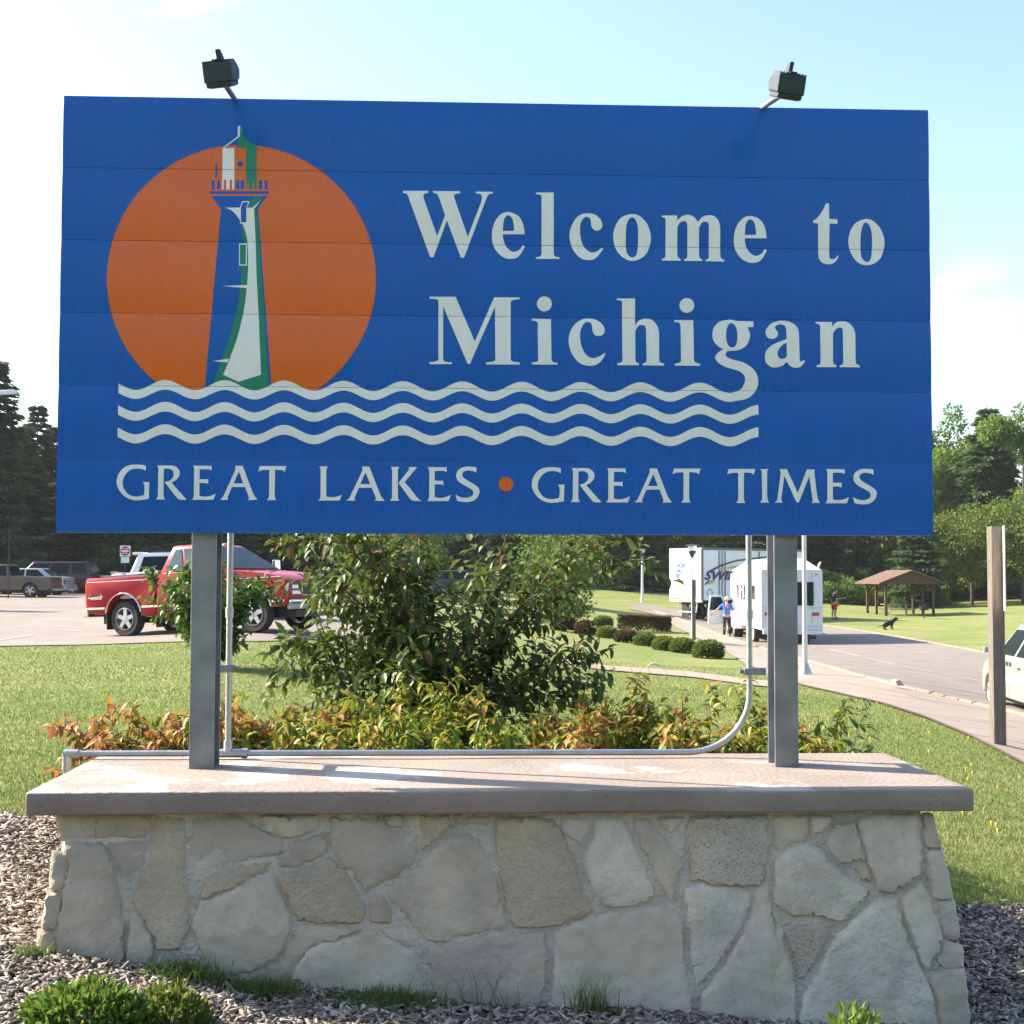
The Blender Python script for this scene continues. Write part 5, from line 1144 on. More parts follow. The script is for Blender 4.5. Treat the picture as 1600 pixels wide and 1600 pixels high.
ALLOY = M('alloy_rim', (.55, .55, .54), .35, metal=.7, var=.08); REDL = M('red_lens', (.45, .01, .012), .2, coat=.5); AMB = M('amber_lens', (.65, .20, .02), .25, coat=.4); HEADL = M('headlight', (.55, .57, .58), .1, metal=.3)
def wheel(root, x, y, z, r, w, side, rim=ALLOY, spokes=5):
    """side +1: outer face towards +y"""
    Mx = Matrix.Translation((x, y, z)) @ Matrix.Rotation(R(-90)*side, 4, 'X'); h = w/2
    t = MB(); t.lathe([(r*.62, -h*.9), (r*.9, -h), (r, -h*.7), (r, h*.7), (r*.93, h*.98), (r*.64, h*.92)], 26, Mx, close=True); wo = t.build('wheel', RUB, root, smooth=True)
    rm = MB(); rm.lathe([(r*.635, h*.95), (r*.60, h*1.0), (r*.57, h*.55), (r*.56, -h*.7), (r*.635, -h*.7)], 26, Mx, close=True)
    rm.lathe([(r*.2, h*.75), (r*.17, h*.92), (.01, h*.95)], 12, Mx)
    for k in range(spokes):
        a = 2*math.pi*k/spokes+.3; d = Vector((math.cos(a), math.sin(a), 0)); p = Vector((-d.y, d.x, 0))
        pts = [d*r*.1-p*r*.13, d*r*.1+p*r*.13, d*r*.6+p*r*.105, d*r*.6-p*r*.105]
        rm.hexa([Mx @ (q+Vector((0, 0, h*.45))) for q in pts]+[Mx @ (q+Vector((0, 0, h*.82))) for q in pts])
    rm.build('rim', rim, wo, smooth=30)
    b = MB(); b.lathe([(r*.56, h*.1), (.01, h*.1)], 16, Mx); b.build('brake_disc', BLK, wo)
def arch(cx, r, zc, z0, n=9, flat=1.0):   # points of a wheel-arch notch, front to back
    return [(cx+r*math.cos(t)*1.0, max(z0, zc+r*flat*math.sin(t))) for t in np.linspace(0, math.pi, n)]
def side_poly(front_up, arches, z0):
    pass
def cab(root, mat, base, top, hw0, hw1, name='cab', bevel=.05, z0=None):
    """greenhouse: base (x0,x1,z), top (x0,x1,z); returns face mapper for glass"""
    x0, x1, zb = base; X0, X1, zt = top
    m_ = MB(); m_.hexa([(x0, -hw0, zb), (x1, -hw0, zb), (x1, hw0, zb), (x0, hw0, zb), (X0, -hw1, zt), (X1, -hw1, zt), (X1, hw1, zt), (X0, hw1, zt)])
    o = m_.build(name, mat, root, bevel=bevel, seg=3, smooth=35)
    def side(s, t, side_, off=.004):   # s 0..1 rear->front, t 0..1 bottom->top
        a = Vector((x0+(x1-x0)*s, side_*hw0, zb)); b = Vector((X0+(X1-X0)*s, side_*hw1, zt)); return a.lerp(b, t)+Vector((0, side_*off, 0))
    def frontf(s, t, off=.006):
        a = Vector((x1, hw0*(2*s-1), zb)); b = Vector((X1, hw1*(2*s-1), zt)); return a.lerp(b, t)+Vector((off, 0, off))
    def rear(s, t, off=.006):
        a = Vector((x0, hw0*(2*s-1), zb)); b = Vector((X0, hw1*(2*s-1), zt)); return a.lerp(b, t)+Vector((-off, 0, off))
    return o, side, frontf, rear
def pane(root, name, pts, mat=None, th=.006, nrm=None):
    pts = [Vector(p) for p in pts]; n = (pts[1]-pts[0]).cross(pts[2]-pts[0]).normalized()
    if nrm is not None and n.dot(Vector(nrm)) < 0: n = -n
    b = MB(); k = len(pts); a = [b.bm.verts.new(p) for p in pts]; c = [b.bm.verts.new(p+n*th) for p in pts]
    b.bm.faces.new(a[::-1]); b.bm.faces.new(c)
    for i in range(k): b.bm.faces.new((a[i], a[(i+1) % k], c[(i+1) % k], c[i]))
    return b.build(name, mat or GLASS, root)
def place(name, label, cat, uv_rear, uv_front, wb_x, group=None, yside=-1, track=.0, Yr=None, Yf=None):
    pass
def arc_trim(root, name, cx, zc, r, y, mat, w=.03, a0=0, a1=math.pi, flat=1.0):
    b = MB(); b.tube([(cx+r*math.cos(t), y, zc+r*flat*math.sin(t)) for t in np.linspace(a0, a1, 14)], w/2, 6); return b.build(name, mat, root, smooth=True)

# ---- the red pickup: x forward, right side (y<0) faces the camera
pr_, pf_ = gpt(204, 994.5), gpt(425, 987.5)
hd = (pf_-pr_); hd.z = 0; Ldir = hd.normalized()
# near-side wheels stand on those two ground points, turned so the front comes nearer
tilt = R(-25)
Ldir = Vector((math.cos(tilt), math.sin(tilt), 0)); Lleft = Vector((-Ldir.y, Ldir.x, 0))
WBp = 3.30
Yp = 28.9; pr_ = Vector(((204-800)/F*Yp, Yp, 0)); pr_.z = at(204, 994.5, Yp).z
pfx = pr_+Ldir*WBp; zf = at(425, 988, pfx.y).z
HWP = .96
pit = math.atan2(zf-pr_.z, WBp)
rt = thing('red_pickup', 'red extended pickup with chrome trim and amber roof lights parked behind the left post', 'pickup', tuple(pr_+Lleft*.80), 0, None, rot=(0, -pit, tilt))
# origin: rear axle, centred, on the ground
zt = .60; low_ = .42
pts = [(-1.0, .52), (-1.02, .66), (-1.03, 1.24), (-1.0, 1.28), (.86, 1.28), (.86, .42)]
bodyp = [(.90, .40), (.90, 1.30), (2.62, 1.30), (3.0, 1.265), (3.6, 1.19), (3.95, 1.11), (4.12, 1.03), (4.17, .94), (4.17, .62), (4.12, .52), (3.30+.47, .50)]
bodyp += [(3.30+.47*math.cos(t), .44+.47*math.sin(t)) for t in np.linspace(.15, math.pi-.15, 10)]+[(2.83, .40)]
b = MB(); b.prism(bodyp, -HWP, HWP); b.build('body', RED, rt, bevel=.045, seg=3, smooth=40)
bedp = [(.855, .42), (.855, 1.26), (-1.0, 1.26), (-1.02, .64), (-.96, .52), (-.5, .46)]
bedp = [(-.47*math.cos(t), .44+.47*math.sin(t)) for t in np.linspace(.15, math.pi-.15, 10)]+[(.47, .42)]+[(.855, .42), (.855, 1.27), (-1.0, 1.27), (-1.03, 1.2), (-1.03, .60), (-.98, .52), (-.47, .48)]
for s in (-1, 1):
    b = MB(); b.prism(bedp, s*HWP, s*(HWP-.22)); b.build('bed_side', RED, rt, bevel=.03, seg=2, smooth=40)
b = MB(); b.box((-.08, 0, .72), (1.86, 1.5, .06)); b.build('bed_floor', BLK, rt)
b = MB(); b.box((.83, 0, .98), (.05, 1.5, .56)); b.build('bed_front', RED, rt)
b = MB(); b.box((-1.0, 0, .92), (.06, 1.46, .66)); b.build('tailgate', RED, rt, bevel=.015)
cb, sf, ff, rf = cab(rt, RED, (.94, 2.80, 1.28), (1.16, 1.86, 1.87), .93, .73, bevel=.06)
pane(rt, 'windscreen', [ff(.06, .06), ff(.94, .06), ff(.92, .90), ff(.08, .90)], GLASS, nrm=(1, 0, 1))
pane(rt, 'rear_window', [rf(.1, .15), rf(.9, .15), rf(.88, .85), rf(.12, .85)], GLASS, nrm=(-1, 0, 0))
for s in (-1, 1):
    pane(rt, 'side_window', [sf(.40, .08, s), sf(.90, .08, s), sf(.86, .84, s), sf(.40, .86, s)], GLASSB, nrm=(0, s, 0))
    pane(rt, 'side_window', [sf(.10, .08, s), sf(.34, .08, s), sf(.34, .86, s), sf(.16, .84, s)], GLASSB, nrm=(0, s, 0))
    d = pane(rt, 'door', [(1.55, s*(HWP+.001), .50), (2.66, s*(HWP+.001), .50), (2.66, s*(HWP+.001), 1.25), (1.55, s*(HWP+.001), 1.25)], RED, .007, (0, s, 0))
    h = MB(); h.box((1.68, s*(HWP+.02), 1.10), (.16, .025, .05)); h.build('handle', BLK, d, bevel=.008)
    for bx, bd_ in (((1.545, s*(HWP+.003), .88), (.012, .008, .78)), ((2.668, s*(HWP+.003), .88), (.012, .008, .78)), ((2.1, s*(HWP+.003), .492), (1.12, .008, .012))):
        h = MB(); h.box(bx, bd_); h.build('door_seam', BLK, d)
    for cx in (0, 3.30):
        arc_trim(rt, 'wheel_arch_trim', cx, .44, .48, s*(HWP+.006), CHR, .035, .16, math.pi-.16)
        wheel(rt, cx, s*(HWP-.16), .375, .375, .27, s)
    for x0, x1 in ((-1.0, -.49), (.49, 2.80), (3.79, 4.10)):
        t_ = MB(); t_.box(((x0+x1)/2, s*(HWP+.006), .615), (x1-x0, .02, .045)); t_.build('chrome_strip', CHR, rt, bevel=.006, seg=1)
    t_ = MB(); t_.box((-.08, s*(HWP-.02), 1.185), (1.8, .05, .014)); t_.box((3.3, s*(HWP+.002), 1.10), (1.4, .012, .012)); t_.build('pin_stripe', WHITEP, rt)
    f_ = MB(); f_.box((-.47, s*(HWP-.16), .40), (.02, .28, .48)); f_.build('mud_flap', BLK, rt)
    mrr = MB(); mrr.box((2.50, s*(HWP+.13), 1.42), (.08, .2, .22)); mrr.bar((2.52, s*(HWP-.02), 1.36), (2.52, s*(HWP+.08), 1.38), .03, .03); mrr.build('mirror', CHR, rt, bevel=.03)
    for k, zz in ((0, .89), (1, .775)):
        hl = MB(); hl.box((4.165, s*.63, zz), (.03, .32, .085)); hl.build('headlight', HEADL, rt, bevel=.015)
    al = MB(); al.box((4.14, s*.88, .89), (.06, .11, .085)); al.box((4.14, s*.88, .775), (.06, .11, .085)); al.build('turn_light', AMB, rt, bevel=.01)
    tl = MB(); tl.box((-1.02, s*.88, .93), (.04, .14, .42)); tl.build('tail_light', REDL, rt, bevel=.01)
g_ = MB(); g_.box((4.165, 0, .83), (.03, .88, .21)); gr = g_.build('grille', BLK, rt, bevel=.01)
g_ = MB()
for zz in (.72, .94): g_.box((4.182, 0, zz), (.02, .92, .018))
for yy in (-.45, .45): g_.box((4.182, yy, .83), (.02, .018, .23))
g_.build('grille_frame', CHR, gr, bevel=.006, seg=1)
for zz in (.79, .87):
    g_ = MB(); g_.box((4.185, 0, zz), (.012, .84, .012)); g_.build('grille_bar', BLK, gr)
b = MB(); b.box((4.21, 0, .60), (.12, 1.86, .075)); b.build('front_bumper', CHR, rt, bevel=.03, seg=3, smooth=True)
b = MB(); b.box((4.16, 0, .50), (.10, 1.80, .12)); b.build('air_dam', M('grey_valance', (.32, .30, .29), .6), rt, bevel=.02)
b = MB(); b.box((-1.12, 0, .52), (.17, 1.74, .17)); b.build('rear_bumper', CHR, rt, bevel=.03)
b = MB(); b.box((1.6, 0, .40), (5.0, 1.1, .24)); b.tube([(-.9, -.5, .38), (-.55, -.75, .36)], .03, 8); b.build('chassis', BLK, rt)
for k in range(5):
    l_ = MB(); l_.ball((1.80-.03*abs(k-2), (k-2)*.25, 1.88), .07, 10, (1.2, .85, .5)); l_.build('roof_light', AMB, cb, smooth=True)
# chrome script emblem on the bed side: a looped stroke over a short bar of marks
em = MB(); s_ = -1; y = -(HWP+.008)
zig = [(-.93+.035*i, .86+(.075 if i % 2 else 0)+(.02 if i in (1, 9) else 0)) for i in range(11)]
em.tube([(a+(.03 if i % 2 else 0), y, z_) for i, (a, z_) in enumerate(zig)], .009, 5); em.tube([(-.95, y, .845), (-.54, y, .865)], .007, 5)
for i in range(7): em.box((-.86+.045*i, y, .825), (.03, .008, .03))
em.build('emblem', CHR, rt)
# things lying in the bed
LUM = M('weathered_board', (.36, .36, .35), .8, var=.3, scale=6)
def in_truck(x, y, z): return rt.matrix_basis @ Vector((x, y, z))
bpy.context.view_layer.update()
cg = thing('lumber_pile', 'grey boards and folded tarp sticking up out of the red pickup bed', 'lumber', tuple(in_truck(-.1, 0, .80)), 0, None, rot=(0, -pit, tilt))
for i, (a, c_) in enumerate((((-.85, -.5, .52), (.8, -.35, .46)), ((-.8, -.25, .60), (.7, .05, .44)), ((-.88, -.05, .55), (.75, -.5, .56)), ((-.6, .3, .58), (.8, .3, .48)))):
    b = MB(); b.bar(a, c_, .16, .04); b.build('board', LUM, cg)
b = MB(); b.ball((-.62, -.2, .50), .15, 10, (1.6, 1.6, .55)); b.build('tarp', M('grey_tarp', (.42, .42, .41), .85, var=.3, bump=.6, bscale=14), cg, smooth=True)
b = MB(); b.box((0, 0, .22), (1.4, 1.1, .42)); b.build('crate', LUM, cg)

# ---- generic cars
def car(name, label, cat, loc, rz, L_, Wd, body, zb, zs, zr, xs, glass, mat, rwheel, wx, rim=ALLOY, group=None, hood=None, extra=None, pillars=(), rot=None):
    """L_ length; xs=(rear base, front base, rear top, front top) of the greenhouse; wx=(rear axle, front axle); x=0 at the rear end"""
    r_ = thing(name, label, cat, loc, rz, group, rot); hw = Wd/2; ra = rwheel*1.14
    pl = [(0, zs+.12), (.03, zb*.97)]+[(x, z) for x, z in body]+[(L_, zs+.14), (L_-.06, zs)]
    for cx in (wx[1], wx[0]):
        pl += [(cx+ra, zs)]+[(cx+ra*math.cos(t), rwheel+ra*math.sin(t)) for t in np.linspace(.12, math.pi-.12, 10) if rwheel+ra*math.sin(t) > zs]+[(cx-ra, zs)]
    pl += [(.05, zs)]
    b = MB(); b.prism(pl, -hw, hw); b.build('body', mat, r_, bevel=.05, seg=3, smooth=40)
    x0, x1, X0, X1 = xs
    cb_, sf_, ff_, rf_ = cab(r_, mat, (x0, x1, zb-.03), (X0, X1, zr), hw-.05, hw-.24, bevel=.06)
    pane(r_, 'windscreen', [ff_(.05, .08), ff_(.95, .08), ff_(.93, .90), ff_(.07, .90)], glass, nrm=(1, 0, 1)); pane(r_, 'rear_window', [rf_(.07, .12), rf_(.93, .12), rf_(.9, .86), rf_(.1, .86)], GLASS, nrm=(-1, 0, 0))
    for s in (-1, 1):
        for a, c_ in pillars: pane(r_, 'side_window', [sf_(a, .10, s), sf_(c_, .10, s), sf_(min(c_, .965), .86, s), sf_(max(a, .03), .86, s)], glass if glass is not GLASSB else GLASS, nrm=(0, s, 0))
        for cx in wx: wheel(r_, cx, s*(hw-.12), rwheel, rwheel, .22, s, rim)
        hl = MB(); hl.box((L_-.05, s*(hw-.24), zs+.33), (.10, .34, .13)); hl.build('headlight', HEADL, r_, bevel=.02)
        tl = MB(); tl.box((.03, s*(hw-.13), zb-.24), (.08, .2, .26)); tl.build('tail_light', REDL, r_, bevel=.02)
        mr = MB(); mr.box((x1-.15, s*(hw+.10), zb+.10), (.09, .18, .13)); mr.build('mirror', mat, r_, bevel=.03)
        dw = MB(); dw.box(((x0+x1)/2, s*(hw+.004), zb-.17), (.16, .02, .035)); dw.build('handle', BLK, r_)
    b = MB(); b.box((L_/2, 0, zs+.02), (L_-.7, Wd-.35, .22)); b.build('chassis', BLK, r_)
    b = MB(); b.box((L_+.02, 0, zs+.12), (.12, Wd-.12, .2)); b.build('front_bumper', mat, r_, bevel=.04); b = MB(); b.box((-.02, 0, zs+.14), (.12, Wd-.12, .2)); b.build('rear_bumper', mat, r_, bevel=.04)
    return r_, sf_, ff_, rf_
def ground_rot(p, rz, L_=3):
    d = Vector((math.cos(rz), math.sin(rz), 0)); return (0, -math.atan2(gz(p.x+d.x*L_, p.y+d.y*L_)-gz(p.x, p.y), L_), rz)
def at_Y(u, Y): x = ray(u, 900).x/ray(u, 900).y*Y; return Vector((x, Y, gz(x, Y)))
# white utility vehicle behind the red pickup, facing right
p = at_Y(206, 36.5); p.z = at(206, 972, 36.5).z
su, sf_, ff_, rf_ = car('white_wagon', 'white sport utility wagon with dark windows parked just beyond the red pickup', 'wagon', tuple(p), R(6), 4.5, 1.8, [(3.1, 1.12), (4.3, 1.0), (4.48, .8)], 1.1, .34, 1.84, (.02, 3.15, .34, 2.45), GLASS, WHITEP, .36, (.9, 3.5), pillars=((.08, .36), (.42, .64), (.68, .93)), rot=ground_rot(p, R(6)))
st_ = MB(); st_.lathe([(.05, 0), (.10, .0), (.10, .004), (.05, .004)], 14, Matrix.Translation(sf_(.15, .32, -1, .014)) @ Matrix.Rotation(R(90), 4, 'X'), close=True); st_.build('sticker', WHITEP, su)
for s in (-1, 1):
    b = MB(); b.bar((.55, s*.6, 1.88), (2.3, s*.6, 1.88), .04, .04); b.bar((.6, s*.6, 1.82), (.6, s*.6, 1.88), .04, .04); b.bar((2.2, s*.6, 1.82), (2.2, s*.6, 1.88), .04, .04); b.build('roof_rail', BLK, su)
b = MB(); b.box((.30, 0, 1.83), (.25, 1.3, .06)); b.build('spoiler', WHITEP, su, bevel=.02)
# far parked vehicles on the left (they face left)
p = at_Y(88, 66); p.z = at(88, 934, 66).z
bp, *_ = car('brown_pickup', 'brown pickup at the left edge of the car park, tail towards the red pickup', 'pickup', tuple(p), R(180), 5.2, 1.85, [(1.9, 1.06), (3.9, 1.04), (5.0, .98), (5.18, .8)], 1.04, .36, 1.62, (1.95, 3.95, 2.1, 3.35), GLASSB, BROWN, .35, (.95, 4.2), pillars=((.08, .45), (.5, .93)))
p = at_Y(109, 70); p.z = at(109, 931, 70).z
car('silver_sedan', 'silver blue sedan parked between the brown pickup and the dark wagon', 'car', tuple(p), R(178), 4.6, 1.75, [(.5, 1.0), (1.0, .98), (3.4, .95), (4.4, .80), (4.58, .62)], .95, .26, 1.42, (.55, 3.5, 1.35, 2.75), GLASSB, SILV, .32, (.95, 3.6), pillars=((.12, .48), (.52, .93)))
p = at_Y(152, 73); p.z = at(152, 929.5, 73).z
mw, *_ = car('maroon_wagon', 'dark maroon long wagon with pale windscreen parked behind the silver sedan', 'wagon', tuple(p), R(180), 5.0, 1.9, [(3.6, 1.1), (4.7, 1.02), (4.97, .8)], 1.1, .38, 1.78, (.05, 3.85, .28, 3.2), GLASSB, MAROON, .37, (1.0, 3.95), pillars=((.06, .28), (.33, .62), (.66, .93)))
# blue-roofed car half hidden behind the big bush
p = at_Y(758, 75)
car('dark_blue_car', 'dark blue car mostly hidden behind the big dark bush', 'car', tuple(p+Vector((0, 0, .35))), R(180), 4.5, 1.8, [(.5, 1.0), (3.4, .95), (4.4, .85), (4.48, .62)], .95, .26, 1.46, (.3, 3.5, 1.0, 2.7), GLASSB, paint_mat('navy_paint', (.03, .05, .10)), .32, (.9, 3.6), pillars=((.1, .48), (.52, .93)))
# silver-white minivan at the right edge, facing left
p = at_Y(1603, 28.3); p.z = at(1548, 1107, 27.4).z
d0 = R(85); vl = 4.8
vdir = Vector((math.cos(d0), math.sin(d0), 0)); pv0 = p-vdir*vl; pv0.z = gz(pv0.x, pv0.y)
vn, sf_, ff_, rf_ = car('pale_minivan', 'pale silver minivan at the right edge of the picture, half behind the wooden post', 'minivan', (pv0.x, pv0.y, p.z-.02), d0, vl, 1.86, [(3.75, 1.13), (4.2, 1.04), (4.6, .92), (4.76, .72)], 1.10, .30, 1.74, (.06, 4.02, .34, 2.85), GLASSB, PEARL, .325, (.95, 4.24), rim=M('hubcap', (.72, .72, .70), .4), pillars=((.07, .30), (.35, .62), (.665, .945)))
for s in (-1, 1):
    b = MB(); b.box((2.45, s*.935, .66), (2.2, .02, .11)); b.build('side_moulding', GREYT, vn, bevel=.008)
    for xx in (2.62, 2.86):
        b = MB(); b.box((xx, s*.934, .98), (.13, .016, .085)); b.build('handle', BLK, vn, bevel=.02)
    b = MB(); b.box((2.74, s*.9315, .72), (.008, .004, .74)); b.build('door_seam', BLK, vn)

# ---- camper trailer seen from behind
pc = at_Y(1237, 53); pc.z = at(1237, 1010, 53).z
ct_ = thing('camper_trailer', 'white fifth-wheel camper trailer seen from behind, mostly behind the right post', 'trailer', tuple(pc), R(88.2))
WT = M('white_siding', (.60, .63, .65), .35, var=.04, coat=.3)
hw = 1.2
b = MB(); b.hexa([(0, -hw, .62), (7.4, -hw, .62), (7.4, hw, .62), (0, hw, .62), (0, -hw, 2.95), (7.4, -hw, 2.95), (7.4, hw, 2.95), (0, hw, 2.95)]); b.hexa([(7.4, -hw, 1.6), (9.3, -hw, 1.8), (9.3, hw, 1.8), (7.4, hw, 1.6), (7.4, -hw, 2.95), (9.1, -hw, 2.85), (9.1, hw, 2.85), (7.4, hw, 2.95)])
b.build('body', WT, ct_, bevel=.03)
b = MB(); b.hexa([(.0, -hw, 2.96), (9.0, -hw, 2.96), (9.0, hw, 2.96), (0, hw, 2.96), (.5, -hw*.45, 3.45), (8.4, -hw*.45, 3.45), (8.4, hw*.45, 3.45), (.5, hw*.45, 3.45)]); rfo = b.build('roof', WHITEP, ct_, bevel=.03)
b = MB(); b.box((1.6, -.15, 3.52), (.6, .5, .14)); b.build('roof_vent', WT, rfo, bevel=.04)
b = MB(); b.tube([(.35, -hw+.1, 2.98), (.35, -hw+.08, 3.2), (.42, -hw-.0, 3.28), (.5, -hw+.05, 3.1)], .035, 6); b.build('antenna', WHITEP, ct_, smooth=True)
wn = MB(); wn.box((-.012, -.32, 2.05), (.03, 1.05, .92)); wn.build('rear_window', GLASS, ct_, bevel=.01)
for s in (-1, 1):
    b = MB(); b.box((-.015, s*.92, 1.26), (.04, .26, .13)); b.build('tail_light', REDL, ct_, bevel=.01)
    b = MB(); b.box((-.012, s*.95, 2.80), (.03, .10, .04)); b.build('marker_light', REDL, ct_)
    for cx in (2.7, 3.6): wheel(ct_, cx, s*1.02, .36, .36, .22, s, WHITEP)
    b = MB(); b.tube([(9.2, s*(hw+.006), 1.9), (7.6, s*(hw+.006), 2.2), (6.2, s*(hw+.006), 2.6), (5.4, s*(hw+.006), 2.1)], .03, 5); b.tube([(7.0, s*(hw+.006), .8), (6.2, s*(hw+.006), 1.6), (4.4, s*(hw+.006), 1.9), (.5, s*(hw+.006), 1.7)], .025, 5); b.build('swoosh_stripe', GREYT, ct_)
    for xx, w_ in ((6.4, .42), (5.3, .42), (4.4, .42), (1.6, .9)): pane(ct_, 'side_window', [(xx, s*(hw+.004), 1.75), (xx+w_, s*(hw+.004), 1.75), (xx+w_, s*(hw+.004), 2.35), (xx, s*(hw+.004), 2.35)], GLASS, .012, (0, s, 0))
for yy in (-.78, .25):
    b = MB(); b.box((-.004, yy, 1.9), (.012, .018, 2.0)); b.build('panel_seam', GREYT, ct_)
for zz in (.78, 1.5):
    b = MB(); b.box((-.004, 0, zz), (.012, 2.34, .014)); b.build('panel_seam', GREYT, ct_)
b = MB(); b.box((-.08, 0, .55), (.14, 2.3, .16)); b.build('rear_bumper', WT, ct_, bevel=.02); b = MB(); b.box((3.6, 0, .5), (7.0, 1.5, .22)); b.box((-.05, -.5, .36), (.2, .8, .14)); b.build('chassis', BLK, ct_)
# its tow truck with the door standing open
pt_ = pc+Vector((math.cos(R(88.2)), math.sin(R(88.2)), 0))*6.9; pt_.z = gz(pt_.x, pt_.y)
tw, *_ = car('tow_pickup', 'white tow pickup ahead of the camper trailer with its driver door open', 'pickup', tuple(pt_+Vector((-.05, 0, 0))), R(88.2), 5.9, 1.98, [(2.2, 1.12), (4.4, 1.12), (5.6, 1.08), (5.86, .85)], 1.12, .42, 1.9, (2.4, 4.5, 2.5, 3.8), GLASS, WHITEP, .39, (1.2, 4.75), pillars=((.06, .42), (.5, .93)))
for s in (-1, 1):
    b = MB(); b.prism([(1.2+.62*math.cos(t), .40+.55*math.sin(t)) for t in np.linspace(0, math.pi, 12)], s*.98, s*1.17); b.build('dual_fender', WHITEP, tw, bevel=.04, smooth=40)
    wheel(tw, 1.2, s*1.04, .39, .39, .24, s, ALLOY, 8)
dm = Matrix.Translation((4.3, 1.0, 0)) @ Matrix.Rotation(R(-68), 4, 'Z')
b = MB(); b.prism([(-1.05, .5), (0, .5), (0, 1.12), (-.35, 1.85), (-.95, 1.85), (-1.05, 1.12)], .0, .09); b.bm.transform(dm); do = b.build('open_door', M('door_paint', (.55, .60, .62), .4), tw, bevel=.03)
b = MB(); b.prism([(-.98, 1.15), (-.1, 1.15), (-.38, 1.76), (-.9, 1.76)], -.006, .096); b.bm.transform(dm); b.build('door_window', GLASS, do)
# ---- articulated lorry trailer, rear end turned to the left
pl_ = at(1097, 972, 73.5); pl_.z = gz(pl_.x, pl_.y)
az = math.atan2(.58, .81)
lt = thing('lorry_trailer', 'long white lorry trailer with dark blue and gold lettering on its side', 'lorry', tuple(pl_), az)
TW_ = M('trailer_white', (.72, .735, .74), .4, var=.05, scale=1.5); NAVY = M('navy_film', (.018, .025, .12), .5); GOLD = M('gold_film', (.55, .33, .05), .5)
# origin: near rear corner; x forward, y to the left (away); near side is y = 0
b = MB(); b.box((4.1, 1.3, 2.62), (8.2, 2.58, 2.84)); b.build('box_body', TW_, lt, bevel=.02)
b = MB(); b.box((-.03, 1.3, 2.66), (.05, 2.50, 2.70)); dr = b.build('rear_door', WHITEP, lt, bevel=.01)
b = MB(); b.box((-.06, 1.3, 2.66), (.02, .03, 2.66)); b.build('door_gap', GREYT, dr)
for yy in (.42, 2.2):
    b = MB(); b.tube([(-.075, yy, 1.35), (-.075, yy, 3.95)], .02, 6); b.build('lock_rod', WHITEP, dr)
b = MB(); b.box((4.1, .0, 4.0), (8.2, .05, .12)); b.box((.03, 0, 2.6), (.14, .05, 2.8)); b.build('top_rail', M('rail_grey', (.12, .12, .13), .5), lt)
for xx in (1.30, 1.52, 1.74, 4.4):
    b = MB(); b.box((xx, -.012, 2.6), (.09, .02, 2.6)); b.build('side_post', M('post_grey', (.22, .225, .24), .5), lt)
def text(s, size, shear, off, name, mat, parent, Mx, ext=.004):
    cu = bpy.data.curves.new(name, 'FONT'); cu.body = s; cu.size = size; cu.shear = shear; cu.offset = off; cu.extrude = ext; cu.resolution_u = 3
    to = bpy.data.objects.new('tmp', cu); COL.objects.link(to); bpy.context.view_layer.update()
    me = bpy.data.meshes.new_from_object(to.evaluated_get(bpy.context.evaluated_depsgraph_get())); bpy.data.objects.remove(to); bpy.data.curves.remove(cu)
    me.transform(Mx); me.materials.clear(); me.materials.append(mat); me.name = name
    return link(name, me, parent)
RX = Matrix.Rotation(R(90), 4, 'X')
text('SWIFT', .66, .35, .02, 'lettering', NAVY, lt, Matrix.Translation((.12, -.035, 2.33)) @ Matrix.Scale(1.5, 4, (1, 0, 0)) @ RX, .008)
b = MB(); b.prism([(.3, 2.08), (.62, 2.29), (1.05, 2.29), (.75, 2.10)], -.03, -.02); b.build('gold_swoosh', GOLD, lt)
b = MB(); b.prism([(.15, 2.06), (.24, 2.06), (.60, 2.29), (.48, 2.29)], -.035, -.018); b.prism([(.5, 2.80), (1.3, 3.12), (2.6, 3.42), (6.0, 3.75), (6.0, 3.66), (2.6, 3.34), (1.4, 3.05), (.75, 2.78)], -.03, -.02); b.build('navy_swoosh', NAVY, lt)
b = MB(); b.prism([(1.2, 2.88), (2.4, 3.08), (6.0, 3.35), (6.0, 3.22), (2.4, 2.98), (1.4, 2.86)], -.03, -.02); b.build('gold_swoosh', GOLD, lt)
b = MB(); b.bar((.33, -.03, 1.62), (.58, -.03, 1.84), .03, .03); b.bar((.58, -.03, 1.84), (.83, -.03, 1.62), .03, .03); b.bar((.83, -.03, 1.62), (.58, -.03, 1.40), .03, .03); b.bar((.58, -.03, 1.40), (.33, -.03, 1.62), .03, .03); b.build('placard_frame', GREYT, lt)
for i, t_ in enumerate(('FOR', 'AU', 'RE')):
    text(t_, .34, .2, .008, 'lettering', M('door_print_blue', (.12, .20, .38), .5), dr, Matrix.Translation((-.074, 1.95+.05*i, 2.98-.28*i)) @ Matrix.Rotation(R(-90), 4, 'Z') @ RX, .004)
b = MB(); b.box((.05, 1.3, 1.16), (.1, 2.55, .14)); b.build('rear_sill', M('sill_paint', (.45, .36, .30), .5), lt)
b = MB(); b.box((4.1, 1.3, 1.05), (7.8, 1.1, .22)); b.build('chassis', BLK, lt)
b = MB(); b.tube([(.2, .6, 1.1), (.15, .6, .55), (.15, 2.0, .55), (.2, 2.0, 1.1)], .045, 6); b.build('underride_bar', WHITEP, lt)
for cx in (1.9, 3.15):
    for s, yy in ((-1, .28), (1, 2.32)): wheel(lt, cx, yy, .5, .5, .5, s, M('dark_rim', (.25, .20, .12), .6))
for yy in (.33, 2.27):
    b = MB(); b.box((.9, yy, .62), (.03, .55, .8)); b.build('mud_flap', BLK, lt)
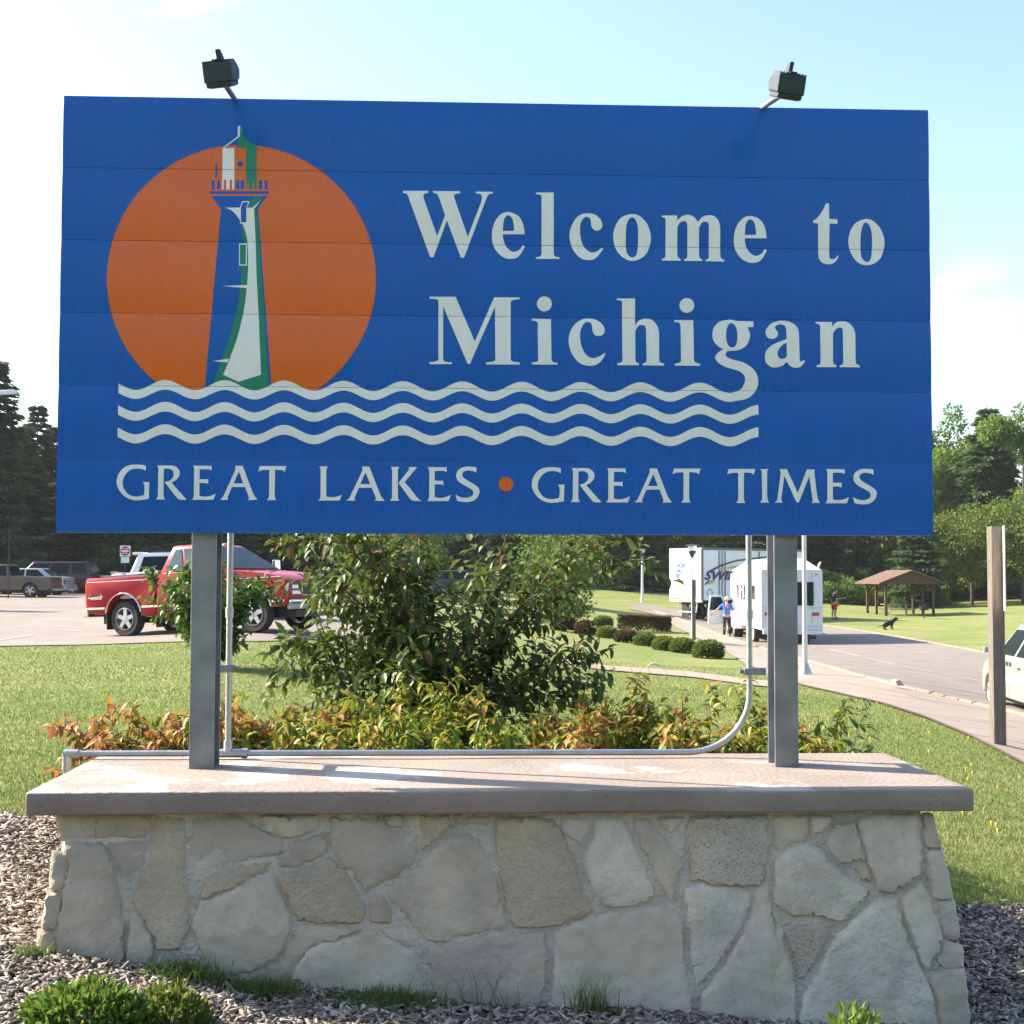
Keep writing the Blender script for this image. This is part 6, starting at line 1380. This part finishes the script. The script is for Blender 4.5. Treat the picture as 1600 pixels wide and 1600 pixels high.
for yy in (.6, 2.0):
    b = MB(); b.box((7.2, yy, .55), (.12, .12, 1.1)); b.box((7.2, yy, .03), (.3, .3, .06)); b.build('landing_leg', GREYT, lt)

# ================================================================ STREET FURNITURE
POLE = M('pole_paint', (.62, .64, .66), .45, var=.08); WOOD = M('weathered_post', (.155, .125, .105), .85, var=.28, scale=8, bump=.5, bscale=30); DARKM = M('dark_metal', (.03, .03, .035), .5, metal=.3); LANT = M('lantern_glass', (.75, .75, .72), .4)
def wood_grain(mt):
    t = mt.node_tree; n = [q for q in t.nodes if q.type == 'TEX_NOISE'][0]; co = [q for q in t.nodes if q.type == 'TEX_COORD'][0]
    mp_ = t.nodes.new('ShaderNodeMapping'); mp_.inputs['Scale'].default_value = (6, 6, .5)
    for q in [q for q in t.nodes if q.type == 'TEX_NOISE']: t.links.new(co.outputs['Object'], mp_.inputs[0]); t.links.new(mp_.outputs[0], q.inputs['Vector'])
wood_grain(WOOD)
# wooden post with a road sign seen edge-on
p = gpt(1559.5, 1167); hgt = (1167-825)/F*p.y; wpx = 19.5/F*p.y
ro = thing('wooden_post', 'square weathered wooden post by the pavement at the right', 'post', tuple(p), R(4))
b = MB(); b.box((0, 0, hgt/2-.2), (wpx, wpx*.95, hgt+.4)); b.build('shaft', WOOD, ro, bevel=.006)
s_x = wpx/2; ps = thing('road_sign', 'white road sign fixed to the wooden post, seen from its edge', 'sign', tuple(p+Vector((s_x+.018, 0, hgt-1.0))), R(4))
b = MB(); b.prism([(-.5, .06), (.14, .06), (.14, 1.0), (-.5, 1.0)], -.006, .006, 'x'); b.bm.transform(Matrix.Rotation(R(-22), 4, 'Z')); b.build('panel', M('sign_white', (.75, .76, .74), .5), ps)
b = MB(); b.tube([(-.05, 0, .3), (.0, 0, .3)], .01, 6); b.tube([(-.05, 0, .75), (.0, 0, .75)], .01, 6); b.build('bolt', STEEL, ps)
# tall light pole on the pavement
p = gpt(1258, 1056); lp = thing('light_pole', 'tall slim grey light pole with a flared foot just right of the right post', 'light pole', tuple(p))
k = p.y/F
b = MB(); b.lathe([(11.5*k, -.05), (11.2*k, .04), (9.5*k, 8*k), (6.5*k, 15*k), (4.9*k, 19*k), (4.6*k, 20*k)], 20); b.build('flared_foot', M('foot_alu', (.42, .42, .43), .5, metal=.6), lp, smooth=True)
b = MB(); b.lathe([(4.5*k, 18*k), (3.6*k, 120*k), (3.0*k, 8.2)], 16); b.build('pole', M('pole_alu', (.55, .55, .56), .42, metal=.6, var=.08), lp, smooth=True)
b = MB(); b.tube([(0, 0, 8.1), (.3, 0, 8.3), (.9, 0, 8.35)], .03, 8); b.build('arm', POLE, lp); b = MB(); b.box((1.15, 0, 8.35), (.6, .28, .12)); b.build('luminaire', DARKM, lp, bevel=.04)
# lamp posts with lanterns
def lamp(u, vb, vt, label, Y=None, wide=3.2):
    p = gpt(u, vb) if Y is None else at_Y(u, Y); k = p.y/F; H = (vb-vt)*k; r = thing('lamp_post', label, 'lamp post', tuple(p), 0, 'lantern lamp posts by the pavement')
    b = MB(); b.lathe([(wide*k*.9, 0), (wide*k*.62, .25), (wide*.42*k, H*.8), (wide*.3*k, H-.55)], 10); b.build('pole', POLE, r, smooth=True)
    b = MB(); b.lathe([(.03, H-.62), (.10, H-.50), (.17, H-.32), (.17, H-.30)], 10); b.build('lantern_base', DARKM, r, smooth=True)
    b = MB(); b.lathe([(.16, H-.30), (.20, H-.10), (.20, H-.09)], 10); b.build('lantern_glass', LANT, r, smooth=True)
    b = MB(); b.lathe([(.34, H-.09), (.34, H-.07), (.12, H-.03), (.02, H)], 10); b.build('lantern_cap', DARKM, r, smooth=True)
lamp(1082, 996, 850, 'white lantern lamp post in front of the lorry trailer, behind the brown post')
lamp(1003.5, 945, 860, 'far white lantern lamp post standing before the grassy bank', 90, 3.4)
# brown post in front of the lamp
p = gpt(1084, 1000); k = p.y/F; bp_ = thing('short_post', 'short grey-brown wooden post in front of the nearer lantern lamp post', 'post', tuple(p)); b = MB(); b.box((0, 0, 47*k-.2), (5.6*k, 5.6*k, 94*k+.4)); b.build('shaft', WOOD, bp_, bevel=.01)
# no-entry sign
p = at_Y(195, 76); p.z = gz(p.x, p.y); k = 76/F
ne = thing('no_entry_sign', 'small red and white do not enter sign among the dark pines at left', 'sign', tuple(p)); zc_ = at(195, 861, 76).z-p.z
b = MB(); b.box((0, 0, zc_), (16.5*k, .02, 17*k)); b.build('panel', WHITEP, ne)
b = MB(); b.lathe([(7.4*k, 0), (7.4*k, .01)], 28, Matrix.Translation((0, -.012, zc_)) @ Matrix.Rotation(R(90), 4, 'X')); dsk = b.build('disc', REDL, ne)
b = MB(); b.box((0, -.03, zc_), (11*k, .012, 2.5*k)); b.build('bar', WHITEP, dsk)
for t_, dz in (('DO NOT', 2.6*k), ('ENTER', -4.6*k)): text(t_, .105, 0, .002, 'lettering', WHITEP, dsk, Matrix.Translation((-.20 if t_ == 'DO NOT' else -.17, -.026, zc_+dz)) @ RX, .002)
b = MB(); b.box((0, 0, zc_-14*k), (13*k, .02, 9*k)); b.build('plate', WHITEP, ne)
b = MB(); b.box((0, .03, zc_/2), (.07, .04, zc_+.6)); b.build('post', DARKM, ne)
# street light whose head shows at the left edge
p = at_Y(-46, 52); sl_ = thing('street_light', 'street light with a flat grey head reaching in at the left edge', 'street light', tuple(p)); zl = at(8, 613, 52).z-p.z; kx = 52/F
b = MB(); b.lathe([(.11, 0), (.07, zl-.1)], 10); b.build('pole', POLE, sl_, smooth=True)
b = MB(); b.tube([(0, 0, zl-.35), (.35, 0, zl-.05), (.9, 0, zl)], .035, 8); b.build('arm', POLE, sl_)
b = MB(); b.hexa([(.75, -.16, zl-.1), (66*kx, -.13, zl-.06), (66*kx, .13, zl-.06), (.75, .16, zl-.1), (.75, -.1, zl+.06), (64*kx, -.1, zl+.1), (64*kx, .1, zl+.1), (.75, .1, zl+.06)]); b.build('luminaire', POLE, sl_, bevel=.03)
# thin pole at the far left before the pines
p = at_Y(13.5, 63); tp_ = MB(); tp_.tube([(0, 0, -.1), (0, 0, 3.4)], .03, 6); o = tp_.build('thin_pole', DARKM); o.location = p; tag(o, 'thin dark pole standing behind the brown pickup at far left', 'pole')
# small arched pale stone and broken kerb piece
p = gpt(1022, 1042); b = MB(); k = p.y/F; b.tube([(-10*k+20*k*i/10, 0, 6.5*k*math.sin(math.pi*i/10)**.7-.02) for i in range(11)], 1.6*k, 6); o = b.build('arched_edging', M('pale_stone', (.55, .53, .48), .8), smooth=True); o.location = p; tag(o, 'small pale arched edging piece lying in the lawn before the clipped shrubs', 'edging')
p = gpt(1404, 1078); k = p.y/F; b = MB(); b.hexa([(-9*k, -.12, 0), (5*k, -.12, 0), (5*k, .12, 0), (-9*k, .12, 0), (-10*k, -.1, 8*k), (-2*k, -.1, 9*k), (-2*k, .1, 9*k), (-10*k, .1, 8*k)]); o = b.build('kerb_block', M('block_concrete', (.36, .31, .27), .9, var=.3), bevel=.01); o.location = p+Vector((0, 0, .09)); o.rotation_euler = (0, 0, .3); tag(o, 'broken kerb block sticking up at the pavement edge', 'kerb block')

# ---- picnic shelter
BRW = M('brown_timber', (.080, .038, .018), .7, var=.25, scale=4); SHG = M('roof_shingle', (.125, .070, .052), .9, var=.25, scale=5)
pf2 = at_Y(1424, 84); k = 84/F; pf2.z = at(1424, 966, 84).z
sh = thing('picnic_shelter', 'open brown picnic shelter with a gable roof on the far lawn', 'shelter', tuple(pf2), R(3))
wl_, wr_ = (1383-1424)*k, (1458.5-1424)*k; dep = 3.6; zE = (966-913.5)*k; zA = (966-894)*k
b = MB(); b.box(((wl_+wr_)/2, dep/2, .02), (wr_-wl_+1.0, dep+1.0, .12)); b.build('floor_slab', CONC_W, sh)
for i in range(3):
    for x in (wl_, wr_):
        b = MB(); b.box((x, dep*i/2, zE/2), (.15, .15, zE)); b.build('post', BRW, sh, bevel=.01)
        for d_ in ((1,) if x == wl_ else (-1,)):
            b = MB(); b.bar((x, dep*i/2, zE-.45), (x+d_*.45, dep*i/2, zE-.02), .08, .1); b.build('brace', BRW, sh)
for x in (wl_, wr_):
    b = MB(); b.box((x, dep/2, zE-.03), (.12, dep+.5, .2)); b.build('beam', BRW, sh)
mid = (wl_+wr_)/2; ovx = .62
for s, x in ((-1, wl_), (1, wr_)):
    xe_ = x+s*ovx; b = MB(); za = zA+.05; ze = zE+.02; t_ = .08
    b.hexa([(mid, -.65, za), (xe_, -.65, ze), (xe_, dep+.65, ze), (mid, dep+.65, za), (mid, -.65, za+t_), (xe_, -.65, ze+t_), (xe_, dep+.65, ze+t_), (mid, dep+.65, za+t_)]); rr = b.build('roof', SHG, sh)
    for j in range(9):
        t = (j+.5)/9; xa_, za_ = mid+(xe_-mid)*t, za+(ze-za)*t+t_; b = MB(); b.bar((xa_, -.66, za_), (xa_, dep+.66, za_), .02, .03); b.build('shingle_course', SHG, rr)
for yy in (-.45, dep+.45):
    b = MB(); b.prism([(wl_-.45, zE+.02), (wr_+.45, zE+.02), (mid, zA+.02)], yy-.03, yy+.03); b.build('gable', BRW, sh)
def ptable(loc, lab):
    r = thing('picnic_table', lab, 'table', loc, R(4)); G_ = M('table_wood', (.30, .20, .14), .8, var=.2); Sg = M('table_leg', (.40, .42, .42), .6)
    for j in range(4):
        b = MB(); b.box((0, -.3+j*.2, .75), (1.9, .18, .045)); b.build('top_board', G_, r)
    for s in (-1, 1):
        for j in range(2):
            b = MB(); b.box((0, s*(.62+j*.17), .45), (1.9, .15, .045)); b.build('bench_board', G_, r)
    for x in (-.6, .6):
        b = MB(); b.box((x, 0, .38), (.1, .12, .75)); b.bar((x, -.75, .42), (x, .75, .42), .06, .06); b.build('pedestal', Sg, r)
ptable((pf2.x+(1410-1424)*k, pf2.y+1.3, pf2.z+.08), 'picnic table with benches under the picnic shelter')
p = at_Y(1443, 80); p.z = at(1443, 970, 80).z; gr_ = thing('barbecue_grill', 'black park barbecue grill on a post before the picnic shelter', 'grill', tuple(p))
b = MB(); b.tube([(0, 0, -.05), (0, 0, .62)], .035, 8); b.build('post', DARKM, gr_); b = MB(); b.box((0, 0, .72), (.44, .36, .2)); b.build('fire_box', DARKM, gr_, bevel=.02); b = MB(); b.box((0, .14, .9), (.44, .04, .22)); b.build('back_plate', DARKM, gr_)

# ================================================================ PEOPLE AND DOG
def skin(name, mat, J, E_, parent, root=0, sub=2):
    """J: {key: (pos, radius)}; E_: edges"""
    ks = list(J); me = bpy.data.meshes.new(name); me.from_pydata([J[q][0] for q in ks], [(ks.index(a), ks.index(c)) for a, c in E_], [])
    o = link(name, me, parent); me.materials.append(mat); m_ = o.modifiers.new('skin', 'SKIN'); m_.use_smooth_shade = True
    for i, q in enumerate(ks):
        r = J[q][1]; me.skin_vertices[0].data[i].radius = (r, r) if not hasattr(r, '__len__') else r
        me.skin_vertices[0].data[i].use_root = (i == root)
    s = o.modifiers.new('sub', 'SUBSURF'); s.levels = sub; s.render_levels = sub
    return o
def chain(*a): return list(zip(a, a[1:]))
SKIN = M('skin', (.42, .24, .17), .55, var=.05); HAIRD = M('hair_dark', (.02, .015, .012), .6)
def person(label, loc, rz, shirt, legs_m, short, hair, lean=0., armL=None, armR=None, cap_m=None, h=1.76, group=None, stance=.11):
    """faces +y in its own frame"""
    r = thing('person', label, 'person', loc, rz, group); s = h/1.76
    def V(x, y, z): zz = z; return Vector((x*s, (y+lean*max(0, z-.95))*s, zz*s-abs(lean)*max(0, z-.95)*.25*s))
    hip = V(0, 0, .95); ch = V(0, 0, 1.28); nk = V(0, 0, 1.47); hd_ = V(0, .015, 1.62)
    J = {'hip': (hip, (.15*s, .115*s)), 'waist': (V(0, 0, 1.1), (.135*s, .10*s)), 'chest': (ch, (.165*s, .115*s)), 'neck': (nk, .055*s), 'jaw': (V(0, .03, 1.55), (.062*s, .075*s)), 'head': (hd_, (.078*s, .098*s)), 'crown': (V(0, .0, 1.71), (.06*s, .075*s))}
    E_ = chain('hip', 'waist', 'chest', 'neck', 'jaw', 'head', 'crown')
    arms = {}
    for sd, sg, ov in (('L', -1, armL), ('R', 1, armR)):
        sh_ = V(.175*sg, 0, 1.40); el = V(.235*sg, -.03, 1.12) ; wr = V(.245*sg, .08, .87)
        if ov: el, wr = V(*ov[0]), V(*ov[1])
        d = (wr-el).normalized(); pm = wr+d*.06*s; arms[sd] = (sh_, el, wr)
        J.update({'sh'+sd: (sh_, .058*s), 'el'+sd: (el, .042*s), 'wr'+sd: (wr, .028*s), 'pm'+sd: (pm, (.036*s, .018*s))}); E_ += chain('chest', 'sh'+sd, 'el'+sd, 'wr'+sd, 'pm'+sd)
        sx = d.cross(Vector((0, 1, .2))).normalized()
        for f in range(4):
            a = pm+sx*(f-1.5)*.019*s+d*.03*s; ln = (.034, .040, .038, .030)[f]*s; c1 = a+d*ln; c2 = c1+(d+Vector((0, .5, 0))).normalized()*ln
            J.update({'a%d' % f+sd: (a, .010*s), 'b%d' % f+sd: (c1, .009*s), 'c%d' % f+sd: (c2, .008*s)}); E_ += chain('pm'+sd, 'a%d' % f+sd, 'b%d' % f+sd, 'c%d' % f+sd)
        t1 = wr+d*.03*s+sx*(-.035)*s; t2 = t1+(d*.7-sx*.5).normalized()*.04*s; J.update({'t1'+sd: (t1, .010*s), 't2'+sd: (t2, .009*s)}); E_ += chain('wr'+sd, 't1'+sd, 't2'+sd)
        kn = Vector((stance*sg*s, .02*s, .50*s)); an = Vector((stance*1.15*sg*s, -.03*s, .09*s)); to_ = an+Vector((.02*sg*s, .17*s, -.045*s))
        J.update({'th'+sd: (Vector((.085*sg*s, hip.y, hip.z-.10*s)), .085*s), 'kn'+sd: (kn, .056*s), 'cf'+sd: (kn.lerp(an, .35)+Vector((0, -.02*s, 0)), .054*s), 'an'+sd: (an, .036*s), 'to'+sd: (to_, (.04*s, .03*s))}); E_ += chain('hip', 'th'+sd, 'kn'+sd, 'cf'+sd, 'an'+sd, 'to'+sd)
    skin('body', SKIN, J, E_, r)
    # shirt over torso and upper arms
    g = 1.16; T = {'w0': (V(0, 0, .90), (.165*s, .135*s)), 'w1': (V(0, 0, 1.1), (.158*s, .125*s)), 'c': (ch, (.185*s, .135*s)), 'n': (V(0, 0, 1.43), (.095*s, .08*s))}; TE = chain('w0', 'w1', 'c', 'n')
    for sd in 'LR':
        a, e, w = arms[sd]; T.update({'s'+sd: (a, .074*s), 'e'+sd: (a.lerp(e, .8), .066*s)}); TE += chain('c', 's'+sd, 'e'+sd)
    skin('shirt', shirt, T, TE, r)
    K = {'h': (V(0, 0, .94), (.160*s, .128*s))}; KE = []
    for sd, sg in (('L', -1), ('R', 1)):
        kn = Vector((stance*sg*s, .02*s, .50*s)); an = Vector((stance*1.15*sg*s, -.03*s, .07*s)); K.update({'t'+sd: (Vector((.088*sg*s, hip.y*.8, .82*s)), .105*s), 'k'+sd: (kn if not short else kn+Vector((0, 0, .04*s)), .088*s if short else .075*s)}); KE += chain('h', 't'+sd, 'k'+sd)
        if not short: K['a'+sd] = (an, .062*s); KE += chain('k'+sd, 'a'+sd)
    skin('shorts' if short else 'trousers', legs_m, K, KE, r)
    hb = MB(); hb.ball(hd_+Vector((0, -.014*s, .028*s)), .108*s, 12, (.86, 1.0, 1.02))
    bmesh.ops.delete(hb.bm, geom=[v for v in hb.bm.verts if v.co.y > hd_.y+.045*s and v.co.z < hd_.z+.06*s or v.co.z < hd_.z-.055*s], context='VERTS'); hb.build('hair', hair, r, smooth=True)
    fm = MB(); fm.ball(hd_+Vector((0, .098*s, -.02*s)), .016*s, 6, (.8, 1, 1.4)); fm.build('nose', SKIN, r, smooth=True)
    for sg in (-1, 1):
        e_ = MB(); e_.ball(hd_+Vector((.033*sg*s, .083*s, .008*s)), .011*s, 6); e_.build('eye', HAIRD, r); e_ = MB(); e_.ball(hd_+Vector((.083*sg*s, -.005*s, -.01*s)), .028*s, 6, (.35, .7, 1)); e_.build('ear', SKIN, r, smooth=True)
        sh_ = MB(); sh_.ball(Vector((stance*1.2*sg*s, .05*s, .035*s)), .055*s, 8, (.8, 2.3, .75)); sh_.build('shoe', BLK, r, smooth=True)
    mo = MB(); mo.ball(hd_+Vector((0, .086*s, -.058*s)), .022*s, 6, (1, .4, .3)); mo.build('mouth', M('lips', (.30, .12, .10), .5), r)
    if cap_m:
        cb_ = MB(); cb_.ball(hd_+Vector((0, -.005*s, .05*s)), .112*s, 12, (.92, 1.05, .8)); bmesh.ops.delete(cb_.bm, geom=[v for v in cb_.bm.verts if v.co.z < hd_.z+.035*s], context='VERTS')
        cb_.prism([(-.07*s, hd_.y+.08*s), (.07*s, hd_.y+.08*s), (.05*s, hd_.y+.2*s), (-.05*s, hd_.y+.2*s)], hd_.z+.04*s, hd_.z+.052*s, 'z'); cb_.build('cap', cap_m, r, smooth=40)
    return r
p = gpt(1136, 994.5)
person('man in blue shirt and pale cap, seen from behind beside the open truck door', tuple(p), R(-4), M('shirt_blue', (.045, .15, .46), .8, var=.1), M('trousers_navy', (.012, .016, .035), .8), False, M('hair_grey', (.35, .33, .30), .7), .22,
       armL=((-.36, .12, 1.22), (-.56, .2, 1.02)), armR=((.25, .1, 1.15), (.2, .28, 1.0)), cap_m=M('cap_cream', (.70, .62, .48), .8), h=1.84)
p = gpt(1303.5, 968.3)
person('person in black top and red shorts standing on the far lawn', tuple(p), R(-60), M('top_black', (.012, .012, .014), .8), M('shorts_red', (.42, .015, .02), .8), True, HAIRD, 0, h=1.76)
p = gpt(1308, 967); p += Vector((.12, .9, 0)); p.z = gz(p.x, p.y)
person('person in dark clothes half hidden behind the one in red shorts', tuple(p), R(-95), M('top_dark', (.02, .022, .03), .8), M('shorts_dark', (.05, .02, .02), .8), True, M('hair_brown', (.06, .035, .02), .6), 0, armR=((.24, .12, 1.16), (.2, .42, 1.2)), h=1.68)
# black dog squatting, head to the right
p = gpt(1389, 984); k = p.y/F; dg = thing('dog', 'black dog squatting on the lawn near the road, head to the right', 'dog', tuple(p), R(8)); dg.scale = (.84, .84, .84)
FUR = M('black_fur', (.007, .007, .008), .9, var=.3, scale=20)
J = {'rump': ((-.26, 0, .27), (.105, .12)), 'belly': ((-.06, 0, .37), (.115, .13)), 'chest': ((.18, 0, .45), (.12, .15)), 'neck': ((.34, 0, .57), (.075, .085)), 'skull': ((.44, 0, .65), (.072, .075)), 'muz': ((.56, 0, .61), (.038, .035)), 'nose': ((.61, 0, .60), .022),
     'tail1': ((-.40, 0, .24), .03), 'tail2': ((-.56, 0, .20), .022), 'tail3': ((-.70, 0, .17), .012)}
E_ = chain('rump', 'belly', 'chest', 'neck', 'skull', 'muz', 'nose')+chain('rump', 'tail1', 'tail2', 'tail3')
for sd, s in (('L', 1), ('R', -1)):
    J.update({'hk'+sd: ((-.12, s*.13, .24), .065), 'hh'+sd: ((-.32, s*.13, .12), .035), 'hp'+sd: ((-.22, s*.13, .025), .03), 'ht'+sd: ((-.14, s*.13, .018), .026), 'fs'+sd: ((.17, s*.10, .34), .055), 'fe'+sd: ((.15, s*.10, .20), .038), 'fw'+sd: ((.18, s*.10, .09), .028), 'fp'+sd: ((.21, s*.10, .02), .03),
               'e1'+sd: ((.42, s*.055, .71), .024), 'e2'+sd: ((.41, s*.095, .65), .014)})
    E_ += chain('rump', 'hk'+sd, 'hh'+sd, 'hp'+sd, 'ht'+sd)+chain('chest', 'fs'+sd, 'fe'+sd, 'fw'+sd, 'fp'+sd)+chain('skull', 'e1'+sd, 'e2'+sd)
skin('body', FUR, J, E_, dg, 1)
for s in (-1, 1):
    b = MB(); b.ball((.50, s*.045, .665), .011, 6); b.build('eye', M('dog_eye', (.08, .04, .02), .2), dg)

# ================================================================ AIR
hz = bpy.data.materials.new('haze'); hz.use_nodes = True; t = hz.node_tree; t.nodes.remove(t.nodes['Principled BSDF'])
pv_ = t.nodes.new('ShaderNodeVolumePrincipled'); pv_.inputs['Density'].default_value = .00017; pv_.inputs['Color'].default_value = (.9, .95, 1, 1); pv_.inputs['Anisotropy'].default_value = .2
t.links.new(pv_.outputs[0], t.nodes['Material Output'].inputs['Volume'])
b = MB(); b.box((0, 25, 8), (1300, 560, 30)); o = b.build('haze', hz); tag(o, 'thin summer haze over the whole rest area', 'haze', kind='stuff')
